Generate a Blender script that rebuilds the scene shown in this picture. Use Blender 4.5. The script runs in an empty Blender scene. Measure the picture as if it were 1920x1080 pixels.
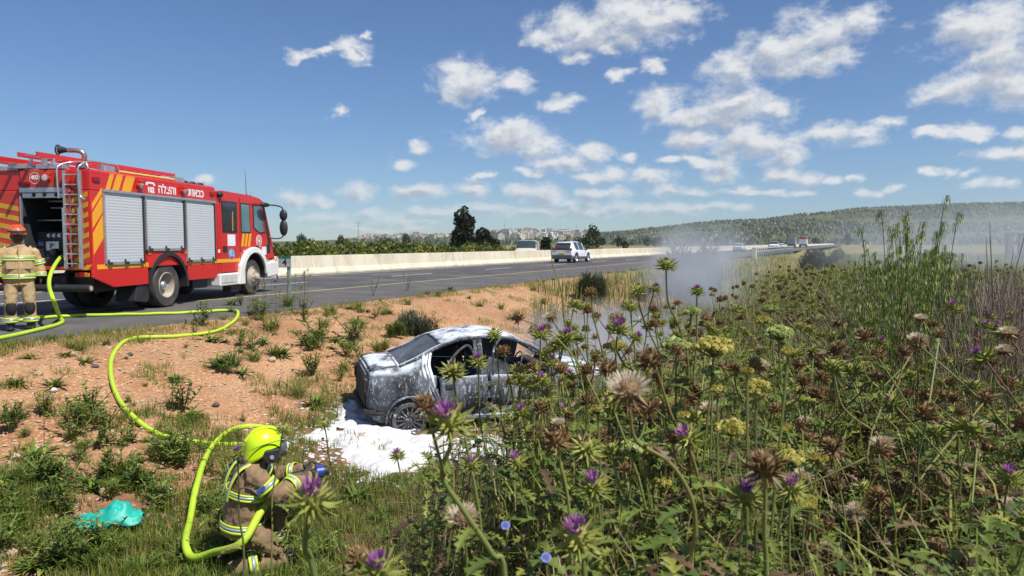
import bpy, bmesh, math, random
import numpy as np
from mathutils import Vector, Matrix, noise as mnoise
sc = bpy.context.scene
COL = sc.collection
R = math.radians
# ------------------------------------------------------------------ camera
F = 1331.0; CAMZ = 1.55; PITCH = math.atan(85 / 1331.0)
cam = bpy.data.cameras.new('camera'); co = bpy.data.objects.new('camera', cam); COL.objects.link(co)
cam.sensor_width = 36.0; cam.lens = 36.0 * F / 1920; cam.clip_start = 0.05; cam.clip_end = 20000
co.location = (0, 0, CAMZ); co.rotation_euler = (math.pi / 2 - PITCH, 0, 0)
sc.camera = co
cam.dof.use_dof = True; cam.dof.focus_distance = 8.0; cam.dof.aperture_fstop = 7.0
# ------------------------------------------------------------------ light
SUN_EL, SUN_AZ = 56.0, 128.0          # azimuth from +Y towards +X
w = bpy.data.worlds.new('World'); sc.world = w; w.use_nodes = True
sun = bpy.data.lights.new('sun', 'SUN'); sun.energy = 5.0; sun.angle = R(0.53); sun.color = (1, 0.95, 0.87)
so = bpy.data.objects.new('sun', sun); COL.objects.link(so)
sd = Vector((math.cos(R(SUN_EL)) * math.sin(R(SUN_AZ)), math.cos(R(SUN_EL)) * math.cos(R(SUN_AZ)), math.sin(R(SUN_EL))))
so.rotation_euler = sd.to_track_quat('Z', 'Y').to_euler()
so.location = sd * 60
sc.view_settings.view_transform = 'Standard'; sc.view_settings.look = 'None'
sc.view_settings.gamma = 1; sc.view_settings.exposure = 0.24; sc.view_settings.use_curve_mapping = False
sc.render.engine = 'CYCLES'
cy = sc.cycles
cy.use_denoising = True; cy.max_bounces = 7; cy.diffuse_bounces = 3; cy.glossy_bounces = 3; cy.transmission_bounces = 4
cy.transparent_max_bounces = 12; cy.volume_bounces = 1; cy.volume_step_rate = 2.0; cy.volume_max_steps = 96
cy.use_adaptive_sampling = True; cy.adaptive_threshold = 0.012
cy.caustics_reflective = False; cy.caustics_refractive = False


def ray(px, py):
    a = (px - 960) / F; b = (540 - py) / F
    cp, sp = math.cos(PITCH), math.sin(PITCH)
    return Vector((a, cp + b * sp, -sp + b * cp))


def at(px, py, D):
    r = ray(px, py)
    return Vector((0, 0, CAMZ)) + r * (D / r.y)


def atz(px, py, z):
    r = ray(px, py)
    return Vector((0, 0, CAMZ)) + r * ((z - CAMZ) / r.z)


# ------------------------------------------------------------------ sky : Nishita + cumulus laid out by direction
NT = w.node_tree; NT.nodes.clear()


def nn(tree, typ, **kw):
    n = tree.nodes.new(typ)
    for k, v in kw.items():
        if k == 'inp':
            for i, val in v.items():
                if hasattr(val, 'node') or isinstance(val, bpy.types.NodeSocket):
                    tree.links.new(val, n.inputs[i])
                else:
                    n.inputs[i].default_value = val
        else:
            setattr(n, k, v)
    return n


def mth(tree, op, a, b=None, c=None, clamp=False):
    inp = {0: a}
    if b is not None: inp[1] = b
    if c is not None: inp[2] = c
    n = nn(tree, 'ShaderNodeMath', operation=op, inp=inp); n.use_clamp = clamp
    return n.outputs[0]


CL = [(1095,58,88,42),(1190,32,112,52),(1265,22,62,34),(1020,82,30,20),(1075,110,26,14),(1140,88,28,11),(1165,130,17,14),(1220,122,22,19),
 (875,152,62,36),(958,154,40,19),(835,170,24,20),(1050,190,38,15),(592,100,44,11),(662,102,34,18),(682,72,10,9),(625,203,14,9),(887,213,19,9),
 (785,270,24,13),(752,304,22,10),(955,256,74,28),(1010,272,54,20),(1060,298,66,16),(1112,286,30,19),(1176,298,15,10),(1125,327,48,14),(905,330,30,9),(985,318,26,8),(1330,300,60,14),(1270,300,40,12),(560,375,20,12),
 (1385,135,58,36),(1465,95,76,44),(1550,62,84,42),(1625,42,42,32),(1530,110,60,28),(1840,45,110,48),(1890,90,70,48),(1780,172,80,30),(1850,150,90,44),(1915,150,60,50),(1838,95,24,15),
 (1245,200,46,33),(1370,205,90,40),(1390,185,44,22),(1455,205,40,26),(1300,225,60,26),(1350,265,88,24),(1450,278,80,26),(1580,252,84,20),(1665,233,44,13),(1350,318,36,17),
 (1800,245,60,13),(1905,248,34,14),(1880,284,74,17),(1775,320,52,9),(670,357,42,18),(785,358,52,15),(880,355,32,15),(600,408,50,12),(548,376,25,20),(695,397,26,11),(380,343,22,10),
 (1000,358,62,20),(1220,337,44,17),(1130,362,60,15),(1060,380,72,14),(1490,325,60,16),(1380,352,36,9),(1575,338,34,8),(1280,362,50,12),(960,402,220,12),(1180,395,150,13),(1330,388,90,9),(760,412,70,11),
 (1650,355,60,8),(1880,345,50,8),(1440,360,90,7),(700,425,110,8),(600,380,30,10)]
_r = random.Random(12); _c = []
for (px, py, rx, ry) in CL:                          # long banks become rows of puffs
    n = max(1, min(4, round(rx / (1.9 * ry))))
    for k in range(n):
        f = (k + .5) / n * 2 - 1
        _c.append((px + f * rx * (1 - .5 / n) + (_r.gauss(0, 4) if n > 1 else 0), py + (_r.gauss(0, .25) * ry if n > 1 else 0), rx / n * (1.25 if n > 1 else 1), ry * (_r.uniform(.7, 1.15) if n > 1 else 1)))
CL = _c


def pix_angles(px, py):
    d = ray(px, py).normalized()
    return math.degrees(math.atan2(d.x, d.y)), math.degrees(math.asin(d.z))


grp = bpy.data.node_groups.new('cumulus_field', 'ShaderNodeTree')
grp.interface.new_socket('Vec', in_out='INPUT', socket_type='NodeSocketVector')
grp.interface.new_socket('F', in_out='OUTPUT', socket_type='NodeSocketFloat')
gi = grp.nodes.new('NodeGroupInput'); go = grp.nodes.new('NodeGroupOutput')
acc = None
for (px, py, rx, ry) in CL:
    a0, e0 = pix_angles(px, py); a1, _ = pix_angles(px + rx, py); _, e1 = pix_angles(px, py - ry)
    ia, ie = 1 / max(0.1, abs(a1 - a0)), 1 / max(0.1, abs(e1 - e0))
    m = nn(grp, 'ShaderNodeVectorMath', operation='MULTIPLY_ADD', inp={0: gi.outputs[0], 1: (ia, ie, 0), 2: (-a0 * ia, -e0 * ie, 0)})
    l = nn(grp, 'ShaderNodeVectorMath', operation='LENGTH', inp={0: m.outputs[0]})
    acc = l.outputs['Value'] if acc is None else mth(grp, 'SMOOTH_MIN', acc, l.outputs['Value'], 0.25)
grp.links.new(mth(grp, 'SUBTRACT', 1.0, acc), go.inputs[0])

geo = nn(NT, 'ShaderNodeTexCoord')
sep = nn(NT, 'ShaderNodeSeparateXYZ', inp={0: geo.outputs['Generated']})
X, Y, Z = sep.outputs
az = mth(NT, 'MULTIPLY', mth(NT, 'ARCTAN2', X, Y), 57.29578)
el = mth(NT, 'MULTIPLY', mth(NT, 'ARCSINE', Z), 57.29578)
cv = nn(NT, 'ShaderNodeCombineXYZ', inp={0: az, 1: mth(NT, 'MULTIPLY', el, 1.5), 2: 0.0})
n1 = nn(NT, 'ShaderNodeTexNoise', inp={'Vector': cv.outputs[0], 'Scale': 0.55, 'Detail': 9.0, 'Roughness': 0.66})
n2 = nn(NT, 'ShaderNodeTexNoise', inp={'Vector': cv.outputs[0], 'Scale': 0.28, 'Detail': 4.0, 'Roughness': 0.55})
# warp (smaller close to the horizon)
elf = mth(NT, 'MULTIPLY_ADD', el, 0.055, 0.35, clamp=True)
wv = nn(NT, 'ShaderNodeVectorMath', operation='MULTIPLY_ADD', inp={0: n2.outputs['Color'], 1: (5.0, 3.2, 0), 2: (-2.5, -1.6, 0)})
wv2 = nn(NT, 'ShaderNodeVectorMath', operation='SCALE', inp={0: wv.outputs[0]}); NT.links.new(elf, wv2.inputs['Scale'])
base = nn(NT, 'ShaderNodeCombineXYZ', inp={0: az, 1: el, 2: 0.0})
vec = nn(NT, 'ShaderNodeVectorMath', operation='ADD', inp={0: base.outputs[0], 1: wv2.outputs[0]})
up = nn(NT, 'ShaderNodeCombineXYZ', inp={0: 0.45, 1: mth(NT, 'MULTIPLY_ADD', el, 0.055, 0.28), 2: 0.0})
vec_up = nn(NT, 'ShaderNodeVectorMath', operation='ADD', inp={0: vec.outputs[0], 1: up.outputs[0]})
g1 = nn(NT, 'ShaderNodeGroup'); g1.node_tree = grp; NT.links.new(vec.outputs[0], g1.inputs[0])
g2 = nn(NT, 'ShaderNodeGroup'); g2.node_tree = grp; NT.links.new(vec_up.outputs[0], g2.inputs[0])
# the same weather goes on outside the frame
d3 = nn(NT, 'ShaderNodeVectorMath', operation='SCALE', inp={0: geo.outputs['Generated']})
NT.links.new(mth(NT, 'DIVIDE', 1.0, mth(NT, 'ADD', mth(NT, 'MAXIMUM', Z, 0.0), 0.12)), d3.inputs['Scale'])
n3 = nn(NT, 'ShaderNodeTexNoise', inp={'Vector': d3.outputs[0], 'Scale': 1.3, 'Detail': 5.0, 'Roughness': 0.55})
away = mth(NT, 'MAXIMUM', mth(NT, 'MULTIPLY_ADD', mth(NT, 'ABSOLUTE', az), 0.12, -4.9, clamp=True), mth(NT, 'MULTIPLY_ADD', el, 0.12, -2.9, clamp=True))
outside = mth(NT, 'MULTIPLY', mth(NT, 'MULTIPLY_ADD', n3.outputs['Fac'], 7.0, -4.1), away)
far = mth(NT, 'SUBTRACT', outside, mth(NT, 'SUBTRACT', 1.0, away))
nse = mth(NT, 'MULTIPLY_ADD', n1.outputs['Fac'], 2.5, -1.25)
f1 = mth(NT, 'ADD', mth(NT, 'MAXIMUM', mth(NT, 'MAXIMUM', g1.outputs[0], -3.0), far), nse)
n1b = nn(NT, 'ShaderNodeTexNoise', inp={'Vector': nn(NT, 'ShaderNodeVectorMath', operation='ADD', inp={0: cv.outputs[0], 1: (0.5, 0.9, 0)}).outputs[0], 'Scale': 0.55, 'Detail': 7.0, 'Roughness': 0.66})
f2 = mth(NT, 'ADD', mth(NT, 'MAXIMUM', mth(NT, 'MAXIMUM', g2.outputs[0], -3.0), far), mth(NT, 'MULTIPLY_ADD', n1b.outputs['Fac'], 2.5, -1.25))
mask = nn(NT, 'ShaderNodeMapRange', interpolation_type='SMOOTHSTEP', inp={0: f1, 1: -0.46, 2: 0.78, 3: 0.0, 4: 0.97}).outputs[0]
shade = nn(NT, 'ShaderNodeMapRange', interpolation_type='SMOOTHSTEP', inp={0: f2, 1: -0.05, 2: 0.95, 3: 0.0, 4: 1.0}).outputs[0]
# low clouds fade into the air
lowf = mth(NT, 'MULTIPLY_ADD', el, 0.16, 0.25, clamp=True)
mask2 = mth(NT, 'MULTIPLY', mask, lowf)
ccol = nn(NT, 'ShaderNodeMix', data_type='RGBA', inp={0: shade, 6: (0.88, 0.89, 0.90, 1), 7: (0.47, 0.52, 0.61, 1)})
sky = nn(NT, 'ShaderNodeTexSky', sky_type='NISHITA', sun_disc=False, sun_elevation=R(SUN_EL), sun_rotation=R(SUN_AZ), altitude=50, air_density=1.0, dust_density=0.1, ozone_density=4.0)
skc = nn(NT, 'ShaderNodeMix', data_type='RGBA', blend_type='MULTIPLY', inp={0: 1.0, 6: sky.outputs[0], 7: (0.73, 0.89, 1.10, 1)})
bg1 = nn(NT, 'ShaderNodeBackground', inp={0: skc.outputs[2], 1: 0.08})
bg2 = nn(NT, 'ShaderNodeBackground', inp={0: ccol.outputs[2], 1: 0.80})
mx = nn(NT, 'ShaderNodeMixShader', inp={0: mask2, 1: bg1.outputs[0], 2: bg2.outputs[0]})
wo = nn(NT, 'ShaderNodeOutputWorld'); NT.links.new(mx.outputs[0], wo.inputs[0])
w.cycles.sampling_method = 'MANUAL'; w.cycles.sample_map_resolution = 256
# ------------------------------------------------------------------ helpers
MATS = {}


def mat(name, col, rough=0.6, metal=0.0, col2=None, scale=6.0, detail=4.0, lo=0.35, hi=0.65, bump=0.0, bscale=None, spec=0.5, stretch=None, emit=None, dirt=None, dscale=3.0, dlo=0.5, dhi=0.75, coat=0.0):
    if name in MATS: return MATS[name]
    m = bpy.data.materials.new(name); m.use_nodes = True; t = m.node_tree
    b = t.nodes['Principled BSDF']
    b.inputs['Roughness'].default_value = rough; b.inputs['Metallic'].default_value = metal
    b.inputs['Specular IOR Level'].default_value = spec; b.inputs['Coat Weight'].default_value = coat
    tc = t.nodes.new('ShaderNodeTexCoord'); vec = tc.outputs['Object']
    if stretch:
        mp = nn(t, 'ShaderNodeMapping', inp={0: vec}); mp.inputs['Scale'].default_value = stretch; vec = mp.outputs[0]
    if col2 is None: col2 = tuple(c * 0.82 for c in col)
    nz = nn(t, 'ShaderNodeTexNoise', inp={'Vector': vec, 'Scale': scale, 'Detail': detail, 'Roughness': 0.6})
    fac = nn(t, 'ShaderNodeMapRange', inp={0: nz.outputs['Fac'], 1: lo, 2: hi}).outputs[0]
    mixn = nn(t, 'ShaderNodeMix', data_type='RGBA', inp={0: fac, 6: (*col2, 1), 7: (*col, 1)}); out = mixn.outputs[2]
    if dirt:
        dn = nn(t, 'ShaderNodeTexNoise', inp={'Vector': vec, 'Scale': dscale, 'Detail': 6.0, 'Roughness': 0.7})
        df = nn(t, 'ShaderNodeMapRange', inp={0: dn.outputs['Fac'], 1: dlo, 2: dhi}).outputs[0]
        out = nn(t, 'ShaderNodeMix', data_type='RGBA', inp={0: df, 6: out, 7: (*dirt, 1)}).outputs[2]
    t.links.new(out, b.inputs['Base Color'])
    if bump:
        bz = nn(t, 'ShaderNodeTexNoise', inp={'Vector': vec, 'Scale': bscale or scale * 4, 'Detail': 4.0})
        bn = nn(t, 'ShaderNodeBump', inp={'Strength': bump, 'Distance': 0.02, 'Height': bz.outputs['Fac']})
        t.links.new(bn.outputs[0], b.inputs['Normal'])
    if emit:
        b.inputs['Emission Color'].default_value = (*emit, 1); b.inputs['Emission Strength'].default_value = 1
    MATS[name] = m
    return m


def leafmat(name, c1, c2, c3=None, trans=0.3, rough=0.5, rnd=0.35):
    """foliage: per-leaf tint (face attribute) + per-object variation, some light passing through"""
    if name in MATS: return MATS[name]
    m = bpy.data.materials.new(name); m.use_nodes = True; t = m.node_tree
    b = t.nodes['Principled BSDF']; out = t.nodes['Material Output']
    at_ = nn(t, 'ShaderNodeAttribute', attribute_name='tint'); oi = nn(t, 'ShaderNodeObjectInfo')
    fac = mth(t, 'MULTIPLY_ADD', mth(t, 'SUBTRACT', oi.outputs['Random'], 0.5), rnd, at_.outputs['Fac'], clamp=True)
    ramp = nn(t, 'ShaderNodeValToRGB', inp={0: fac}); cr = ramp.color_ramp
    cr.elements[0].color = (*c1, 1); cr.elements[1].color = (*c2, 1)
    if c3: e = cr.elements.new(0.8); e.color = (*c2, 1); cr.elements[-1].color = (*c3, 1)
    t.links.new(ramp.outputs[0], b.inputs['Base Color']); b.inputs['Roughness'].default_value = rough
    b.inputs['Specular IOR Level'].default_value = 0.35
    if trans:
        tr = nn(t, 'ShaderNodeBsdfTranslucent', inp={0: ramp.outputs[0]})
        ms = nn(t, 'ShaderNodeMixShader', inp={0: trans, 1: b.outputs[0], 2: tr.outputs[0]})
        t.links.new(ms.outputs[0], out.inputs[0])
    MATS[name] = m
    return m


class MB:
    def __init__(s): s.v = []; s.f = []; s.m = []; s.t = []; s.n = 0

    def add(s, vs, fs, mi=0, tint=0.5):
        o = s.n
        s.v.extend(tuple(p) for p in vs); s.n += len(vs)
        for f in fs: s.f.append(tuple(i + o for i in f))
        s.m.extend([mi] * len(fs)); s.t.extend([tint] * len(fs)); return s

    def box(s, c, size, mi=0, rot=None):
        hx, hy, hz = size[0] / 2, size[1] / 2, size[2] / 2
        vs = [Vector((x, y, z)) for x in (-hx, hx) for y in (-hy, hy) for z in (-hz, hz)]
        if rot is not None: vs = [rot @ v for v in vs]
        c = Vector(c)
        return s.add([v + c for v in vs], [(0, 1, 3, 2), (4, 6, 7, 5), (0, 4, 5, 1), (2, 3, 7, 6), (0, 2, 6, 4), (1, 5, 7, 3)], mi)

    def box2(s, a, b, mi=0):
        return s.box([(a[i] + b[i]) / 2 for i in range(3)], [abs(b[i] - a[i]) for i in range(3)], mi)

    def loft(s, rings, mi=0, closed=True, caps=True, tint=0.5):
        n = len(rings[0]); vs = [p for r in rings for p in r]; fs = []
        for i in range(len(rings) - 1):
            for j in range(n if closed else n - 1):
                k = (j + 1) % n
                fs.append((i * n + j, i * n + k, (i + 1) * n + k, (i + 1) * n + j))
        if caps and closed:
            fs.append(tuple(range(n - 1, -1, -1))); fs.append(tuple((len(rings) - 1) * n + j for j in range(n)))
        return s.add(vs, fs, mi, tint)

    def tube(s, path, rad, n=8, mi=0, caps=True, tint=0.5, ell=None, side=None):
        P = [Vector(p) for p in path]
        if not hasattr(rad, '__len__'): rad = [rad] * len(P)
        rings = []; prev = None
        for i, p in enumerate(P):
            d = (P[min(i + 1, len(P) - 1)] - P[max(i - 1, 0)])
            d = d.normalized() if d.length > 1e-9 else Vector((0, 0, 1))
            if prev is None:
                a = Vector(side) if side else (Vector((1, 0, 0)) if abs(d.x) < 0.8 else Vector((0, 1, 0)))
            else: a = prev
            a = (a - d * a.dot(d)); a = a.normalized() if a.length > 1e-6 else d.orthogonal().normalized()
            b = d.cross(a); prev = a
            ra, rb = (rad[i], rad[i]) if not hasattr(rad[i], '__len__') else rad[i]
            rings.append([p + a * (ra * math.cos(2 * math.pi * k / n)) + b * (rb * math.sin(2 * math.pi * k / n)) for k in range(n)])
        return s.loft(rings, mi, True, caps, tint)

    def cyl(s, a, b, r, n=16, mi=0, r2=None): return s.tube([a, b], [r, r if r2 is None else r2], n, mi)

    def lathe(s, prof, origin, axis='x', n=24, mi=0, caps=True):
        rings = []
        for (r, h) in prof:
            ring = []
            for k in range(n):
                c, q = r * math.cos(2 * math.pi * k / n), r * math.sin(2 * math.pi * k / n)
                p = {'x': (h, c, q), 'y': (c, h, q), 'z': (c, q, h)}[axis]
                ring.append(Vector(origin) + Vector(p))
            rings.append(ring)
        return s.loft(rings, mi, True, caps)

    def prism(s, poly, axis, a, b, mi=0):
        """poly: 2D outline; extruded along axis from a to b"""
        def P(p, h): return {'x': (h, p[0], p[1]), 'y': (p[0], h, p[1]), 'z': (p[0], p[1], h)}[axis]
        n = len(poly); vs = [P(p, a) for p in poly] + [P(p, b) for p in poly]
        fs = [tuple(range(n - 1, -1, -1)), tuple(range(n, 2 * n))] + [(j, (j + 1) % n, n + (j + 1) % n, n + j) for j in range(n)]
        return s.add(vs, fs, mi)

    def blob(s, c, r, mi=0, seg=10, rings=7, tint=0.5, jit=0, seed=0):
        c = Vector(c); rr = r if hasattr(r, '__len__') else (r, r, r); rg = []
        rnd = random.Random(seed)
        for i in range(rings + 1):
            th = math.pi * (0.02 + 0.96 * i / rings); q = []
            for k in range(seg):
                a = 2 * math.pi * k / seg; j = 1 + jit * (rnd.random() - .5)
                q.append(c + Vector((rr[0] * j * math.sin(th) * math.cos(a), rr[1] * j * math.sin(th) * math.sin(a), rr[2] * j * -math.cos(th))))
            rg.append(q)
        return s.loft(rg, mi, True, True, tint)

    def mesh(s, name, mats, smooth=False, ang=40):
        me = bpy.data.meshes.new(name)
        me.from_pydata(s.v, [], s.f)
        for m in (mats if isinstance(mats, (list, tuple)) else [mats]): me.materials.append(m)
        if any(s.m): me.polygons.foreach_set('material_index', s.m)
        a = me.attributes.new('tint', 'FLOAT', 'FACE'); a.data.foreach_set('value', s.t)
        if smooth:
            me.shade_smooth()
            if ang < 180: me.set_sharp_from_angle(angle=R(ang))
        me.update(); return me

    def build(s, name, mats, parent=None, smooth=False, ang=40, bevel=0, loc=None, solid=0):
        o = bpy.data.objects.new(name, s.mesh(name, mats, smooth, ang)); COL.objects.link(o)
        if parent: o.parent = parent
        if loc is not None: o.location = loc
        if solid:
            md = o.modifiers.new('thick', 'SOLIDIFY'); md.thickness = solid; md.offset = -1
        if bevel:
            md = o.modifiers.new('edge', 'BEVEL'); md.width = bevel; md.segments = 2; md.limit_method = 'ANGLE'; md.angle_limit = R(40)
        return o


def tag(o, label=None, cat=None, group=None, kind=None):
    if label: o['label'] = label
    if cat: o['category'] = cat
    if group: o['group'] = group
    if kind: o['kind'] = kind
    return o


def empty(name, loc=(0, 0, 0), rz=0.0, label=None, cat=None, group=None):
    o = bpy.data.objects.new(name, None); COL.objects.link(o); o.empty_display_size = 0.1
    o.location = loc; o.rotation_euler = (0, 0, rz)
    return tag(o, label, cat, group)


KIDS = {}


def dup(o, parent=None, loc=None, rz=None, scale=None, label=None, group=None):
    c = o.copy(); COL.objects.link(c); c.parent = parent
    if loc is not None: c.location = loc
    if rz is not None: c.rotation_euler = (c.rotation_euler.x, c.rotation_euler.y, rz)
    if scale is not None: c.scale = (scale,) * 3 if not hasattr(scale, '__len__') else scale
    if label: c['label'] = label
    if group: c['group'] = group
    for ch in list(KIDS.get(o.name) or o.children): dup(ch, c)
    return c


def smooth_path(pts, n=8):
    """Catmull-Rom through points"""
    P = [Vector(p) for p in pts]; out = []
    for i in range(len(P) - 1):
        p0, p1, p2, p3 = P[max(i - 1, 0)], P[i], P[i + 1], P[min(i + 2, len(P) - 1)]
        for k in range(n):
            t = k / n
            out.append(0.5 * ((2 * p1) + (p2 - p0) * t + (2 * p0 - 5 * p1 + 4 * p2 - p3) * t * t + (3 * p1 - p0 - 3 * p2 + p3) * t ** 3))
    out.append(P[-1]); return out


def text(name, body, size, mtl, parent, M, extrude=0.002, bold=0.0, align='CENTER'):
    """flat lettering as a mesh; M places its plane"""
    cu = bpy.data.curves.new(name, 'FONT'); cu.body = body; cu.size = size; cu.align_x = align; cu.align_y = 'CENTER'
    cu.extrude = extrude; cu.offset = bold; cu.resolution_u = 3
    ob = bpy.data.objects.new(name, cu); COL.objects.link(ob)
    bpy.context.view_layer.update()
    me = bpy.data.meshes.new_from_object(ob.evaluated_get(bpy.context.evaluated_depsgraph_get()))
    bpy.data.objects.remove(ob)
    o = bpy.data.objects.new(name, me); COL.objects.link(o); me.materials.clear(); me.materials.append(mtl)
    o.parent = parent; o.matrix_local = M
    return o


def frame(origin, xdir, ydir):
    x = Vector(xdir).normalized(); y = Vector(ydir).normalized(); z = x.cross(y)
    M = Matrix((x, y, z)).transposed().to_4x4(); M.translation = Vector(origin); return M
# ------------------------------------------------------------------ terrain
VA = math.atan(660 / 1331.0)                       # the road runs 26 degrees to the right of the view
RD = Vector((math.sin(VA), math.cos(VA), 0)); RN = Vector((math.cos(VA), -math.sin(VA), 0))   # along, and to the camera's side
EDGE = Vector((-4.47, 18.6, 0))


def sdist(x, y): return (x - EDGE.x) * RN.x + (y - EDGE.y) * RN.y
def udist(x, y): return (x - EDGE.x) * RD.x + (y - EDGE.y) * RD.y
def rp(u, s, z=0.0): return EDGE + RD * u + RN * s + Vector((0, 0, z))
def sst(a, b, x):
    t = min(1, max(0, (x - a) / (b - a))); return t * t * (3 - 2 * t)


def fbm(x, y, z=0.0, oct=4):
    v = 0; a = 0.5
    for _ in range(oct):
        v += a * mnoise.noise(Vector((x, y, z))); x *= 2.03; y *= 2.03; a *= 0.5
    return v


def ridge_el(az):
    """skyline height in pixels above eye level against photo x"""
    px = 960 + F * math.tan(az)
    K = [(-4000, 3), (500, 3), (640, 6), (700, 12), (800, 15), (860, 16), (930, 22), (1000, 22), (1110, 18), (1180, 22), (1260, 33), (1340, 41), (1440, 46), (1500, 54), (1600, 63), (1700, 68), (1830, 73), (1920, 76), (2200, 78), (3000, 60), (6000, 30)]
    for (a, b), (c, d) in zip(K, K[1:]):
        if px <= c: return b + (d - b) * max(0, (px - a)) / (c - a)
    return 20


def ground_z(x, y):
    s = sdist(x, y); d = math.hypot(x, y)
    if s <= 0:
        z = -0.06 - 0.14 * sst(-12.1, -12.5, s)
        if s < -25: z = -0.2 - 1.1 * sst(-25, -31, s)
    else:
        z = -0.03 - 1.17 * sst(-0.8, 6.2, s)
        z += 1.02 * sst(8.9, 11.2, s)
        near = sst(0.1, 1.2, s)
        z += near * (0.16 * fbm(x * 0.55, y * 0.55, 3) + 0.10 * fbm(x * 1.7, y * 1.7, 7, 3)) * sst(60, 30, d)
        z += near * (0.06 * fbm(x * 6.0, y * 6.0, 9, 2) + 0.05 * fbm(x * 3.0, y * 3.0, 19, 2)) * sst(24, 12, d)
        if d > 50: z -= 0.6 * sst(50, 200, d)
    if d > 500 and y > 0:
        az = math.atan2(x, y)
        if abs(az) < 1.25:
            h = ridge_el(az) / F * 2600 / math.cos(az) * math.cos(az)
            k = sst(650, 2700, y)
            rough = 1 + 0.10 * fbm(x * 0.004, y * 0.004, 5, 3)
            z += h * k ** 1.3 * rough
    return z


def axis_pts(lo, hi, step, far, grow=1.17):
    a = list(np.arange(lo, hi + 1e-6, step)); s = step
    while a[-1] < far[1]: s *= grow; a.append(a[-1] + min(s, 220))
    s = step
    b = [a[0]]
    while b[-1] > far[0]: s *= grow; b.append(b[-1] - min(s, 220))
    return b[:0:-1] + a


gx = axis_pts(-13.0, 13.0, 0.13, (-4200, 4200)); gy = axis_pts(0.6, 24.0, 0.13, (-400, 4300))
gv = []; hx = len(gx)
for y in gy:
    for x in gx: gv.append((x, y, ground_z(x, y)))
gf = [(j * hx + i, j * hx + i + 1, (j + 1) * hx + i + 1, (j + 1) * hx + i) for j in range(len(gy) - 1) for i in range(hx - 1)]
me = bpy.data.meshes.new('ground'); me.from_pydata(gv, [], gf); me.shade_smooth()
ground = bpy.data.objects.new('ground', me); COL.objects.link(ground); tag(ground, kind='structure')
gm = bpy.data.materials.new('soil_and_fields'); gm.use_nodes = True; t = gm.node_tree; b = t.nodes['Principled BSDF']
b.inputs['Roughness'].default_value = 0.95; b.inputs['Specular IOR Level'].default_value = 0.15
P_ = nn(t, 'ShaderNodeNewGeometry').outputs['Position']


def noi(scale, det=5.0, rough=0.6, off=0.0):
    return nn(t, 'ShaderNodeTexNoise', inp={'Vector': P_, 'Scale': scale, 'Detail': det, 'Roughness': rough}).outputs['Fac']
def rng(v, a, b_, c=0.0, d=1.0): return nn(t, 'ShaderNodeMapRange', inp={0: v, 1: a, 2: b_, 3: c, 4: d}).outputs[0]
def cmix(f, a, b_):
    return nn(t, 'ShaderNodeMix', data_type='RGBA', inp={0: f, 6: a if not isinstance(a, tuple) else (*a, 1), 7: b_ if not isinstance(b_, tuple) else (*b_, 1)}).outputs[2]


soil = cmix(rng(noi(0.9), 0.35, 0.65), (0.36, 0.175, 0.082), (0.50, 0.29, 0.155))
soil = cmix(rng(noi(22, 3), 0.52, 0.66), soil, (0.62, 0.42, 0.27))
soil = cmix(rng(noi(9, 4, 0.7), 0.55, 0.68), soil, (0.30, 0.14, 0.07))
soil = cmix(mth(t, 'MULTIPLY', rng(noi(0.45, 4), 0.48, 0.66), 0.75), soil, (0.27, 0.13, 0.065))
damp = cmix(rng(noi(3.0, 5, 0.7), 0.4, 0.6), (0.14, 0.085, 0.048), (0.24, 0.145, 0.08))
sp = nn(t, 'ShaderNodeSeparateXYZ', inp={0: P_})
# bank side distance from the road edge, metres
sdn = mth(t, 'ADD', mth(t, 'MULTIPLY', mth(t, 'SUBTRACT', sp.outputs[0], EDGE.x), RN.x), mth(t, 'MULTIPLY', mth(t, 'SUBTRACT', sp.outputs[1], EDGE.y), RN.y))
sdw = mth(t, 'ADD', sdn, rng(noi(0.6, 4), 0.2, 0.8, -2.2, 2.2))
near = cmix(rng(sdw, 4.6, 6.6), soil, damp)
near = cmix(rng(sdw, 8.5, 10.0), near, (0.10, 0.085, 0.045))
field = cmix(rng(noi(0.05, 5), 0.4, 0.6), (0.17, 0.165, 0.06), (0.26, 0.21, 0.10))
hill = cmix(rng(noi(0.008, 8, 0.65), 0.42, 0.58), (0.045, 0.062, 0.026), (0.13, 0.13, 0.055))
hill = cmix(rng(noi(0.03, 6, 0.7), 0.55, 0.68), hill, (0.035, 0.05, 0.022))
dist = nn(t, 'ShaderNodeVectorMath', operation='LENGTH', inp={0: P_}).outputs['Value']
g_ = cmix(rng(mth(t, 'ADD', dist, rng(noi(0.3), 0.2, 0.8, -6, 6)), 26, 40), near, field)
g_ = cmix(rng(dist, 500, 900), g_, hill)
t.links.new(g_, b.inputs['Base Color'])
hmap = mth(t, 'ADD', noi(14, 6, 0.7), mth(t, 'MULTIPLY', noi(45, 3), 0.6))
bn = nn(t, 'ShaderNodeBump', inp={'Strength': 0.75, 'Distance': 0.035, 'Height': hmap}); t.links.new(bn.outputs[0], b.inputs['Normal'])
me.materials.append(gm)


def on_ground(px, py, lift=0.0):
    r = ray(px, py).normalized(); p = Vector((0, 0, CAMZ)); k = 0.4
    while k < 900:
        q = p + r * k
        gz = max(ground_z(q.x, q.y), 0.0 if -24 < sdist(q.x, q.y) < 0.0 else -99)
        if q.z < gz + lift: return Vector((q.x, q.y, gz + lift))
        k += max(0.02, (q.z - gz) * 0.25)
    return p + r * k


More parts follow.
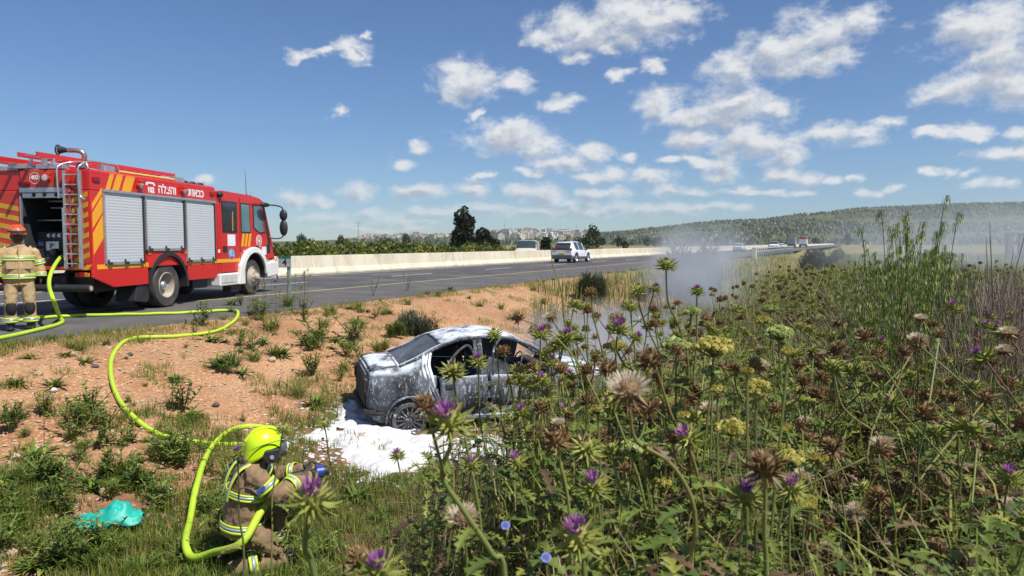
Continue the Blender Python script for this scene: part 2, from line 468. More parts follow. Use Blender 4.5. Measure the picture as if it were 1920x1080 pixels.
# ------------------------------------------------------------------ road, markings, barrier
asph = mat('asphalt', (0.100, 0.098, 0.101), 0.9, col2=(0.068, 0.067, 0.070), scale=1.4, detail=8, bump=0.4, bscale=120, spec=0.25, dirt=(0.15, 0.14, 0.13), dscale=0.28, dlo=0.48, dhi=0.66)
asph2 = mat('shoulder_asphalt', (0.125, 0.12, 0.12), 0.92, col2=(0.09, 0.087, 0.087), scale=1.1, detail=8, bump=0.4, bscale=120, spec=0.25, dirt=(0.18, 0.155, 0.13), dscale=0.5, dlo=0.5, dhi=0.75)
U0, U1 = -60, 900


def strip(name, s0, s1, z, m, u0=U0, u1=U1, wav=0.0, h=0.0):
    mb = MB(); us = np.concatenate([np.arange(u0, min(60, u1), 0.5 if wav else 3.0), np.linspace(min(60, u1), u1, 60)]) if u1 > 60 else np.linspace(u0, u1, max(3, int((u1 - u0) / 3)))
    L = []; 
    for u in us:
        e = wav * (fbm(u * 0.9, 1.0) + 0.6 * fbm(u * 3.3, 4.0)) if wav else 0
        L.append([rp(u, s0, z), rp(u, s1 + e, z)] + ([rp(u, s1 + e + 0.04, z - h)] if h else []))
    mb.loft(L, 0, closed=False, caps=False)
    o = mb.build(name, m); return o


S_Y = -3.6                                          # yellow edge line
S_W = -10.9                                         # white line below the barrier
tag(strip('road', S_Y - 0.05, -12.1, 0.0, asph), kind='structure')
tag(strip('opposite_road', -12.3, -24.5, -0.12, asph), kind='structure')
tag(strip('road_shoulder', S_Y - 0.05, 0.0, 0.0, asph2, wav=0.10, h=0.10), kind='structure')
yel = mat('yellow_paint', (0.62, 0.50, 0.17), 0.7, col2=(0.45, 0.38, 0.2), scale=9, dirt=(0.2, 0.18, 0.15), dlo=0.55, dhi=0.8)
wht = mat('white_paint', (0.78, 0.78, 0.76), 0.7, col2=(0.6, 0.6, 0.58), scale=9, dirt=(0.2, 0.2, 0.2), dlo=0.58, dhi=0.85)
tag(strip('yellow_edge_line', S_Y - 0.07, S_Y + 0.07, 0.005, yel), kind='structure')
tag(strip('white_edge_line', S_W - 0.07, S_W + 0.07, 0.005, wht), kind='structure')
lane = MB()
uL = udist(*at(606, 528, 24.5).xy)
for k in range(-3, 30):
    u = 3.2 + k * 9.0
    lane.add([rp(u, -7.32, 0.005), rp(u + 3.4, -7.32, 0.005), rp(u + 3.4, -7.19, 0.005), rp(u, -7.19, 0.005)], [(0, 1, 2, 3)])
for i_ in range(len(lane.f)):
    one = MB(); one.add([lane.v[j] for j in lane.f[i_]], [(0, 1, 2, 3)])
    tag(one.build('lane_dash', wht), kind='structure')
# concrete median barrier, in cast segments
conc = mat('barrier_concrete', (0.66, 0.60, 0.47), 0.85, col2=(0.56, 0.50, 0.38), scale=0.9, detail=7, bump=0.2, bscale=30, spec=0.2, stretch=(1, 1, .3), dirt=(0.36, 0.31, 0.23), dscale=1.6, dlo=0.52, dhi=0.74)
BAR_S = -12.0; BH = 0.92
prof = [(0.36, 0), (0.36, 0.09), (0.19, 0.34), (0.10, BH), (-0.10, BH), (-0.19, 0.34), (-0.36, 0.09), (-0.36, 0)]
bar = empty('concrete_barrier', rp(0, BAR_S), 0, 'long cream concrete median barrier along the far side of the carriageway', 'barrier')
u = -36.0; k = 0
while u < 640:
    ln = 6.0 if u < 150 else 40.0
    mb = MB(); off = 0.012 * math.sin(k * 2.7)
    mb.loft([[rp(uu, BAR_S + off + a, z) - Vector(bar.location) for a, z in prof] for uu in (u + 0.004, u + ln - 0.004)])
    mb.build('barrier_segment', conc, bar, bevel=0.012 if u < 60 else 0)
    u += ln; k += 1
# ------------------------------------------------------------------ fire engine (local: +Y forward, +X its right side, origin under the rear axle)
TH = R(7.0); tf = Vector((math.sin(TH), math.cos(TH), 0)); tr_ = Vector((math.cos(TH), -math.sin(TH), 0))
TO = Vector((-8.29, 17.05, 0)) - tr_ * 1.2
truck = empty('fire_engine', TO, -TH, 'red fire engine with rear pump bay open and grey roller shutters, parked on the road', 'fire engine')
red = mat('fire_red', (0.62, 0.022, 0.018), 0.32, col2=(0.56, 0.02, 0.017), scale=1.5, coat=0.3, dirt=(0.40, 0.07, 0.045), dscale=2.0, dlo=0.55, dhi=0.85)
redd = mat('rear_red', (0.58, 0.05, 0.03), 0.4, col2=(0.50, 0.04, 0.025), scale=2, dirt=(0.42, 0.10, 0.06), dscale=2.0)
yst = mat('stripe_yellow', (0.85, 0.40, 0.02), 0.4, col2=(0.78, 0.36, 0.02), scale=3)
alu = mat('shutter_aluminium', (0.60, 0.63, 0.65), 0.42, metal=0.15, col2=(0.56, 0.59, 0.61), scale=1.5, stretch=(1, 1, 6))
alub = mat('bright_aluminium', (0.62, 0.63, 0.65), 0.35, metal=0.75, col2=(0.5, 0.51, 0.53), scale=8)
blk = mat('black_plastic', (0.018, 0.018, 0.02), 0.55, col2=(0.03, 0.03, 0.032), scale=5)
rub = mat('tyre_rubber', (0.035, 0.033, 0.032), 0.85, col2=(0.06, 0.055, 0.05), scale=4, dirt=(0.16, 0.13, 0.10), dscale=3, dlo=0.5, dhi=0.8)
rimm = mat('dusty_rim', (0.42, 0.36, 0.29), 0.7, col2=(0.3, 0.26, 0.21), scale=5, dirt=(0.5, 0.4, 0.28), dscale=4)
wtp = mat('white_truck_paint', (0.78, 0.77, 0.73), 0.4, col2=(0.70, 0.69, 0.65), scale=2, dirt=(0.5, 0.44, 0.36), dscale=3, dlo=0.6, dhi=0.85)
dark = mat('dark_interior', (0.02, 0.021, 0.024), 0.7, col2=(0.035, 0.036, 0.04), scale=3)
whl = mat('white_decal', (0.82, 0.82, 0.82), 0.45, col2=(0.78, 0.78, 0.78))
glass_t = mat('cab_glass', (0.10, 0.19, 0.215), 0.06, col2=(0.16, 0.27, 0.30), scale=0.9, spec=0.9)
glass_d = mat('dark_glass', (0.012, 0.016, 0.02), 0.05, col2=(0.03, 0.04, 0.05), scale=1.2, spec=0.9)
lred = mat('red_lens', (0.30, 0.008, 0.012), 0.2, col2=(0.22, 0.006, 0.01)); lamb = mat('amber_lens', (0.75, 0.22, 0.02), 0.25)
lgls = mat('lamp_glass', (0.55, 0.57, 0.6), 0.12, col2=(0.4, 0.42, 0.45), scale=30)

HX = 1.25
# chassis
m = MB(); m.box2((-0.42, -2.3, 0.62), (-0.30, 5.3, 0.86)); m.box2((0.30, -2.3, 0.62), (0.42, 5.3, 0.86)); m.box2((-0.9, 0.75, 0.42), (0.95, 2.2, 0.72))
m.box2((-1.0, -0.12, 0.42), (1.0, 0.12, 0.62)); m.box2((-1.0, 4.13, 0.42), (1.0, 4.37, 0.62)); m.box2((-1.1, 1.2, 0.36), (1.12, 1.9, 0.62)); m.box2((-0.9, -2.1, 0.5), (0.9, -0.7, 0.85))
m.build('chassis', blk, truck, bevel=0.015)
# rear body : floor, roof, columns and skirts so that the pump bay is a real recess
b = MB()
b.box2((-HX, -2.57, 2.62), (HX, 2.16, 3.02)); b.box2((-HX + 0.06, -2.5, 3.02), (HX - 0.06, 2.14, 3.05))
b.box2((-HX + .03, -1.5, 1.0), (HX - .035, 2.15, 2.62))                     # solid core ahead of the pump bay
b.box2((0.80, -2.57, 0.98), (HX, -1.5, 2.62)); b.box2((-HX, -2.57, 0.98), (-0.30, -1.5, 2.62))
b.box2((-0.30, -2.50, 0.98), (0.80, -1.5, 1.06))
for x in (HX,):
    b.prism([(-2.57, 1.0), (-2.57, 0.83), (-1.95, 0.60), (-0.78, 0.60), (-0.78, 1.0)], 'x', x - 0.06, x)
    b.prism([(0.80, 1.0), (0.80, 0.60), (2.16, 0.60), (2.16, 1.0)], 'x', x - 0.06, x)
    b.prism([(-2.57, 1.0), (-2.57, 0.83), (-1.95, 0.60), (-0.78, 0.60), (-0.78, 1.0)], 'x', -HX, -HX + 0.06)
    b.prism([(0.80, 1.0), (0.80, 0.60), (2.16, 0.60), (2.16, 1.0)], 'x', -HX, -HX + 0.06)
# panel round the wheel arch
arch = [(0.70 * math.cos(a), 0.54 + 0.70 * math.sin(a)) for a in np.linspace(0.67, math.pi - 0.67, 15)]
arch = [p for p in arch]
b.prism([(-0.78, 1.0), (-0.78, 0.97)] + [(-0.70, 0.97)] + arch[::-1] + [(0.70, 0.97), (0.80, 0.97), (0.80, 1.40), (-0.78, 1.40)], 'x', HX - 0.06, HX)
b.build('body', red, truck, bevel=0.03)
# rear face sheet (duller red than the sides) around the bay
b = MB(); b.box2((-0.28, -2.60, 2.68), (0.80, -2.572, 3.03)); b.build('rear_header', redd, truck, bevel=0.012)
# roof edge rounding
b = MB(); b.tube([(HX - 0.07, -2.5, 2.98), (HX - 0.07, 2.12, 2.98)], 0.075, 12); b.build('roof_edge', red, truck, smooth=True)
# shutters : each made of slats
for (y0, y1, z0) in ((-2.20, -0.93, 1.13), (-0.83, 0.66, 1.41), (0.76, 2.08, 1.11)):
    sh = MB(); sh.box2((HX - 0.02, y0 - 0.025, z0 - 0.03), (HX + 0.004, y1 + 0.025, 2.60)); so_ = sh.build('roller_shutter', alub, truck)
    tag(so_)
    n = int((2.57 - z0) / 0.062)
    one = None
    for k in range(n):
        if one is None:
            s_ = MB(); s_.prism([(0, -0.031), (0.005, -0.029), (0.0075, 0), (0.005, 0.029), (0, 0.031)], 'y', y0, y1)
            s_.v = [(v[0], v[1], v[2]) for v in s_.v]
            one = s_.build('slat', alu, so_); one.location = (HX + 0.004, 0, z0 + 0.03)
        else:
            c = one.copy(); COL.objects.link(c); c.location = (HX + 0.004, 0, z0 + 0.03 + k * 0.062)
    for y in (y0, y1):
        r_ = MB(); r_.box2((HX, y - 0.022, z0 - 0.02), (HX + 0.03, y + 0.022, 2.58)); r_.build('guide_rail', blk if y == y1 else alub, so_)
    bt = MB(); bt.box2((HX, y0 + 0.03, z0 - 0.05), (HX + 0.035, y1 - 0.03, z0 - 0.005)); bt.build('bottom_bar', alub, so_)
    for f in (0.08, 0.5, 0.92):
        y = y0 + (y1 - y0) * f
        h = MB(); h.box2((HX + 0.02, y - 0.06, z0 - 0.045), (HX + 0.06, y + 0.06, z0 + 0.01)); h.box2((HX + 0.02, y - 0.055, z0 + 0.01), (HX + 0.05, y - 0.025, z0 + 0.06)); h.build('latch', blk, so_, bevel=0.006)
m = MB(); m.box2((HX - 0.01, -2.22, 2.60), (HX + 0.05, 2.14, 2.66)); m.build('gutter_trim', alub, truck, bevel=0.01)
# side stripe
for (y0, y1) in ((-2.45, -2.215), (-2.205, -0.90), (-0.87, -0.775), (0.81, 2.14)):
    m = MB(); m.box2((HX, y0, 1.0), (HX + 0.004, y1, 1.095)); m.build('side_stripe', yst, truck)


def slash(name, y0, z0, dy, dz, wdt, x, mtl=yst, par=truck):
    m = MB(); m.prism([(y0, z0), (y0 + wdt, z0), (y0 + wdt + dy, z0 + dz), (y0 + dy, z0 + dz)], 'x', x, x + 0.004); m.build(name, mtl, par)


for k, wd in enumerate((0.13, 0.20, 0.30)): slash('stripe', -2.12 + (0, 0.21, 0.51)[k], 2.665, 0.16, 0.345, wd, HX)
# chevrons behind the first shutter
for z0, h in ((1.30, 0.44), (1.84, 0.30), (2.22, 0.12)):
    m = MB(); m.prism([(-2.54, z0), (-2.235, z0 + 0.34), (-2.235, z0 + 0.34 + h * 1.1), (-2.54, z0 + h)][:: 1], 'x', HX, HX + 0.004); m.build('stripe', yst, truck)
# rear columns with chevrons
rearm = mat('shaded_chevron_yellow', (0.62, 0.36, 0.03), 0.5, col2=(0.55, 0.31, 0.03))  # darker copy of the stripe yellow, with the rear's shade in its colour
for (x0, x1, n) in ((0.84, 1.19, 7), (-1.22, -0.36, 7)):
    base = MB(); base.box2((x0, -2.578, 1.12), (x1, -2.571, 2.60)); base.build('chevron_panel', redd, truck)
    for k in range(n):
        z = 1.12 + k * 0.205
        sl = 0.14 if x0 > 0 else 0.16
        q = [(x0, z), (x1, z + sl if x0 > 0 else z - sl), (x1, z + sl + 0.1 if x0 > 0 else z - sl + 0.1), (x0, z + 0.1)]
        q = [(a, min(2.6, max(1.12, c))) for a, c in q]
        m = MB(); m.prism(q, 'y', -2.583, -2.5785); m.build('chevron', rearm, truck)
for k in range(2):
    m = MB(); x = 0.86 + 0.22 * k - 0.06; m.prism([(x, 0.995), (x + 0.12, 0.995), (x + 0.22, 1.10), (x + 0.10, 1.10)], 'y', -2.576, -2.5715); m.build('chevron', yst, truck)
# pump bay
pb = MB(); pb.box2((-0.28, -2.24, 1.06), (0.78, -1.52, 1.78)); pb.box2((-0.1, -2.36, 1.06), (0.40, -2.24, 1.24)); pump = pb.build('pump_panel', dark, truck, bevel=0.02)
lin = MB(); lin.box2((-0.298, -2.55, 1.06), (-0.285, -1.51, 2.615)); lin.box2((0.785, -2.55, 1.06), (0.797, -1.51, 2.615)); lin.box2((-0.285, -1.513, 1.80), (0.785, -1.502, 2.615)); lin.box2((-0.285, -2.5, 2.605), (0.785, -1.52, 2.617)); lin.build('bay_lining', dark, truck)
for k in range(3):
    g = MB(); g.lathe([(0.045, 0), (0.045, 0.02), (0.035, 0.022)], (0.02 + 0.12 * k, -2.242, 1.70), 'y', 16); go_ = g.build('gauge', alub, pump); go_.scale = (1, 1, 1)
    g = MB(); g.lathe([(0.034, -0.026), (0.034, -0.0235)], (0.02 + 0.12 * k, -2.242, 1.70), 'y', 16); g.build('gauge_face', whl, pump)
for (x, z, wx, wz, mt) in ((0.10, 1.48, 0.30, 0.19, alub), (0.52, 1.70, 0.09, 0.09, whl), (-0.17, 1.55, 0.12, 0.14, mat('blue_panel', (0.03, 0.06, 0.12), 0.4))):
    g = MB(); g.box2((x - wx / 2, -2.262, z - wz / 2), (x + wx / 2, -2.242, z + wz / 2)); g.build('control_plate', mt, pump, bevel=0.004)
g = MB(); g.tube([(0.05, -2.275, 1.44), (0.09, -2.275, 1.50), (0.06, -2.275, 1.53), (0.14, -2.275, 1.50)], 0.008, 6); g.build('lever', blk, pump)
for z, x0, x1 in ((2.42, 0.0, 0.62), (2.28, 0.05, 0.60), (2.02, -0.27, 0.78)):
    g = MB(); g.cyl((x0, -2.2, z), (x1, -2.2, z), 0.014, 8); g.cyl((x0, -2.2, z), (x0, -1.7, z), 0.012, 8); g.cyl((x1, -2.2, z), (x1, -1.6, z), 0.012, 8); g.build('bay_rail', alub, truck, smooth=True)
g = MB(); g.cyl((0.56, -2.2, 1.27), (0.58, -2.46, 1.28), 0.055, 14); g.lathe([(0.075, -0.05), (0.075, 0.05)], (0.58, -2.42, 1.28), 'y', 14); g.build('pump_outlet', alub, truck, smooth=True)
g = MB(); g.cyl((0.26, -2.3, 1.36), (0.26, -2.45, 1.36), 0.07, 14); g.build('pump_inlet', blk, truck, smooth=True)
# rolled-up shutter over the bay
g = MB(); g.box2((-0.31, -2.61, 2.57), (0.81, -2.56, 2.68)); g.box2((-0.27, -2.58, 2.46), (0.77, -2.54, 2.57)); rs = g.build('rear_shutter', alub, truck, bevel=0.015)
for x in (0.0, 0.24, 0.5):
    g = MB(); g.box2((x - 0.03, -2.60, 2.49), (x + 0.03, -2.575, 2.56)); g.build('latch', blk, rs, bevel=0.006)
g = MB(); g.box2((-0.315, -2.60, 1.06), (-0.29, -2.55, 2.50)); g.box2((0.79, -2.60, 1.06), (0.815, -2.55, 2.50)); g.build('guide_rail', alub, rs)
# rear lamps and bumper
for x in (-0.17, 0.74):
    g = MB(); g.box2((x - 0.12, -2.655, 2.71), (x + 0.12, -2.59, 2.79)); g.build('marker_lamp', lred, truck, bevel=0.012)
for x in (1.02, -1.02):
    g = MB(); g.box2((x - 0.16, -2.60, 0.84), (x + 0.04, -2.56, 0.94)); g.build('tail_lamp', lred, truck, bevel=0.01)
    g = MB(); g.box2((x + 0.05, -2.60, 0.85), (x + 0.09, -2.56, 0.94)); g.box2((x + 0.10, -2.60, 0.85), (x + 0.15, -2.56, 0.93)); g.build('indicator_lamp', lamb, truck, bevel=0.008)
g = MB(); g.cyl((-1.22, -2.62, 0.62), (1.22, -2.62, 0.62), 0.075, 16); g.box2((-0.5, -2.6, 0.6), (-0.4, -2.2, 0.7)); g.box2((0.4, -2.6, 0.6), (0.5, -2.2, 0.7)); g.build('rear_bumper', blk, truck, smooth=True)
for x in (1.222, -1.232):
    g = MB(); g.lathe([(0.05, 0), (0.05, 0.012)], (x, -2.62, 0.62), 'x', 12); g.build('bumper_cap', mat('cap_tan', (0.5, 0.36, 0.2), 0.5), truck)
# work lamps on the upper body
def work_lamp(x, y, z, d):
    g = MB(); g.lathe([(0.03, -0.05), (0.07, -0.04), (0.085, 0.03), (0.08, 0.05)], (0, 0, 0), 'x', 16)
    o = g.build('work_lamp', redd, truck, smooth=True); o.location = (x, y, z); o.rotation_euler = (0, R(25) if d == 'x' else 0, 0 if d == 'x' else -R(90))
    g = MB(); g.lathe([(0.066, 0.052), (0.05, 0.06)], (0, 0, 0), 'x', 16); g.build('lens', lgls, o)
    g = MB(); g.box2((-0.05, -0.07, 0.06), (0.03, 0.07, 0.12)); g.build('bracket', redd, o, bevel=0.01)
work_lamp(HX + 0.05, -1.05, 2.83, 'x'); work_lamp(HX + 0.05, 0.63, 2.82, 'x'); work_lamp(0.36, -2.66, 2.86, 'y')
for y in (-2.40, 2.0):
    g = MB(); g.box2((HX, y - 0.10, 2.79), (HX + 0.03, y + 0.10, 2.89)); g.build('marker_lamp', lred, truck, bevel=0.012)
for y in (-0.72, 0.74):
    g = MB(); g.box2((HX, y - 0.05, 1.27), (HX + 0.02, y + 0.05, 1.32)); g.build('side_reflector', lamb, truck, bevel=0.005)
# lettering: phone mark, 102, two words
FM = lambda y, z, x=HX + 0.002: frame((x, y, z), (0, 1, 0), (0, 0, 1))
text('lettering', '\u05d4\u05dc\u05e6\u05d4\u05d5', 0.275, whl, truck, FM(0.03, 2.80), bold=0.007)
text('lettering', '\u05ea\u05d5\u05d0\u05d1\u05db', 0.275, whl, truck, FM(1.25, 2.81), bold=0.007)
text('lettering', '102', 0.17, whl, truck, FM(-0.60, 2.755), bold=0.008)
g = MB(); g.prism([(y_ - 0.16, z_) for y_, z_ in ((-0.62, 2.86), (-0.62, 2.90), (-0.57, 2.94), (-0.33, 2.94), (-0.28, 2.90), (-0.28, 2.86), (-0.34, 2.86), (-0.35, 2.90), (-0.55, 2.90), (-0.56, 2.86))], 'x', HX, HX + 0.004)
g.build('telephone_mark', whl, truck)
text('lettering', '402', 0.115, whl, truck, frame((0.05, -2.603, 2.875), (1, 0, 0), (0, 0, 1)), bold=0.004)
g = MB(); ring = [[Vector((0.05 + r * math.cos(a), -2.6035, 2.865 + r * math.sin(a))) for a in np.linspace(0, 2 * math.pi, 25)[:-1]] for r in (0.108, 0.118)]
g.loft(ring, 0, True, False); g.build('number_ring', whl, truck)
# wheels
def wheel(parent, x, y, r, wd, side, front=False, tyre_m=rub, rim_m=rimm, hub_m=alub, name='wheel'):
    wh = empty(name, (x, y, r)); wh.parent = parent
    sgn = side; g = MB(); rr = r * 0.60
    g.lathe([(rr, -wd * .48), (r * .93, -wd * .5), (r * .985, -wd * .40), (r, -wd * .3), (r, wd * .3), (r * .985, wd * .40), (r * .93, wd * .5), (rr, wd * .48), (rr * .97, wd * .2), (rr * .97, -wd * .2), (rr, -wd * .48)], (0, 0, 0), 'x', 40, caps=False); g.build('tyre', tyre_m, wh, smooth=True)
    g = MB(); a = wd * (.47) * sgn
    if front: pr = [(rr, a), (rr * .93, a + .02 * sgn), (rr * .85, a), (rr * .70, a + .03 * sgn), (rr * .5, a + .10 * sgn), (rr * .26, a + .12 * sgn), (0.001, a + .125 * sgn)]
    else: pr = [(rr, a), (rr * .93, a + .015 * sgn), (rr * .86, a - .02 * sgn), (rr * .78, a - .12 * sgn), (rr * .5, a - .16 * sgn), (0.001, a - .16 * sgn)]
    g.lathe(pr, (0, 0, 0), 'x', 32, caps=False); g.build('rim', rim_m, wh, smooth=True, ang=50)
    g = MB(); h0 = a + (.10 * sgn if front else -.16 * sgn)
    g.lathe([(rr * .34, h0), (rr * .33, h0 + .08 * sgn), (rr * .2, h0 + .12 * sgn), (.001, h0 + .12 * sgn)], (0, 0, 0), 'x', 20); g.build('hub', hub_m, wh, smooth=True)
    for k in range(8):
        an = 2 * math.pi * k / 8
        g = MB(); g.lathe([(0.016, 0), (0.016, .035 * sgn), (0.001, .036 * sgn)], (h0, rr * .52 * math.cos(an), rr * .52 * math.sin(an)), 'x', 6); g.build('wheel_nut', hub_m, wh)
    return wh
wheel(truck, 1.02, 0, 0.53, 0.34, 1); wheel(truck, -1.02, 0, 0.53, 0.34, -1)
wheel(truck, 0.66, 0, 0.53, 0.30, 1); wheel(truck, -0.66, 0, 0.53, 0.30, -1)
wheel(truck, 1.03, 4.25, 0.53, 0.32, 1, True, hub_m=rimm); wheel(truck, -1.03, 4.25, 0.53, 0.32, -1, True)
# arch lip and mud flap
lip = [[Vector((x, r * math.cos(a), 0.54 + r * math.sin(a))) for a in np.linspace(-0.1, math.pi + 0.1, 25)] for x, r in ((HX + 0.03, 0.70), (HX + 0.03, 0.785), (HX - 0.1, 0.785), (HX - 0.1, 0.70), (HX + 0.03, 0.70))]
g = MB(); g.loft(lip, 0, False, False); g.build('wheel_arch', blk, truck, smooth=True)
g = MB(); g.loft([[Vector((x, 0.69 * math.cos(a), 0.54 + 0.69 * math.sin(a))) for a in np.linspace(-0.1, math.pi + 0.1, 25)] for x in (HX - 0.02, 0.4)], 0, False, False); g.build('wheel_well', blk, truck, smooth=True)
g = MB(); g.prism([(-1.15, 0.62), (-0.72, 0.62), (-0.72, 0.30), (-0.80, 0.18), (-1.25, 0.24)], 'x', 0.72, HX - 0.03); g.build('mud_flap', blk, truck, bevel=0.02)
# ---- cab
CW = 1.20
side = [(2.22, 0.62), (2.22, 2.93), (2.6, 2.98), (4.2, 2.95), (4.75, 2.90), (5.05, 2.80), (5.50, 1.72), (5.60, 1.55), (5.62, 1.10), (5.62, 0.95), (4.99, 0.95)]
arc2 = [(4.25 + 0.72 * math.cos(a), 0.56 + 0.72 * math.sin(a)) for a in np.linspace(0.5, math.pi - 0.1, 16)]
prof_c = [(2.22, 0.98)] + side[1:9] + [(4.95, 0.95)] + arc2[1:] + [(3.52, 0.90), (3.52, 0.72), (2.22, 0.72)]
g = MB(); g.prism(prof_c, 'x', -CW, CW); g.build('cab', red, truck, bevel=0.04)


def on_side(name, poly, mtl, x=CW, th=0.012, par=truck, bev=0.0):
    g = MB(); g.prism(poly, 'x', x, x + th); return g.build(name, mtl, par, bevel=bev)


def seam(pts, par):
    g = MB()
    for (a, c) in zip(pts, pts[1:]): g.tube([(CW + 0.001, *a), (CW + 0.001, *c)], 0.007, 4)
    g.build('door_seam', blk, par)


d1 = on_side('rear_door', [(2.46, 0.74), (3.50, 0.74), (3.50, 2.84), (2.46, 2.84)], red, bev=0.01)
d2 = on_side('front_door', [(3.56, 1.30), (4.9, 1.30), (5.22, 1.50), (5.22, 1.62), (4.85, 2.80), (3.56, 2.84)], red, bev=0.01)
XW = CW + 0.012


def window(poly, dr, gl):
    f = on_side('window_frame', poly, blk, XW, 0.01, dr)
    cx = sum(p[0] for p in poly) / len(poly); cz = sum(p[1] for p in poly) / len(poly)
    ins = [(cx + (p[0] - cx) * 0.86, cz + (p[1] - cz) * 0.91) for p in poly]
    on_side('pane', ins, gl, XW + 0.01, 0.004, dr)


window([(2.56, 1.83), (3.36, 1.83), (3.36, 2.70), (2.52, 2.70)], d1, glass_d)
window([(3.58, 1.83), (4.13, 1.83), (4.10, 2.70), (3.56, 2.70)], d2, glass_t)
window([(4.32, 1.98), (4.70, 1.83), (5.06, 1.85), (4.80, 2.70), (4.30, 2.70)], d2, glass_t)
# flat dark seat shape and yellow grab rail seen behind the rear glass
on_side('seat_back', [(2.66, 1.88), (3.0, 1.88), (3.02, 2.12), (2.96, 2.3), (2.86, 2.36), (2.76, 2.28), (2.64, 2.1)], blk, XW + 0.0145, 0.002, d1)
on_side('grab_rail', [(3.08, 1.88), (3.11, 1.88), (3.11, 2.42), (3.08, 2.42)], yst, XW + 0.0145, 0.003, d1)
on_side('pillar_trim', [(5.10, 1.22), (5.40, 1.22), (5.44, 1.62), (5.36, 1.85), (5.12, 2.55), (5.00, 2.70), (4.86, 2.78), (5.18, 1.80)], blk, CW - 0.004, 0.012, truck)
for k in range(3):
    g = MB(); y = 3.50 + 0.20 * k + 0.06; g.prism([(y, 1.44), (y + 0.13, 1.44), (y + 0.25, 1.82), (y + 0.12, 1.82)], 'x', XW, XW + 0.004); g.build('stripe', yst, d2)
on_side('side_stripe', [(2.24, 1.0), (3.50, 1.0), (3.50, 1.10), (2.24, 1.10)], yst, XW, 0.004)
for nm, (y, z, wy, wz), dr in (('notice', (3.03, 1.62, 0.42, 0.32), d1), ('notice', (4.98, 1.30, 0.30, 0.25), d2), ('notice', (2.36, 1.32, 0.10, 0.09), d1)):
    on_side(nm, [(y - wy / 2, z - wz / 2), (y + wy / 2, z - wz / 2), (y + wy / 2, z + wz / 2), (y - wy / 2, z + wz / 2)], whl, XW, 0.004, dr)
on_side('faded_lettering', [(3.68, 1.25), (4.25, 1.25), (4.25, 1.33), (3.68, 1.33)], mat('faded_print', (0.62, 0.25, 0.24), 0.5, col2=(0.8, 0.6, 0.6), scale=28, stretch=(1, 1.0, .4)), XW, 0.003, d2)


def disc(name, y, z, r, mtl, dr, x):
    return on_side(name, [(y + r * math.cos(a), z + r * math.sin(a)) for a in np.linspace(0, 2 * math.pi, 29)[:-1]], mtl, x, 0.003, dr)


disc('round_emblem', 4.66, 1.60, 0.185, whl, d2, XW); disc('emblem_field', 4.66, 1.60, 0.155, red, d2, XW + 0.003); disc('emblem_ring', 4.66, 1.60, 0.12, whl, d2, XW + 0.006); disc('emblem_field', 4.66, 1.60, 0.10, red, d2, XW + 0.009)
st = [((0.085 if k % 2 == 0 else 0.04) * math.sin(2 * math.pi * k / 12) + 4.66, 1.60 + (0.085 if k % 2 == 0 else 0.04) * math.cos(2 * math.pi * k / 12)) for k in range(12)]
on_side('emblem_star', st, whl, XW + 0.012, 0.002, d2)
disc('oval_emblem', 3.02, 1.21, 0.19, mat('emblem_blue', (0.06, 0.16, 0.42), 0.4), d1, XW); disc('emblem_field', 3.02, 1.22, 0.155, mat('emblem_light', (0.45, 0.58, 0.72), 0.4, col2=(0.15, 0.3, 0.5), scale=9), d1, XW + 0.003)
on_side('emblem_band', [(2.9, 1.10), (3.14, 1.10), (3.10, 1.17), (2.94, 1.17)], red, XW + 0.006, 0.003, d1)
for y, dr in ((2.66, d1), (4.52, d2)):
    on_side('handle', [(y - 0.09, 1.30), (y + 0.09, 1.30), (y + 0.09, 1.46), (y - 0.09, 1.46)], blk, XW, 0.03, dr, bev=0.01)
seam([(2.46, 1.53), (3.5, 1.53)], d1); seam([(3.53, 0.74), (3.53, 2.84)], d1); seam([(2.34, 0.74), (2.34, 2.9)], d1); seam([(3.56, 1.53), (5.1, 1.53)], d2); seam([(2.46, 1.13), (3.5, 1.13)], d1)
# white fender, step and bumper
fo = [(4.25 + 0.86 * math.cos(a), 0.56 + 0.86 * math.sin(a)) for a in np.linspace(0.05, math.pi * 0.93, 18)]
fi = [(4.25 + 0.69 * math.cos(a), 0.56 + 0.69 * math.sin(a)) for a in np.linspace(0.05, math.pi * 0.97, 18)]
g = MB()
n_ = len(fo)
g.loft([[Vector((x, *p)) for x, p in ((CW + 0.11, fi[i]), (CW + 0.10, fo[i]), (CW - 0.2, fo[i]), (CW - 0.2, fi[i]))] for i in range(n_)], 0, True, True)
g.prism([(3.30, 0.36), (3.62, 0.36), (3.62, 0.75), (3.52, 1.02), (3.38, 0.90)], 'x', CW - 0.2, CW + 0.10)
g.build('front_fender', wtp, truck, smooth=True, ang=35, bevel=0.015)
g = MB(); g.loft([[Vector((x, 4.25 + 0.68 * math.cos(a), 0.56 + 0.68 * math.sin(a))) for a in np.linspace(-0.1, math.pi + 0.1, 25)] for x in (CW + 0.05, 0.5)], 0, False, False); g.build('wheel_well', blk, truck, smooth=True)
g = MB(); g.box2((CW - 0.35, 2.30, 0.36), (CW + 0.06, 3.34, 0.70)); sb = g.build('step_box', wtp, truck, bevel=0.03)
g = MB(); g.box2((CW + 0.06, 2.36, 0.44), (CW + 0.075, 3.2, 0.66)); g.build('step_plate', mat('step_grey', (0.6, 0.59, 0.56), 0.5), sb, bevel=0.006)
g = MB(); g.box2((CW - 0.3, 3.05, 0.16), (CW - 0.05, 3.6, 0.36)); g.build('mud_flap', blk, truck)
g = MB(); g.prism([(5.12, 0.46), (5.85, 0.50), (5.92, 0.62), (5.90, 0.92), (5.62, 0.98), (5.12, 0.94)], 'x', -CW - 0.05, CW + 0.05); g.build('front_bumper', wtp, truck, bevel=0.05)
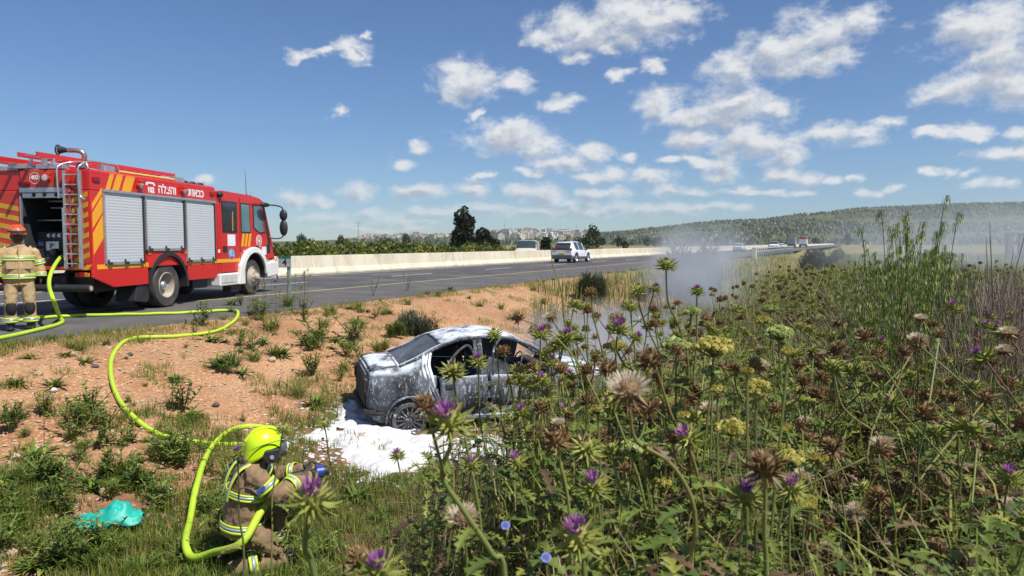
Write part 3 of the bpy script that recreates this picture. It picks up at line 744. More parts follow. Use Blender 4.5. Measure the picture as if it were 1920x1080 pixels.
g = MB(); g.prism([(5.60, 1.0), (5.78, 1.02), (5.72, 1.22), (5.6, 1.26)], 'x', -CW + .02, CW - .02); g.build('front_grille', red, truck, bevel=0.02)
g = MB(); g.tube(smooth_path([(CW - 0.1, 5.80, 0.52), (CW - 0.08, 6.0, 0.50), (CW - 0.08, 6.06, 0.40), (CW - 0.08, 5.98, 0.30), (CW - 0.08, 5.82, 0.30), (CW - 0.08, 5.80, 0.36)], 4), 0.02, 8); g.build('tow_hook', blk, truck, smooth=True)
g = MB(); g.tube(smooth_path([(CW - .05, 5.70, 1.12), (CW, 5.85, 1.24), (CW, 5.92, 1.10), (CW - .05, 5.86, 0.95)], 4), 0.012, 6); g.build('lamp_guard', lred, truck, smooth=True)
g = MB(); ws = [(5.07, 2.76), (5.49, 1.76)]; g.add([(-CW + 0.1, ws[0][0] + .01, ws[0][1]), (CW - 0.1, ws[0][0] + .01, ws[0][1]), (CW - 0.05, ws[1][0] + .012, ws[1][1]), (-CW + 0.05, ws[1][0] + .012, ws[1][1])], [(0, 1, 2, 3)]); g.build('windscreen', glass_t, truck)
# mirrors
mr = MB(); mr.tube(smooth_path([(CW, 4.95, 2.70), (CW + 0.18, 5.35, 2.72), (CW + 0.32, 5.62, 2.66), (CW + 0.33, 5.64, 2.5)], 5), 0.022, 8); mr.tube(smooth_path([(CW, 5.35, 1.70), (CW + 0.2, 5.5, 1.68), (CW + 0.33, 5.62, 1.74), (CW + 0.33, 5.64, 1.95)], 5), 0.022, 8)
mo = mr.build('mirror_arm', blk, truck, smooth=True)
for (z, h, wd) in ((2.42, 0.36, 0.24), (2.02, 0.52, 0.25)):
    g = MB(); g.blob((CW + 0.35, 5.66, z), (wd / 2 + .01, 0.09, h / 2), seg=14, rings=10); g.build('mirror', blk, mo, smooth=True, ang=180)
g = MB(); g.tube(smooth_path([(CW - .1, 4.9, 2.78), (CW + 0.14, 4.95, 2.74)], 3), 0.02, 8); g.blob((CW + 0.2, 4.72, 2.70), (0.10, 0.28, 0.07)); g.build('kerb_mirror', blk, truck, smooth=True, ang=180)
g = MB(); g.blob((CW + 0.05, 2.42, 2.86), (0.07, 0.12, 0.08)); g.build('side_lamp', blk, truck, smooth=True, ang=180)
# roof fittings of the cab
g = MB(); g.blob((0.35, 4.0, 2.99), (0.45, 0.42, 0.07)); g.build('roof_hatch', alub, truck, smooth=True, ang=180)
g = MB(); g.tube([(0.9, 4.55, 2.92), (0.9, 4.5, 3.75)], [0.012, 0.004], 6); g.cyl((0.9, 4.55, 2.9), (0.9, 4.55, 3.0), 0.03); g.build('antenna', blk, truck)
for x in (-0.8, 0.8):
    g = MB(); g.lathe([(0.10, 0), (0.10, 0.1), (0.06, 0.16)], (x, 4.86, 2.86), 'z', 14); g.build('beacon', mat('beacon_blue', (0.03, 0.06, 0.25), 0.2), truck, smooth=True)
# ---- roof of the body
def beam(name, a, b_, wd, h, mtl, par=truck, bev=0.006):
    a = Vector(a); b_ = Vector(b_); d = b_ - a; g = MB(); rot = d.to_track_quat('Y', 'Z').to_matrix()
    g.box((a + b_) / 2, (wd, d.length, h), 0, rot); return g.build(name, mtl, par, bevel=bev)


lad = beam('roof_ladder', (0.05, -3.0, 3.30), (0.05, 1.6, 3.26), 0.035, 0.09, red); 
g = MB(); g.box2((0.44, -3.0, 3.255), (0.475, 1.6, 3.345)); g.build('stile', red, lad)
for k in range(15):
    g = MB(); g.cyl((0.06, -2.85 + k * 0.3, 3.29), (0.45, -2.85 + k * 0.3, 3.29), 0.014, 8); g.build('rung', alub, lad, smooth=True)
lad2 = beam('roof_ladder', (-0.75, -3.1, 3.22), (-0.75, 1.2, 3.20), 0.035, 0.09, red); g = MB(); g.box2((-0.36, -3.1, 3.175), (-0.325, 1.2, 3.265)); g.build('stile', red, lad2)
for k in range(14):
    g = MB(); g.cyl((-0.74, -2.95 + k * 0.3, 3.21), (-0.35, -2.95 + k * 0.3, 3.21), 0.014, 8); g.build('rung', alub, lad2, smooth=True)
for k, (x, y, z, s_) in enumerate(((-0.28, -2.52, 3.11, (0.5, 0.2, 0.10)), (0.36, -2.48, 3.10, (0.6, 0.2, 0.10)), (-0.05, -2.56, 3.20, (0.07, 0.04, 0.2)), (0.25, -2.56, 3.18, (0.12, 0.05, 0.16)), (0.45, -2.56, 3.19, (0.06, 0.05, 0.16)))):
    g = MB(); g.box((x, y, z), s_); g.build('ladder_bracket', alub, truck, bevel=0.012)
g = MB(); g.prism([(-0.62, 3.14), (-0.48, 3.14), (-0.55, 3.34), (-0.6, 3.36)], 'y', -2.9, -2.86); g.build('warning_plate', alub, truck)
g = MB(); g.tube([(-1.1, -2.5, 3.09), (-0.3, -2.5, 3.12)], 0.02); g.build('roof_rail', alub, truck, smooth=True)
g = MB(); g.box2((-1.24, -2.56, 3.03), (-0.35, -2.2, 3.10)); g.build('tread_plate', mat('tread', (0.55, 0.54, 0.52), 0.5, metal=.5, col2=(0.35, 0.34, 0.33), scale=30), truck)
# water cannon
mon = MB(); mon.cyl((0.40, -1.7, 3.02), (0.40, -1.7, 3.26), 0.08, 16); mon.lathe([(0.11, 0), (0.11, 0.05), (0.08, 0.06)], (0.40, -1.7, 3.16), 'z', 16)
mo_ = mon.build('water_cannon', mat('cannon_green', (0.12, 0.16, 0.14), 0.5), truck, smooth=True)
g = MB(); g.tube(smooth_path([(0.40, -1.7, 3.26), (0.46, -1.71, 3.33), (0.49, -1.72, 3.42), (0.44, -1.74, 3.50), (0.32, -1.76, 3.53), (0.16, -1.78, 3.53)], 5), 0.052, 12); g.build('cannon_pipe', mat('old_steel', (0.55, 0.46, 0.38), 0.35, metal=0.8, col2=(0.35, 0.25, 0.2), scale=6), mo_, smooth=True)
g = MB(); g.tube([(0.18, -1.78, 3.53), (0.10, -1.79, 3.535), (0.02, -1.8, 3.54), (-0.03, -1.81, 3.54)], [0.04, 0.055, 0.075, 0.088], 16)
g.build('cannon_nozzle', blk, mo_, smooth=True)
g = MB(); d_ = Vector((-0.97, -0.24, 0.05)).normalized(); c0 = Vector((-0.04, -1.81, 3.54)); a_ = d_.orthogonal().normalized(); b2 = d_.cross(a_)
g.loft([[c0 + d_ * off + (a_ * math.cos(q) + b2 * math.sin(q)) * rr for q in np.linspace(0, 2 * math.pi, 21)[:-1]] for off, rr in ((0, 0.092), (0, 0.11), (0.025, 0.11), (0.025, 0.092), (0, 0.092))], 0, True, False); g.build('cannon_ring', blk, mo_, smooth=True)
# hand rails and rear ladder
for pts in ([(0.62, -2.66, 2.45), (0.60, -2.66, 2.98), (0.62, -2.6, 3.12), (0.72, -2.4, 3.20), (0.95, -2.3, 3.20), (1.02, -2.3, 3.05)],
            [(1.22, -2.68, 2.42), (1.10, -2.68, 2.52), (1.06, -2.66, 2.98), (1.08, -2.6, 3.12), (1.12, -2.35, 3.22), (1.15, -1.9, 3.22), (1.16, -1.62, 3.20), (1.16, -1.55, 3.03)]):
    g = MB(); g.tube(smooth_path(pts, 6), 0.018, 10); g.build('hand_rail', alub, truck, smooth=True)
g = MB(); g.cyl((1.14, -2.05, 3.03), (1.14, -2.05, 3.2), 0.015); g.build('rail_post', alub, truck)
LD = empty('rear_ladder', (0, 0, 0)); LD.parent = truck
for x in (0.76, 1.10):
    g = MB(); g.box2((x - 0.02, -2.70, 1.72), (x + 0.02, -2.63, 3.0)); g.build('stile', alub, LD, bevel=0.005)
    g = MB(); g.box2((x - 0.005, -2.76, 1.02), (x + 0.045, -2.70, 2.25)); g.build('lower_stile', alub, LD, bevel=0.005)
for k in range(10):
    z = 1.12 + 0.20 * k
    g = MB(); g.cyl((0.76, -2.70 if z < 2 else -2.665, z), (1.11, -2.70 if z < 2 else -2.665, z), 0.014, 8); g.build('rung', alub, LD, smooth=True)
g = MB(); g.tube([(0.80, -2.64, 1.2), (0.80, -2.64, 2.85)], 0.018, 8); g.build('red_pole', red, truck)
# gear along the right roof edge
g = MB(); g.cyl((HX - 0.12, -1.55, 3.09), (HX - 0.12, 0.9, 3.09), 0.03, 10); g.build('roof_pole', mat('pole_yellow', (0.7, 0.5, 0.12), 0.5), truck, smooth=True)
for y in (-1.9, 0.65):
    g = MB(); g.box2((HX - 0.22, y - 0.16, 3.03), (HX - 0.04, y + 0.16, 3.17)); g.build('pole_clamp', alub, truck, bevel=0.02)
for k, y in enumerate((1.0, 1.35, 1.7)):
    g = MB(); g.blob((HX - 0.15, y, 3.07), (0.07, 0.14, 0.05)); g.build('roof_fitting', blk, truck, smooth=True, ang=180)
# ------------------------------------------------------------------ cars: ring-lofted shells split into named parts
def interp(y, tab): return float(np.interp(y, [a for a, _ in tab], [c for _, c in tab]))


def car_shell(sp, step):
    L = sp['L']; ys = list(np.arange(0, L + 1e-6, step)); rings = []
    for y in ys:
        zb, zt, hw, ht = (interp(y, sp[k]) for k in ('zb', 'zt', 'hw', 'ht'))
        zl = interp(y, sp['zl'])
        for yw in sp['axles']:
            d = abs(y - yw)
            if d < sp['R']: zl = max(zl, sp['wz'] + math.sqrt(sp['R'] ** 2 - d * d))
        zl = min(zl, zb - 0.08); h = zb - zl
        half = [(hw * .955, zl), (hw * .995, zl + h * .3), (hw, zl + h * .55), (hw * .99, zl + h * .82), (hw * .955, zb), (ht, zt - sp.get('edge', .055) * min(1, max(0.25, (zt - zb) / .3))), (ht * .72, zt - .012), (0, zt)]
        ring = [Vector((x, y, z)) for x, z in half] + [Vector((-x, y, z)) for x, z in half[-2::-1]]
        rings.append(ring)
    return ys, rings


def shell_part(ys, rings, pick, cap0=False, cap1=False):
    """faces for which pick(y_mid, row 0..6, side) is true (row counts from sill up)"""
    mb = MB(); n = len(rings[0]); used = {}
    for i in range(len(ys) - 1):
        for j in range(n - 1):
            row = j if j < 7 else n - 2 - j
            if pick((ys[i] + ys[i + 1]) / 2, row, 1 if j < 7 else -1):
                idx = []
                for (a, c) in ((i, j), (i, j + 1), (i + 1, j + 1), (i + 1, j)):
                    if (a, c) not in used: used[(a, c)] = mb.n; mb.v.append(tuple(rings[a][c])); mb.n += 1
                    idx.append(used[(a, c)])
                mb.f.append(tuple(idx[::-1])); mb.m.append(0); mb.t.append(.5)
    if cap0: mb.add(rings[0], [tuple(range(n))])
    if cap1: mb.add(rings[-1], [tuple(range(n - 1, -1, -1))])
    return mb


def car_wheels(root, sp, rubm, rimm_, hw, r, wd=0.2, name='wheel'):
    for y in sp['axles']:
        for s in (1, -1):
            wh = empty(name, (s * hw, y, r)); wh.parent = root; rr = r * .66
            g = MB(); g.lathe([(rr, -wd / 2), (r * .95, -wd / 2), (r, -wd * .36), (r, wd * .36), (r * .95, wd / 2), (rr, wd / 2), (rr * .95, 0), (rr, -wd / 2)], (0, 0, 0), 'x', 28, caps=False); g.build('tyre', rubm, wh, smooth=True)
            g = MB(); a = s * wd * .46; g.lathe([(rr, a), (rr * .9, a - s * .03), (rr * .3, a - s * .015), (.001, a - s * .01)], (0, 0, 0), 'x', 24, caps=False)
            for k in range(5):
                q = 2 * math.pi * k / 5; d = Vector((0, math.cos(q), math.sin(q))); g.box(d * rr * .55 + Vector((a - s * .01, 0, 0)), (.03, rr * .2, rr * .95), 0, Matrix.Rotation(q - math.pi / 2, 3, 'X'))
            g.build('rim', rimm_, wh, smooth=True)


SUV = dict(L=4.4, axles=(0.88, 3.5), R=.40, wz=.33,
    zb=[(0, .92), (.1, 1.02), (2.2, .98), (3.2, .95), (4.2, .84), (4.4, .72)], zt=[(0, 1.0), (.12, 1.22), (.45, 1.55), (.9, 1.63), (2.2, 1.66), (2.6, 1.58), (3.35, 1.06), (4.2, .92), (4.4, .78)],
    hw=[(0, .80), (.15, .88), (.8, .91), (3.6, .90), (4.15, .84), (4.4, .66)], ht=[(0, .68), (.12, .66), (.45, .60), (.9, .62), (2.4, .62), (3.3, .70), (4.2, .70), (4.4, .55)], zl=[(0, .45), (.2, .28), (4.2, .24), (4.4, .4)])
SEDAN = dict(L=4.4, axles=(0.8, 3.45), R=.36, wz=.30,
    zb=[(0, .80), (.1, .86), (2.2, .84), (3.2, .80), (4.2, .70), (4.4, .6)], zt=[(0, .9), (.08, .98), (.75, 1.02), (1.5, 1.36), (2.0, 1.41), (2.6, 1.37), (3.4, .92), (4.2, .8), (4.4, .66)],
    hw=[(0, .74), (.15, .82), (.8, .86), (3.6, .85), (4.15, .80), (4.4, .62)], ht=[(0, .64), (.75, .64), (1.5, .55), (2.5, .55), (3.4, .66), (4.2, .66), (4.4, .52)], zl=[(0, .42), (.2, .25), (4.2, .22), (4.4, .35)])
VAN = dict(L=5.0, axles=(1.0, 4.1), R=.42, wz=.36,
    zb=[(0, 1.0), (3.6, 1.05), (4.2, 1.05), (4.9, .98), (5.0, .9)], zt=[(0, 1.75), (.15, 1.88), (3.2, 1.90), (3.35, 1.86), (3.95, 1.16), (4.85, 1.05), (5.0, .95)],
    hw=[(0, .92), (.3, .96), (4.3, .95), (4.8, .92), (5.0, .80)], ht=[(0, .84), (3.2, .82), (3.95, .84), (4.8, .82), (5.0, .7)], zl=[(0, .4), (4.8, .35), (5.0, .45)], edge=.09)
PICKUP = dict(L=5.2, axles=(1.1, 4.2), R=.42, wz=.37,
    zb=[(0, 1.02), (5.0, 1.0), (5.2, .85)], zt=[(0, 1.05), (1.95, 1.06), (2.1, 1.72), (2.3, 1.80), (3.3, 1.80), (3.9, 1.15), (5.0, 1.08), (5.2, .9)],
    hw=[(0, .90), (.2, .93), (4.8, .92), (5.2, .8)], ht=[(0, .85), (1.9, .85), (2.1, .72), (3.3, .70), (3.9, .80), (5.2, .7)], zl=[(0, .55), (.3, .42), (5.2, .5)])
car_white = mat('white_car_paint', (0.72, 0.74, 0.76), 0.25, col2=(0.70, 0.72, 0.74), scale=1, coat=0.4)
van_cream = mat('van_cream', (0.62, 0.58, 0.48), 0.4, col2=(0.58, 0.54, 0.45), scale=1)
grey_cladding = mat('grey_cladding', (0.10, 0.115, 0.13), 0.6)
carglass = mat('car_glass', (0.03, 0.045, 0.05), 0.05, col2=(0.05, 0.07, 0.08), spec=0.8)
tail_red = mat('tail_red', (0.35, 0.01, 0.015), 0.25)


def simple_car(name, sp, paint, wins, roof_y, screen, rearw, loc, heading, label, cat, group=None, step=.1, clad=True, wheels=True, tail=None):
    """wins: side-window spans; roof_y: roof span; screen/rearw: glass spans along the top rows"""
    root = empty(name, loc, -heading, label, cat, group)
    ys, rg = car_shell(sp, step)
    inw = lambda y, sps: any(a < y < c for a, c in sps)
    def is_glass(y, row): return (row == 4 and inw(y, wins)) or (row >= 5 and inw(y, [screen, rearw]))
    shell_part(ys, rg, lambda y, r_, s: not is_glass(y, r_) and not (clad and r_ == 0), True, True).build('body', paint, root, smooth=True, ang=35)
    if clad: shell_part(ys, rg, lambda y, r_, s: r_ == 0).build('cladding', grey_cladding, root, smooth=True)
    for (a, c) in wins:
        for sd_ in (1, -1): shell_part(ys, rg, lambda y, r_, s: r_ == 4 and a < y < c and s == sd_).build('side_window', carglass, root, smooth=True)
    for nm, (a, c) in (('windscreen', screen), ('rear_window', rearw)):
        if c > a: shell_part(ys, rg, lambda y, r_, s: r_ >= 5 and a < y < c).build(nm, carglass, root, smooth=True)
    g = MB(); g.box2((-.7, .3, .25), (.7, sp['L'] - .3, .5)); g.build('underbody', blk, root)
    if wheels: car_wheels(root, sp, rub, alub, interp(1, sp['hw']) - .12, sp['wz'] + .01)
    if tail:
        for s in (1, -1):
            g = MB(); (x0, x1, z0, z1) = tail; g.box2((s * x0, -.03, z0), (s * x1, .05, z1)); g.build('tail_lamp', tail_red, root, bevel=.02)
    g = MB(); g.box2((-.26, -.035, sp['zl'][0][1] + .2), (.26, -.01, sp['zl'][0][1] + .31)); g.build('number_plate', yst, root)
    return root


suv = simple_car('white_suv', SUV, car_white, [(0.75, 1.55), (1.65, 2.55), (2.6, 3.0)], (.5, 2.4), (2.55, 3.3), (.02, .45), rp(36.0, -8.6), VA, 'white crossover car driving away along the barrier, seen from behind', 'car', tail=(.42, .86, .98, 1.12))
g = MB(); g.box2((-.84, -.04, .28), (.84, .1, .62)); g.build('rear_bumper', grey_cladding, suv, bevel=.05)
g = MB(); g.box2((-.62, .30, 1.50), (.62, .48, 1.56)); g.build('spoiler', car_white, suv, bevel=.02)
g = MB(); g.box2((-.6, -.02, 1.1), (.6, .04, 1.14)); g.build('light_bar', tail_red, suv)
for s in (1, -1):
    g = MB(); g.blob((s * 1.0, 2.75, 1.02), (.10, .08, .08)); g.build('mirror', blk, suv, smooth=True, ang=180)
simple_car('cream_van', VAN, van_cream, [(1.2, 2.0), (2.5, 3.3)], (.2, 3.2), (3.32, 3.92), (0, 0), Vector((0.5, 63.5, -0.14)) + RD * 2.6, VA + math.pi - 0.35, 'cream van with a dark windscreen showing above the concrete barrier', 'van', clad=False)
G_FAR = 'cars far along the motorway'
simple_car('distant_car', SEDAN, car_white, [(1.1, 1.8), (1.9, 2.9)], (1.5, 2.5), (2.6, 3.4), (.75, 1.45), Vector((.317 * 118, 118, 0)), VA, 'small white car far down the road, nearest of the distant traffic', 'car', step=.2, tail=(.45, .7, .72, .84))
simple_car('distant_pickup', PICKUP, car_white, [(2.2, 2.7), (2.8, 3.4)], (2.2, 3.2), (3.3, 3.9), (1.9, 2.12), Vector((.3667 * 140, 140, 0)), VA, 'pale pickup truck far away above the end of the guard rail', 'pickup', step=.2, clad=False, tail=(.7, .88, .75, .98))
simple_car('distant_car', SEDAN, car_white, [(1.1, 1.8), (1.9, 2.9)], (1.5, 2.5), (2.6, 3.4), (.75, 1.45), Vector((.3775 * 170, 170, 0)), VA, 'tiny white car far away just right of the pale pickup', 'car', step=.2, tail=(.45, .7, .72, .84))
lorry_grey = mat('lorry_grey', (0.22, 0.25, 0.28), 0.5); lorry_wht = mat('lorry_white', (0.7, 0.7, 0.68), 0.5)


def lorry(loc, body_m, label, top=None):
    root = empty('distant_lorry', loc, -VA, label, 'lorry')
    g = MB(); g.box2((-1.2, 0, 1.0), (1.2, 5.0, 3.3)); g.build('cargo_box', body_m, root, bevel=.05)
    g = MB(); g.prism([(5.1, .5), (7, .5), (7, 1.6), (6.6, 2.6), (5.1, 2.6)], 'x', -1.15, 1.15); g.build('cab', lorry_wht, root, bevel=.05)
    g = MB(); g.box2((-1.0, .2, .5), (1.0, 6.8, 1.0)); g.build('chassis', blk, root)
    for y in (1.2, 5.9):
        for s in (1, -1): wheel(root, s * 1.0, y, .48, .28, s)
    if top: g = MB(); g.box2((-1.22, -.02, 2.7), (1.22, 5.02, 3.32)); g.build('cover', top, root, bevel=.05)


lorry(Vector((.392 * 225, 225, 0)), lorry_grey, 'dark grey lorry far away beyond the pale pickup')
lorry(Vector((.4085 * 235, 235, 0)), lorry_wht, 'far lorry with a red top, last of the traffic in sight', mat('lorry_red', (0.4, 0.05, 0.04), 0.6))

# ---- the burnt-out car
bm_ = bpy.data.materials.new('burnt_metal_with_foam'); bm_.use_nodes = True; t = bm_.node_tree; b = t.nodes['Principled BSDF']
tc = t.nodes.new('ShaderNodeTexCoord').outputs['Object']
def noi2(scale, stretch=(1, 1, 1), det=6.0, ro=.65):
    mp = nn(t, 'ShaderNodeMapping', inp={0: tc}); mp.inputs['Scale'].default_value = stretch
    return nn(t, 'ShaderNodeTexNoise', inp={'Vector': mp.outputs[0], 'Scale': scale, 'Detail': det, 'Roughness': ro}).outputs['Fac']
c_ = cmix(rng(noi2(2.2), .40, .60), (0.018, 0.02, 0.026), (0.105, 0.125, 0.155))
c_ = cmix(rng(noi2(5, det=8), .54, .66), c_, (0.17, 0.20, 0.235))
streak = mth(t, 'MULTIPLY', rng(noi2(22, (1, 1, .20), 5), .54, .62), rng(noi2(3.0), .42, .58))
spots = rng(noi2(38, (1, 1, .6), 3), .60, .66)
nz_ = nn(t, 'ShaderNodeSeparateXYZ', inp={0: nn(t, 'ShaderNodeNewGeometry').outputs['Normal']}).outputs[2]
topm = mth(t, 'MULTIPLY', rng(nz_, .66, .95), rng(noi2(4.5, det=8), .36, .52))
sootp = rng(noi2(1.6, (1, 1, .8), 5), .50, .62)
c_ = cmix(mth(t, 'MULTIPLY', sootp, .8), c_, (0.016, 0.017, 0.02))
lumps = rng(noi2(3.6, (1, 1, .4), 8, .72), .63, .71)
fm = mth(t, 'MAXIMUM', mth(t, 'MAXIMUM', mth(t, 'MULTIPLY', streak, .6), mth(t, 'MULTIPLY', spots, .6)), mth(t, 'MAXIMUM', topm, mth(t, 'MULTIPLY', lumps, .85)))
c_ = cmix(fm, c_, (0.62, 0.67, 0.74)); t.links.new(c_, b.inputs['Base Color']); b.inputs['Roughness'].default_value = .75
bn = nn(t, 'ShaderNodeBump', inp={'Strength': .5, 'Distance': .02, 'Height': fm}); t.links.new(bn.outputs[0], b.inputs['Normal'])
soot = mat('soot', (0.012, 0.012, 0.013), 0.9, col2=(0.045, 0.043, 0.043), scale=5, dirt=(0.5, 0.52, 0.55), dscale=5, dlo=.60, dhi=.74)
charm = mat('charred_frame', (0.03, 0.03, 0.032), 0.85, col2=(0.10, 0.10, 0.105), scale=7, dirt=(0.62, 0.65, 0.7), dscale=9, dlo=.56, dhi=.66)
foamw = mat('foam_white', (0.84, 0.85, 0.87), 0.8, col2=(0.76, 0.78, 0.82), scale=6, bump=.35, bscale=22, spec=.3)
WR = dict(L=4.35, axles=(0.78, 3.42), R=.335, wz=.27,
    zb=[(0, .83), (.18, .86), (.24, .90), (.8, .93), (2.2, .90), (3.2, .86), (4.1, .74), (4.35, .6)],
    zt=[(0, .92), (.17, .95), (.22, 1.00), (.34, 1.035), (.62, 1.06), (.9, 1.19), (1.25, 1.38), (1.6, 1.47), (2.0, 1.50), (2.4, 1.46), (2.75, 1.33), (3.3, .98), (4.0, .84), (4.35, .66)],
    hw=[(0, .70), (.17, .72), (.22, .79), (.36, .84), (.9, .86), (3.5, .85), (4.05, .79), (4.35, .58)], ht=[(0, .60), (.17, .62), (.3, .68), (.62, .66), (1.2, .58), (1.6, .565), (2.4, .56), (3.3, .68), (4.1, .66), (4.35, .5)], zl=[(0, .45), (.18, .42), (.26, .30), (.4, .25), (4.1, .22), (4.35, .36)])
CT = R(18.0); cf = Vector((math.cos(CT), math.sin(CT), 0)); cr = Vector((math.sin(CT), -math.cos(CT), 0))
wpt = at(766, 812, 10.35)
CO = wpt - cr * .74 - cf * .78; CO.z = wpt.z - .03
wreck = empty('burnt_car', CO, -(math.pi / 2 - CT), 'burnt-out saloon car covered in white foam in the ditch', 'car wreck')
wreck.rotation_euler = (R(-1.0), R(1.0), -(math.pi / 2 - CT))
ys, rg = car_shell(WR, .0435)
ys, rg = ys[4:], rg[4:]                                # short tail
rng_ = random.Random(4)
for ring in rg:                                    # heat-buckled sheet metal
    for q in ring:
        q += Vector((mnoise.noise(q * 4.0), mnoise.noise(q * 4.0 + Vector((9, 0, 0))), mnoise.noise(q * 5.0 + Vector((0, 9, 0))))) * .010
RDR = (1.17, 1.98); FDR = (2.0, 3.02)
GW = lambda y, r_: (r_ == 4 and (1.05 < y < 1.80 or 1.90 < y < 3.28)) or (r_ >= 5 and (.66 < y < 1.26 or 2.62 < y < 3.28))
body_pick = lambda y, r_, s: not GW(y, r_) and not (r_ in (1, 2, 3) and RDR[0] < y < FDR[1]) and not (r_ >= 5 and 3.34 < y < 4.2) and not (r_ >= 5 and .22 < y < .62)
shell_part(ys, rg, body_pick, True, True).build('body', bm_, wreck, smooth=True, ang=40, solid=.025)
shell_part(ys, rg, lambda y, r_, s: r_ >= 5 and .22 < y < .62).build('boot_lid', bm_, wreck, smooth=True, solid=.03, loc=(0, 0, .012))
shell_part(ys, rg, lambda y, r_, s: r_ >= 5 and 3.34 < y < 4.2).build('bonnet', bm_, wreck, smooth=True, solid=.03, loc=(0, 0, .015))
for s in (1, -1):
    g = MB(); pts = [rg[i][5 if s > 0 else 9] for i in range(len(ys)) if .62 < ys[i] < 3.34][::4]; g.tube(smooth_path(pts, 3), .032, 8); g.build('roof_rail', bm_, wreck, smooth=True)
    for y in (1.85,):
        i = min(range(len(ys)), key=lambda q: abs(ys[q] - y)); g = MB(); g.tube([rg[i][4 if s > 0 else 10], rg[i][5 if s > 0 else 9]], .035, 8); g.build('pillar', charm, wreck)
sg_ = mat('sooty_glass', (0.035, 0.037, 0.04), .35, col2=(0.12, 0.12, 0.125), scale=3, dirt=(0.3, 0.31, 0.33), dscale=6, dlo=.56, dhi=.7)
shell_part(ys, rg, lambda y, r_, s: r_ >= 5 and .66 < y < 1.26).build('rear_window', sg_, wreck, smooth=True, loc=(0, 0, -.02))
for a_, c_ in ((1.05, 1.80), (1.90, 2.9)): shell_part(ys, rg, lambda y, r_, s: r_ == 4 and s < 0 and a_ < y < c_).build('side_window', sg_, wreck, smooth=True, loc=(.02, 0, 0))  # far-side panes added to turn the view through the cabin dark grey
# front doors and far rear door stay shut, near rear door hangs open
for s in (1, -1):
    fd = shell_part(ys, rg, lambda y, r_, q: r_ in (1, 2, 3) and FDR[0] + .02 < y < FDR[1] and q == s).build('front_door', bm_, wreck, smooth=True, solid=.03, loc=(s * .006, 0, 0))
    g = MB(); k0 = 4 if s > 0 else 10
    pt = [rg[int(y / .0435) - 4][k0] + Vector((0, 0, dz)) for y, dz in ((2.05, 0), (2.06, .2), (2.08, .38))] + [rg[int(y / .0435) - 4][5 if s > 0 else 9] for y in (2.3, 2.6, 2.9, 3.1)]
    g.tube(smooth_path(pt, 4), .018, 6); g.build('window_frame', charm, fd, smooth=True)
    hinge = Vector((s * .85, RDR[1], 0)); rd_ = empty('rear_door', hinge); rd_.parent = wreck
    if s > 0: rd_.rotation_euler = (0, 0, R(15))
    p = shell_part(ys, rg, lambda y, r_, q: r_ in (1, 2, 3) and RDR[0] < y < RDR[1] - .02 and q == s)
    p.v = [tuple(Vector(v) - hinge) for v in p.v]; p.build('door_panel', bm_, rd_, smooth=True, solid=.05)
    g = MB(); fr = [(1.20, .90), (1.28, 1.02), (1.42, 1.16), (1.60, 1.28), (1.76, 1.32), (1.84, 1.12), (1.92, .91)]
    g.tube(smooth_path([Vector((s * (.82 - (z - .9) * .55), y, z)) - hinge for y, z in fr], 5), .020, 6); g.tube([Vector((s * .80, 1.33, .93)) - hinge, Vector((s * .72, 1.36, 1.10)) - hinge], .012, 6); g.build('window_frame', charm, rd_, smooth=True)
    if s > 0:
        g = MB(); g.box2((-.015, -.74, .765), (.028, -.60, .82)); g.build('handle', soot, rd_, bevel=.008)
# foam-whitened door jamb
g = MB()
for off, w_ in ((0, .022), (.055, .016), (.10, .022)):
    g.tube(smooth_path([Vector((x + .004, y + off, z)) for x, y, z in ((.60, 1.02, 1.22), (.70, .98, 1.06), (.80, 1.0, .93), (.835, 1.05, .75), (.845, 1.14, .55), (.83, 1.26, .36))], 5), w_, 6)
g.build('door_jamb', mat('foamy_jamb', (0.78, 0.8, 0.84), .6, col2=(0.3, 0.32, 0.35), scale=9, lo=.3, hi=.55), wreck, smooth=True)
# inside: floor, bulkhead, bench, seat frames, dash, wheel
g = MB(); g.box2((-.76, .3, .24), (.76, 4.0, .30)); g.box2((-.74, 3.15, .3), (.74, 3.25, .85)); g.box2((-.7, .70, .3), (.7, .78, .9)); g.box2((-.70, .24, .3), (.70, .28, .85)); g.build('floor_pan', soot, wreck, bevel=.01)
for x, y in ((.36, 2.15), (-.36, 2.15)):
    st_ = empty('seat_frame', (x, y, .3)); st_.parent = wreck
    g = MB(); g.tube(smooth_path([(-.2, -.1, .2), (-.2, -.22, .5), (-.17, -.3, .78), (0, -.32, .86), (.17, -.3, .78), (.2, -.22, .5), (.2, -.1, .2)], 5), .018, 6)
    for z in (.35, .5, .65): g.tube([(-.2, -.1 - z * .28, z), (.2, -.1 - z * .28, z)], .008, 5)
    g.build('back_frame', charm, st_, smooth=True)
    g = MB(); g.box2((-.22, -.1, .14), (.22, .38, .19)); g.build('seat_pan', charm, st_, bevel=.01)
g = MB(); g.box2((-.6, .8, .42), (.6, 1.2, .52)); g.build('rear_bench', soot, wreck, bevel=.03)
g = MB(); g.box2((-.70, 2.95, .78), (.70, 3.15, .92)); g.build('dashboard', soot, wreck, bevel=.04)
g = MB(); c0 = Vector((-.36, 2.82, .86)); g.tube([c0 + Vector((.18 * math.cos(q), .06 * math.sin(q), .17 * math.sin(q))) for q in np.linspace(0, 2 * math.pi, 21)], .013, 6); g.tube([c0, (-.36, 3.0, .75)], .02, 6); g.build('steering_wheel', charm, wreck, smooth=True)
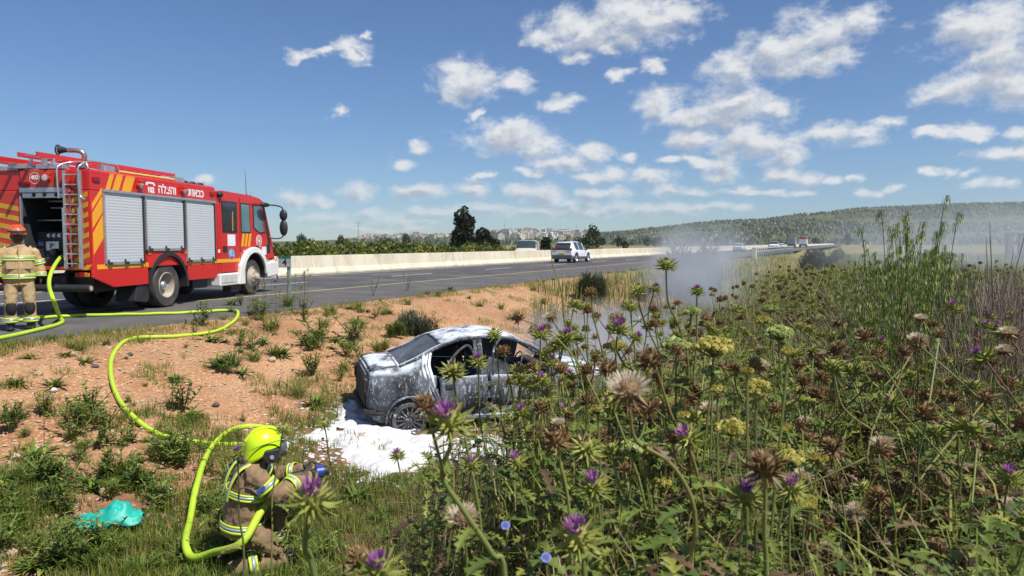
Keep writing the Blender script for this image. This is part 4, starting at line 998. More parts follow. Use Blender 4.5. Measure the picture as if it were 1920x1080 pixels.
# wheels burnt to the rim
for y in WR['axles']:
    for s in (1, -1):
        wh = empty('wheel', (s * .735, y, .27)); wh.parent = wreck; wd = .19
        g = MB(); g.lathe([(.20, -wd / 2), (.255, -wd / 2), (.262, -wd * .3), (.24, -.02), (.24, .02), (.262, wd * .3), (.255, wd / 2), (.20, wd / 2), (.19, 0), (.20, -wd / 2)], (0, 0, 0), 'x', 30, caps=False); g.build('rim', charm, wh, smooth=True)
        g = MB(); a = s * wd * .36; g.lathe([(.20, a), (.17, a - s * .03), (.07, a + s * .0), (.001, a + s * .01)], (0, 0, 0), 'x', 24, caps=False)
        for k in range(14):
            q = 2 * math.pi * k / 14; d = Vector((0, math.cos(q), math.sin(q))); g.box(d * .13 + Vector((a + s * .012, 0, 0)), (.02, .022, .13), 0, Matrix.Rotation(q - math.pi / 2, 3, 'X'))
        g.build('wheel_disc', charm, wh, smooth=True)
        g = MB(); g.tube([Vector((s * .02, .275 * math.cos(q), .275 * math.sin(q) - .0)) for q in np.linspace(.2, math.pi * 1.25, 20)], [.012 + .012 * abs(math.sin(3 * k)) for k in range(20)], 6); g.build('bead_wire', charm, wh, smooth=True)
# near arch lip and rear end
for s in (1, -1):
    for y in WR['axles']:
        g = MB(); g.tube([Vector((s * .835, y + .345 * math.cos(q), .27 + .345 * math.sin(q))) for q in np.linspace(-.1, math.pi + .1, 18)], .018, 6); g.build('arch_lip', bm_, wreck, smooth=True)
g = MB(); g.box2((-.62, .145, .44), (.62, .19, .9)); g.build('rear_panel', soot, wreck, bevel=.02)
g = MB(); g.tube(smooth_path([(.82, .40, .40), (.78, .22, .40), (.66, .15, .40), (0, .12, .40), (-.66, .15, .40), (-.78, .22, .40)], 5), .045, 8); g.build('rear_bumper_beam', soot, wreck, smooth=True)
for s in (1, -1):
    g = MB(); g.box2((s * .50, .12, .66), (s * .70, .22, .88)); g.build('tail_lamp_hole', soot, wreck, bevel=.03)
    g = MB(); g.tube(smooth_path([(s * .82, 1.02, .28), (s * .83, 2.0, .26), (s * .82, 3.0, .26)], 4), .05, 8); g.build('sill', bm_, wreck, smooth=True)
g = MB(); g.box2((.836, .30, .44), (.852, .50, .50)); g.build('bumper_slot', soot, wreck)
for x_ in (.84,):
    g = MB(); g.blob((.93, 2.95, .92), (.07, .09, .07)); g.build('mirror_stub', charm, wreck, smooth=True)
# ------------------------------------------------------------------ people
gear = mat('turnout_cloth', (0.50, 0.36, 0.20), 0.85, col2=(0.42, 0.29, 0.155), scale=5, spec=.2, bump=.25, bscale=28, dirt=(0.33, 0.23, 0.13), dscale=4, dlo=.55, dhi=.8)
gear2 = mat('worn_turnout_cloth', (0.30, 0.205, 0.12), 0.88, col2=(0.21, 0.14, 0.08), scale=5, spec=.2, bump=.25, bscale=28, dirt=(0.17, 0.115, 0.075), dscale=4, dlo=.5, dhi=.75)
hiv = mat('reflective_yellow', (0.62, 0.80, 0.06), 0.5, col2=(0.55, 0.72, 0.05)); silv = mat('reflective_silver', (0.42, 0.48, 0.56), 0.35, metal=.3, col2=(0.36, 0.42, 0.5))
skin = mat('dark_skin', (0.05, 0.026, 0.018), 0.5, col2=(0.04, 0.02, 0.014)); hairm = mat('black_hair', (0.01, 0.009, 0.009), .8)
boot = mat('boot_leather', (0.015, 0.015, 0.016), .5); kneem = mat('knee_pad', (0.014, 0.014, 0.016), .8); glove = mat('work_glove', (0.10, 0.075, 0.05), .9, col2=(0.03, 0.028, 0.025), scale=12)
orange = mat('helmet_orange', (0.80, 0.10, 0.015), .35, col2=(0.75, 0.09, 0.012)); lime = mat('helmet_lime', (0.62, 0.90, 0.01), .3, col2=(0.58, 0.86, 0.01), coat=.3)
V = Vector


def fuse(mb, name, m, parent, vox=.012, it=3, wr=0.0):
    o = mb.build(name, m, parent, smooth=True, ang=180)
    md = o.modifiers.new('fuse', 'REMESH'); md.mode = 'VOXEL'; md.voxel_size = vox; md.use_smooth_shade = True
    sm = o.modifiers.new('soft', 'SMOOTH'); sm.factor = .5; sm.iterations = it
    if wr:
        tx = bpy.data.textures.get('cloth_folds') or bpy.data.textures.new('cloth_folds', 'CLOUDS'); tx.noise_scale = .075; tx.noise_depth = 2
        d = o.modifiers.new('folds', 'DISPLACE'); d.texture = tx; d.strength = wr; d.mid_level = .5; d.texture_coords = 'LOCAL'
    return o


def capsule(mb, pts, rad, n=14):
    P = [V(p) for p in pts]; mb.tube(P, rad, n)
    for p, r in ((P[0], rad[0]), (P[-1], rad[-1])):
        r = r if not hasattr(r, '__len__') else min(r); mb.blob(p, r * .98, seg=n)


def hand(mb, wrist, d, side, curl=.5, palm_n=None):
    """five fingers; d = pointing direction, side = thumb side"""
    d = V(d).normalized(); s = V(side); s = (s - d * s.dot(d)).normalized(); n = d.cross(s); w_ = V(wrist)
    mb.tube([w_, w_ + d * .045, w_ + d * .09], [(.028, .020), (.042, .019), (.042, .016)], 10, side=s)
    for k, (o, l) in enumerate(((.032, .070), (.011, .080), (-.011, .074), (-.032, .058))):
        b0 = w_ + d * .075 + s * o; a = curl; pts = [b0]
        for q in range(3):
            dd = d * math.cos(a * (q + .6)) + n * math.sin(a * (q + .6)); pts.append(pts[-1] + dd * l / 3)
        mb.tube([b0 - d * .02] + pts, [.011, .0105, .010, .009, .007], 7)
    b0 = w_ + d * .02 + s * .025; mb.tube([b0, b0 + d * .03 + s * .025, b0 + d * .06 + s * .03 + n * .015, b0 + d * .08 + s * .02 + n * .03], [.014, .012, .011, .008], 7)


def band(c, d, rx, ry, h, root, side=(1, 0, 0), name='reflective_band', slim=False):
    d = V(d).normalized(); a = V(side); a = (a - d * a.dot(d)).normalized(); b_ = d.cross(a); c = V(c); g = MB()
    hs = (-.5, -.2, .2, .5)
    for k in range(3):
        g.loft([[c + d * (hs[k + e] * h) + a * rx * math.cos(q) + b_ * ry * math.sin(q) for q in np.linspace(0, 2 * math.pi, 29)[:-1]] for e in (0, 1)], 1 if k == 1 else 0, True, False)
    o = g.build(name, [hiv, silv], root, smooth=True); md = o.modifiers.new('thick', 'SOLIDIFY'); md.thickness = .006; md.offset = 1
    return o


def head(mb, c, fwd, r=.105):
    c = V(c); f = V(fwd).normalized(); x = V((f.y, -f.x, 0)); u = x.cross(f)
    mb.blob(c, (r * .78, r * .95, r * 1.12), seg=16, rings=12)
    mb.blob(c + f * .035 - u * .055, (r * .62, r * .66, r * .62), seg=12)
    mb.tube([c + f * .095 + u * .02, c + f * .118 - u * .02, c + f * .10 - u * .03], [.010, .016, .012], 8)
    for s in (1, -1): mb.blob(c + x * (s * r * .80) - u * .01, (.012, .022, .032))
    mb.tube([c + f * .088 - u * .062 - x * .025, c + f * .097 - u * .062, c + f * .088 - u * .062 + x * .025], .010, 7)
    for s in (1, -1): mb.blob(c + f * .085 + u * .032 + x * s * .035, (.022, .014, .010))


# --- firefighter standing at the tail of the engine
p1 = on_ground(40, 619); p1.z = 0.004
ff1 = empty('person', p1, math.pi + R(37), 'firefighter in tan turnout gear and orange helmet with goggles, standing behind the engine', 'person')
mb = MB()
capsule(mb, [(0, 0, .98), (0, 0, 1.2), (0, .0, 1.42)], [(.16, .12), (.16, .12), (.17, .10)])
capsule(mb, [(0, -.01, 1.42), (0, 0, 1.56)], [.062, .058]); head(mb, (0, .035, 1.66), (0, 1, 0), .126)
for s in (1, -1):
    capsule(mb, [(s * .19, -.01, 1.44), (s * .29, -.03, 1.17), (s * .315, .05, .93)], [.055, .044, .030]); hand(mb, (s * .317, .055, .92), (0, .12, -1), (0, 1, 0), .45)
    capsule(mb, [(s * .10, 0, .94), (s * .13, .02, .52), (s * .14, -.01, .12)], [.085, .055, .042]); capsule(mb, [(s * .14, -.04, .06), (s * .155, .14, .04)], [.045, .035])
fuse(mb, 'body', skin, ff1, .0085, 2)
mb = MB()
mb.tube([(0, 0, .86), (0, 0, .95), (0, .015, 1.10), (0, .015, 1.28), (0, 0, 1.42), (0, -.005, 1.50)], [(.23, .165), (.235, .175), (.24, .19), (.235, .175), (.20, .13), (.10, .08)], 22)
for s in (1, -1): mb.tube([(s * .14, -.01, 1.44), (s * .235, -.02, 1.37), (s * .30, -.03, 1.17), (s * .325, .02, 1.05), (s * .325, .05, .945)], [.075, .088, .084, .078, .066], 14)
mb.tube([(0, 0, 1.46), (0, -.01, 1.535)], [.115, .10], 16)
fuse(mb, 'jacket', gear, ff1, .011, 2, .024)
mb = MB()
mb.tube([(0, 0, .80), (0, 0, .96)], [(.20, .15), (.21, .155)], 18)
for s in (1, -1): mb.tube([(s * .10, 0, .92), (s * .125, .02, .70), (s * .135, .03, .52), (s * .145, .0, .30), (s * .15, -.01, .13)], [.118, .108, .096, .094, .098], 14)
fuse(mb, 'trousers', gear, ff1, .011, 2, .016)
for s in (1, -1):
    mb = MB(); mb.tube([(s * .15, -.01, .15), (s * .15, -.01, .05)], [.065, .07], 12); mb.tube([(s * .15, -.07, .045), (s * .153, .05, .05), (s * .16, .17, .035), (s * .16, .20, .03)], [(.05, .045), (.055, .05), (.05, .035), (.03, .02)], 12); fuse(mb, 'boot', boot, ff1, .008, 2)
    band((s * .15, -.01, .185), (0, 0, 1), .112, .112, .085, ff1)
    band((s * .298, -.022, 1.20), (-s * .24, .02, 1), .096, .096, .085, ff1); band((s * .325, .045, .985), (0, -.1, 1), .082, .082, .075, ff1)
    g = MB(); g.blob((s * .135, .085, .40), (.085, .055, .125), seg=14, rings=10); g.build('knee_patch', kneem, ff1, smooth=True, ang=180)
    g = MB(); g.box((s * .12, .19, 1.15), (.13, .02, .13)); g.build('chest_pocket', gear, ff1, bevel=.008)
band((0, .012, 1.275), (0, 0, 1), .250, .190, .085, ff1); band((0, 0, .955), (0, 0, 1), .252, .192, .085, ff1)
g = MB(); g.box2((-.012, .16, .90), (.012, .21, 1.46)); g.build('zip_flap', gear, ff1, bevel=.006)
hm = MB(); hc = V((0, .02, 1.725)); rgs = []
for th, q in ((0.02, 1), (.35, 1), (.7, 1), (1.0, 1), (1.25, 1), (1.45, 1.02), (1.62, 1.03)): rgs.append([hc + V((.138 * math.sin(th) * math.cos(a), .165 * math.sin(th) * math.sin(a), .140 * math.cos(th))) for a in np.linspace(0, 2 * math.pi, 25)[:-1]])
rgs.append([hc + V((.146 * math.cos(a), .176 * math.sin(a) + (.04 if math.sin(a) > .3 else 0), -.03)) for a in np.linspace(0, 2 * math.pi, 25)[:-1]])
hm.loft(rgs[::-1]); hel = hm.build('helmet', orange, ff1, smooth=True, ang=60)
for k in (-1, 0, 1):
    g = MB(); g.tube(smooth_path([hc + V((k * .045, y, z)) for y, z in ((-.13, .085), (-.05, .133), (.05, .133), (.12, .095))], 4), .010, 6); g.build('helmet_ridge', orange, hel, smooth=True)
g = MB(); g.loft([[hc + V((.146 * math.cos(a), .172 * math.sin(a), z)) for a in np.linspace(0, 2 * math.pi, 25)[:-1]] for z in (.0, .03)], 0, True, False); gg = g.build('goggle_strap', blk, hel, smooth=True)
g = MB(); g.blob(hc + V((0, .168, .03)), (.092, .045, .034), seg=16, rings=10); g.build('goggle_lens', mat('goggle_lens', (0.34, 0.27, 0.26), .12, col2=(.22, .18, .17)), hel, smooth=True, ang=180)
g = MB(); g.tube([hc + V((x, .21 - abs(x) * .5, -.01)) for x in (-.10, -.05, -.02, 0, .02, .05, .10)], .012, 6); g.build('goggle_frame', blk, hel, smooth=True)

# --- firefighter kneeling with the branch
KF = R(28)                                          # faces right and away, towards the car
FS = .92; p2 = at(434, 1066, 5.75); p2.z = ground_z(p2.x, p2.y) - .05
ff2 = empty('person', p2, -(math.pi / 2 - KF), 'firefighter in lime-yellow helmet kneeling in the ditch and aiming a hose at the car', 'person'); ff2.scale = (FS, FS, FS)
SH = V((0, 0, .06))
mb = MB()
capsule(mb, [V((0, .12, .50)), V((0, .14, .70)), V((0, .18, .95))], [(.15, .12), (.16, .12), (.16, .10)]); capsule(mb, [V((0, .19, .98)), V((0, .26, 1.09))], [.06, .055]); head(mb, (0, .31, 1.16), (0, 1, -.05))
AR = {1: [(.20, .18, 1.0), (.27, .36, .78), (.13, .60, .85)], -1: [(-.20, .20, 1.0), (-.28, .42, .80), (-.10, .68, .86)]}
for s in (1, -1):
    capsule(mb, AR[s], [.055, .045, .032]); hand(mb, V(AR[s][2]), (-s * .35, 1, .05), (0, .1, 1), 1.0)
LEG = {1: [(.11, .12, .50), (.17, .42, .16), (.15, -.04, .12)], -1: [(-.11, .12, .50), (-.17, .44, .52), (-.16, .36, .10)]}
for s in (1, -1): capsule(mb, LEG[s], [.085, .06, .045])
capsule(mb, [(.15, -.12, .08), (.15, -.28, .05)], [.045, .035]); capsule(mb, [(-.16, .33, .05), (-.16, .52, .04)], [.045, .035])
fuse(mb, 'body', mat('tan_skin', (0.35, 0.2, 0.13), .5), ff2, .0085, 2)
mb = MB()
mb.tube([(0, .08, .40), (0, .10, .50), (0, .13, .66), (0, .16, .82), (0, .185, .96), (0, .22, 1.05)], [(.22, .165), (.22, .17), (.23, .17), (.24, .165), (.21, .13), (.10, .08)], 22)
for s in (1, -1):
    a = [V(q) for q in AR[s]]; mb.tube([a[0] + V((-s * .06, -.01, .01)), a[0] + V((s * .02, .02, -.04)), a[1] * .6 + a[0] * .4, a[1], a[1] * .5 + a[2] * .5, a[2]], [.07, .092, .088, .082, .074, .062], 14)
mb.tube([(0, .19, 1.02), (0, .235, 1.08)], [.095, .085], 16)
fuse(mb, 'jacket', gear2, ff2, .011, 2, .034)
mb = MB(); mb.tube([(0, .09, .42), (0, .11, .55)], [(.20, .155), (.2, .15)], 16)
for s in (1, -1): mb.tube([V(LEG[s][0]) + V((0, -.02, -.03)), V(LEG[s][0]) * .5 + V(LEG[s][1]) * .5, LEG[s][1], V(LEG[s][1]) * .4 + V(LEG[s][2]) * .6, LEG[s][2]], [.13, .115, .10, .10, .085], 14)
fuse(mb, 'trousers', gear2, ff2, .011, 2, .034)
for s, pts in ((1, [(.15, -.06, .10), (.15, -.2, .07), (.15, -.31, .05)]), (-1, [(-.16, .30, .05), (-.16, .42, .05), (-.16, .56, .035)])):
    mb = MB(); mb.tube(pts, [.065, .055, .04], 12); fuse(mb, 'boot', boot, ff2, .009, 2)
    g = MB(); k = V(LEG[s][1]); g.blob(k + V((0, .05, -.01)), (.09, .07, .10), seg=14); g.build('knee_patch', kneem, ff2, smooth=True, ang=180)
for s in (1, -1):
    a = [V(q) for q in AR[s]]
    band(a[0] * .42 + a[1] * .58, a[1] - a[0], .100, .100, .075, ff2); band(a[1] * .35 + a[2] * .65, a[2] - a[1], .084, .084, .065, ff2)
    l = [V(q) for q in LEG[s]]; band(l[1] * .45 + l[2] * .55, l[2] - l[1], .115, .115, .075, ff2)
band((0, .10, .50), (0, .12, 1), .236, .188, .075, ff2); band((0, .155, .78), (0, .18, 1), .252, .184, .065, ff2)
for s in (1, -1):                                   # shoulder braces
    g = MB(); P = smooth_path([(s * .12, -.035, .76), (s * .13, .0, .90), (s * .14, .075, 1.02), (s * .135, .17, 1.06)], 5)
    for k, (o_, wd, mi) in enumerate(((0, .034, 0), (.004, .014, 1))): g.tube([p + V((0, -o_, o_ * .5)) for p in P], [(wd, .010)] * len(P), 8, mi, side=(1, 0, 0))
    g.build('brace', [hiv, silv], ff2, smooth=True)
g = MB(); g.box((.335, .22, .88), (.012, .085, .04), 0, Matrix.Rotation(.5, 3, 'X')); g.build('arm_badge', mat('badge_blue', (0.05, 0.1, 0.3), .5), ff2, bevel=.004)
# helmet: jet shell with neck flare and black ear cover
hc = V((0, .31, 1.19)); hm = MB(); rgs = []
for th in np.linspace(.03, 2.15, 13):
    ring = []
    for a in np.linspace(0, 2 * math.pi, 33)[:-1]:
        x, y, z = .134 * math.sin(th) * math.cos(a), .160 * math.sin(th) * math.sin(a) - .010, .152 * math.cos(th)
        if th > 1.55:
            k = (th - 1.55) / .6; back = max(0, -math.sin(a)); frontk = max(0, math.sin(a))
            x = .134 * math.cos(a) * (1 + .03 * k); y = (.160 * math.sin(a) - .010) * (1 + .14 * k * back); z = -.165 * k * (.25 + .75 * back ** .7 if frontk < .25 else .10)
        ring.append(hc + V((x, y, z)))
    rgs.append(ring)
hm.loft(rgs[::-1], 0, True, False); hel2 = hm.build('helmet', lime, ff2, smooth=True, ang=70, solid=.012)
g = MB(); g.tube(smooth_path([hc + V((0, y, z)) for y, z in ((-.165, .05), (-.09, .135), (.02, .156), (.09, .136), (.148, .05))], 5), [(.03, .012)] * 21, 8, side=(1, 0, 0)); g.build('helmet_crest', lime, hel2, smooth=True)
for s in (1, -1):
    g = MB(); g.tube(smooth_path([hc + V((s * .144, y, z)) for y, z in ((-.15, .0), (-.05, .03), (.08, .055), (.15, .06))], 4), .006, 5); g.build('shell_seam', mat('lime_dark', (0.25, 0.4, 0.01), .5), hel2, smooth=True)
    g = MB(); g.prism([(hc.y + y, hc.z + z) for y, z in ((-.02, -.02), (.10, -.01), (.13, -.07), (.10, -.135), (.0, -.15), (-.045, -.09))], 'x', s * .128 if s > 0 else -.165, .165 if s > 0 else -.128); g.build('ear_cover', blk, hel2, bevel=.015)
    g = MB(); g.lathe([(.02, 0), (.018, s * .012), (.001, s * .013)], hc + V((s * .165, .035, -.085)), 'x', 12); g.build('visor_knob', silv, hel2, smooth=True)
g = MB(); g.loft([[hc + V((r_ * math.sin(a), .10 + r2 * math.cos(a), z)) for a in np.linspace(-1.35, 1.35, 15)] for r_, r2, z in ((.150, .085, .03), (.152, .10, -.05), (.14, .09, -.10))], 0, False, False); g.build('visor', mat('visor_smoke', (0.08, 0.09, 0.09), .05, col2=(.12, .13, .13)), hel2, smooth=True, solid=.004)
g = MB(); g.tube([(0, .20, 1.02), (0, .245, 1.10)], [.088, .083], 14); g.build('neck_guard', blk, ff2, smooth=True)
for s in (1, -1):
    mb = MB(); w_ = V(AR[s][2]); d = V((-s * .35, 1, .05)).normalized(); mb.tube([w_ - d * .06, w_, w_ + d * .06, w_ + d * .10], [.052, .045, .052, .045], 12)
    n_ = V((0, .1, 1)); n_ = (n_ - d * n_.dot(d)).normalized(); q_ = d.cross(n_)
    for k, o in enumerate((.036, .012, -.012, -.036)): mb.tube(smooth_path([w_ + d * .07 + n_ * o, w_ + d * .125 + n_ * o, w_ + d * .14 + n_ * o + q_ * .045 * s, w_ + d * .10 + n_ * o + q_ * .07 * s], 3), .016, 8)
    mb.tube([w_ + d * .03 + n_ * .04, w_ + d * .08 + n_ * .075, w_ + d * .12 + n_ * .06], [.02, .017, .014], 8)
    fuse(mb, 'glove', glove, ff2, .008, 2)
M2 = Matrix.Translation(p2) @ Matrix.Rotation(-(math.pi / 2 - KF), 4, 'Z') @ Matrix.Diagonal((FS, FS, FS, 1))
# --- the branch and the hoses
HV = mat('hose_lime', (0.47, 0.66, 0.035), .55, col2=(0.40, 0.58, 0.03), scale=4, dirt=(0.30, 0.36, 0.06), dscale=5, dlo=.55, dhi=.8, bump=.2, bscale=60)
nz = empty('hose_nozzle', M2 @ V((.01, .66, .86)), -(math.pi / 2 - KF), 'black and blue hose nozzle held in the kneeling firefighter\'s gloves', 'nozzle')
g = MB(); g.tube([(0, -.12, 0), (0, 0, 0), (0, .08, 0), (0, .10, 0), (0, .17, .0), (0, .20, .0)], [.030, .034, .034, .048, .05, .042], 14); g.build('barrel', blk, nz, smooth=True)
g = MB(); g.lathe([(.054, .10), (.054, .16)], (0, 0, 0), 'y', 14); g.build('blue_collar', mat('nozzle_blue', (0.02, 0.06, 0.35), .4), nz, smooth=True)
g = MB(); g.tube([(0, .0, -.03), (0, -.02, -.13)], [.018, .022], 8); g.tube(smooth_path([(-.035, .02, .0), (-.03, .0, .07), (.03, .0, .07), (.035, .02, 0)], 3), .008, 6); g.build('grip', blk, nz, smooth=True)


def gp(px, py, lift=.036): return on_ground(px, py, lift)


hr = .033
tail_end = M2 @ V((.01, .54, .86)); mid = M2 @ V((.20, .25, .66)); hip = M2 @ V((.38, .04, .46))
path = [gp(20, 600), gp(45, 600), gp(112, 593), gp(211, 590), gp(300, 588), gp(380, 584), gp(430, 582), gp(446, 588), gp(438, 603), gp(400, 622), gp(330, 630), gp(250, 634), gp(218, 655), gp(207, 690), gp(218, 740), gp(250, 782), gp(300, 815), gp(370, 830), gp(440, 834), gp(482, 833), gp(508, 820), gp(498, 803), gp(460, 799), gp(420, 815), gp(390, 850, .08), gp(370, 905, .12), gp(356, 975, .10), gp(348, 1020, .12), gp(360, 1044, .13), gp(396, 1040, .20), hip, mid, tail_end]
hs = smooth_path(path, 7); g = MB(); g.tube([p + V((0, 0, .010 * mnoise.noise(p * 3.1))) for p in hs], [hr * (1 + .09 * mnoise.noise(p * 2.3)) for p in hs], 12); tag(g.build('fire_hose', HV, smooth=True, ang=180), 'lime green fire hose snaking down the bank to the kneeling firefighter', 'hose')
out_ = Matrix.Translation(TO) @ Matrix.Rotation(-TH, 4, 'Z')
op = out_ @ V((0.58, -2.48, 1.28)); D0 = op.y
path = [op, out_ @ V((.57, -2.62, 1.25)), at(97, 508, 13.6), at(92, 535, 13.2), at(101, 565, 12.7), on_ground(112, 594, .05), gp(117, 603), gp(103, 610), gp(55, 622), gp(0, 634), gp(-60, 648), gp(-140, 668)]
g = MB(); g.tube(smooth_path(path, 8), .036, 10); tag(g.build('fire_hose', HV, smooth=True, ang=180), 'lime green fire hose dropping from the pump outlet and running off past the standing firefighter', 'hose')
g = MB(); g.cyl(op + tf * .06, op - tf * .08, .05, 12); tag(g.build('hose_coupling', blk, smooth=True), 'black hose coupling at the pump outlet of the engine', 'coupling')
# ------------------------------------------------------------------ trees, grove, town, hills
def leaf_cloud(mb, rnd, clumps, n, size, mi=0, shell=.55):
    """many small leaf sprays spread through a set of ellipsoid clumps"""
    wts = [c[1] * c[2] * c[3] for c in clumps]
    for _ in range(n):
        c = rnd.choices(clumps, wts)[0]
        d = V((rnd.gauss(0, 1), rnd.gauss(0, 1), rnd.gauss(0, 1))).normalized(); r = shell + (1.06 - shell) * rnd.random() ** .6
        p = V(c[0]) + V((d.x * c[1], d.y * c[2], d.z * c[3])) * r
        a = (d * .6 + V((rnd.gauss(0, 1), rnd.gauss(0, 1), rnd.gauss(0, .8) + .25))).normalized(); b_ = a.orthogonal().normalized()
        b_ = Matrix.Rotation(rnd.random() * 6.3, 3, a) @ b_; s_ = size * (.6 + .8 * rnd.random())
        mb.add([p - b_ * s_ * .45, p + a * s_ * .5 + b_ * s_ * .1, p + b_ * s_ * .45, p - a * s_ * .35], [(0, 1, 2, 3)], mi, min(1, max(0, c[4] + rnd.gauss(0, .16))))


bark = mat('bark', (0.10, 0.075, 0.055), .95, col2=(0.06, 0.045, 0.035), scale=12)
cit = leafmat('citrus_leaves', (0.035, 0.06, 0.012), (0.16, 0.18, 0.03), (0.36, 0.32, 0.06), .25)
cyp = leafmat('cypress_leaves', (0.008, 0.016, 0.008), (0.035, 0.05, 0.02), None, .08)
grn = leafmat('tree_leaves', (0.02, 0.035, 0.014), (0.07, 0.095, 0.035), None, .2)
PROTO = []                                          # prototypes live where the first copy stands


def tree_proto(name, seed, clumps, n, size, mtl, th, tr, loc, label, cat, group=None, limbs=3):
    rnd = random.Random(seed); root = empty(name, loc, 0, label, cat, group)
    g = MB(); g.tube([(0, 0, -.3), (.03, 0, th * .5), (0, .02, th)], [tr * 1.3, tr, tr * .7], 8)
    for k in range(limbs):
        c = rnd.choice(clumps); g.tube([(0, 0, th * (.5 + .15 * k)), V(c[0]) * .6 + V((0, 0, th * .3)), c[0]], [tr * .6, tr * .4, tr * .15], 6)
    g.build('trunk', bark, root, smooth=True)
    g = MB(); leaf_cloud(g, rnd, clumps, n, size); g.build('crown', mtl, root); return root


def gpt(px, D):
    p = at(px, 455, D); return V((p.x, p.y, ground_z(p.x, p.y)))


rnd = random.Random(11)
cl = [((rnd.gauss(0, .28) - .12, rnd.gauss(0, .28), z), r, r, 1.0, .35 + .3 * rnd.random()) for z, r in ((1.3, 1.55), (2.2, 1.7), (3.2, 1.75), (4.2, 1.65), (5.2, 1.5), (6.1, 1.25), (6.9, .95), (7.5, .6))] + [((-.7, .2, 5.9), .8, .8, .9, .4), ((.75, 0, 6.3), .6, .6, 1.1, .4)]
tree_proto('cypress_tree', 1, cl, 5200, .36, cyp, 6.0, .22, gpt(868, 108), 'tall dark cypress rising above the grove, tallest tree in view', 'tree')
cl = [((-1.0, 0, 1.4), 1.5, 1.5, 1.2, .4), ((.9, 0, 1.4), 1.6, 1.5, 1.2, .45), ((0, .3, 2.9), 1.5, 1.4, 1.3, .5), ((-.2, 0, 4.2), 1.0, 1.0, .9, .5), ((1.4, 0, 2.6), 1.0, 1, .9, .4), ((-1.5, 0, 2.4), .9, .9, .9, .35)]
tree_proto('pine_tree', 2, cl, 4200, .34, cyp, 3.0, .2, gpt(908, 106), 'broad dark pine standing just right of the tall cypress', 'tree')
cl = [((0, 0, 1.5), 1.1, 1.1, 1.2, .4), ((.1, 0, 2.7), .85, .85, .9, .45), ((0, 0, 3.3), .5, .5, .5, .5)]
tree_proto('round_tree', 3, cl, 2200, .28, cyp, 2.0, .14, gpt(1023, 112), 'small dark rounded tree standing alone between the cream van and the white crossover', 'tree')
# citrus grove
def zone(px, Z):
    for a, lab in Z:
        if px < a: return lab
    return Z[-1][1]


ZG = ((480, 'hidden behind the engine'), (530, 'beside the engine\'s mirrors'), (585, 'behind the kilometre sign'), (650, 'left of the power pylon'), (720, 'below the power pylon'), (780, 'below the left part of the town'), (842, 'just left of the tall cypress'), (900, 'at the foot of the tall cypress'), (945, 'at the foot of the broad pine'), (1010, 'behind the cream van'), (1110, 'behind the white crossover'), (3000, 'beyond the white crossover'))
rnd = random.Random(5); cits = []
for k in range(4):
    cl = [((rnd.gauss(0, .45), rnd.gauss(0, .45), 1.0 + rnd.random() * .9), .95, .95, .85, .3 + .4 * rnd.random()) for _ in range(6)] + [((rnd.gauss(0, .3), rnd.gauss(0, .3), 2.2), .6, .6, .6, .7)]
    cits.append((cl, k))
roots = []; GG = 'citrus trees of the grove behind the barrier'; LG = 'bushy yellow-green citrus tree in the grove behind the barrier'
n_ = 0
for row, s_ in enumerate((-32.5, -35.6, -38.7)):
    for u in np.arange(18 + row, 112, 1.9 if row == 0 else 2.4):
        p = rp(u + rnd.uniform(-.3, .3), s_ + rnd.uniform(-.3, .3)); p.z = ground_z(p.x, p.y) - .05
        px_ = 960 + F * p.x / p.y
        if 800 < px_ < 1240 and row > 0: continue
        if len(roots) < 4:
            cl, k = cits[len(roots)]; r_ = tree_proto('citrus_tree', 20 + k, cl, 620, .30, cit, 1.2, .09, p, LG, 'tree', GG); roots.append(r_)
        else:
            r_ = dup(rnd.choice(roots), None, p, rnd.random() * 6.3)
        r_['label'] = ('front-row', 'second-row', 'back-row')[row] + ' citrus tree ' + zone(px_, ZG)
        r_.scale = (1.0, 1.0, (.82 if px_ > 940 else 1.0 + .06 * row) * rnd.uniform(.9, 1.1))
# trees dotted over the flat land before the hills
rnd = random.Random(8); cl = [((0, 0, 2.2), 1.8, 1.8, 1.7, .4), ((.8, 0, 3.4), 1.3, 1.3, 1.2, .5), ((-.9, .3, 3.0), 1.2, 1.2, 1.1, .45), ((0, 0, 4.4), .9, .9, .8, .5)]
t0 = None
for px, D, sc_ in ((1098, 190, 1.0), (1112, 240, 1.5), (1160, 420, 1.3), (1172, 300, .9), (1214, 520, 1.6), (1228, 480, 1.3), (1236, 500, 1.5), (1130, 600, 1.4), (1088, 330, 1.2), (1060, 380, 1.0), (1345, 380, 1.0), (1530, 420, 1.2), (1590, 500, 1.6), (730, 300, .9), (640, 420, 1.4), (762, 520, 1.8), (566, 400, 1.5)):
    p = gpt(px, D)
    if t0 is None: t0 = tree_proto('field_tree', 31, cl, 700, .5, grn, 2.2, .16, p, 'dark green tree out on the plain beyond the motorway', 'tree', 'scattered trees on the plain')
    
    else: t1 = dup(t0, None, p, rnd.random() * 6, label=('tall' if sc_ > 1.35 else 'small' if sc_ < 1.05 else 'middling') + ' dark tree on the plain ' + zone(px, ((600, 'behind the grove by the sign'), (690, 'near the power pylon'), (800, 'behind the left of the grove'), (1075, 'left of the white crossover'), (1105, 'right behind the white crossover'), (1150, 'just right of the crossover'), (1200, 'above the end of the visible barrier'), (1260, 'left of the smoke'), (1400, 'right of the smoke bush'), (3000, 'far right below the hill')))); t1.scale = (sc_, sc_, sc_ * rnd.uniform(.8, 1.2))
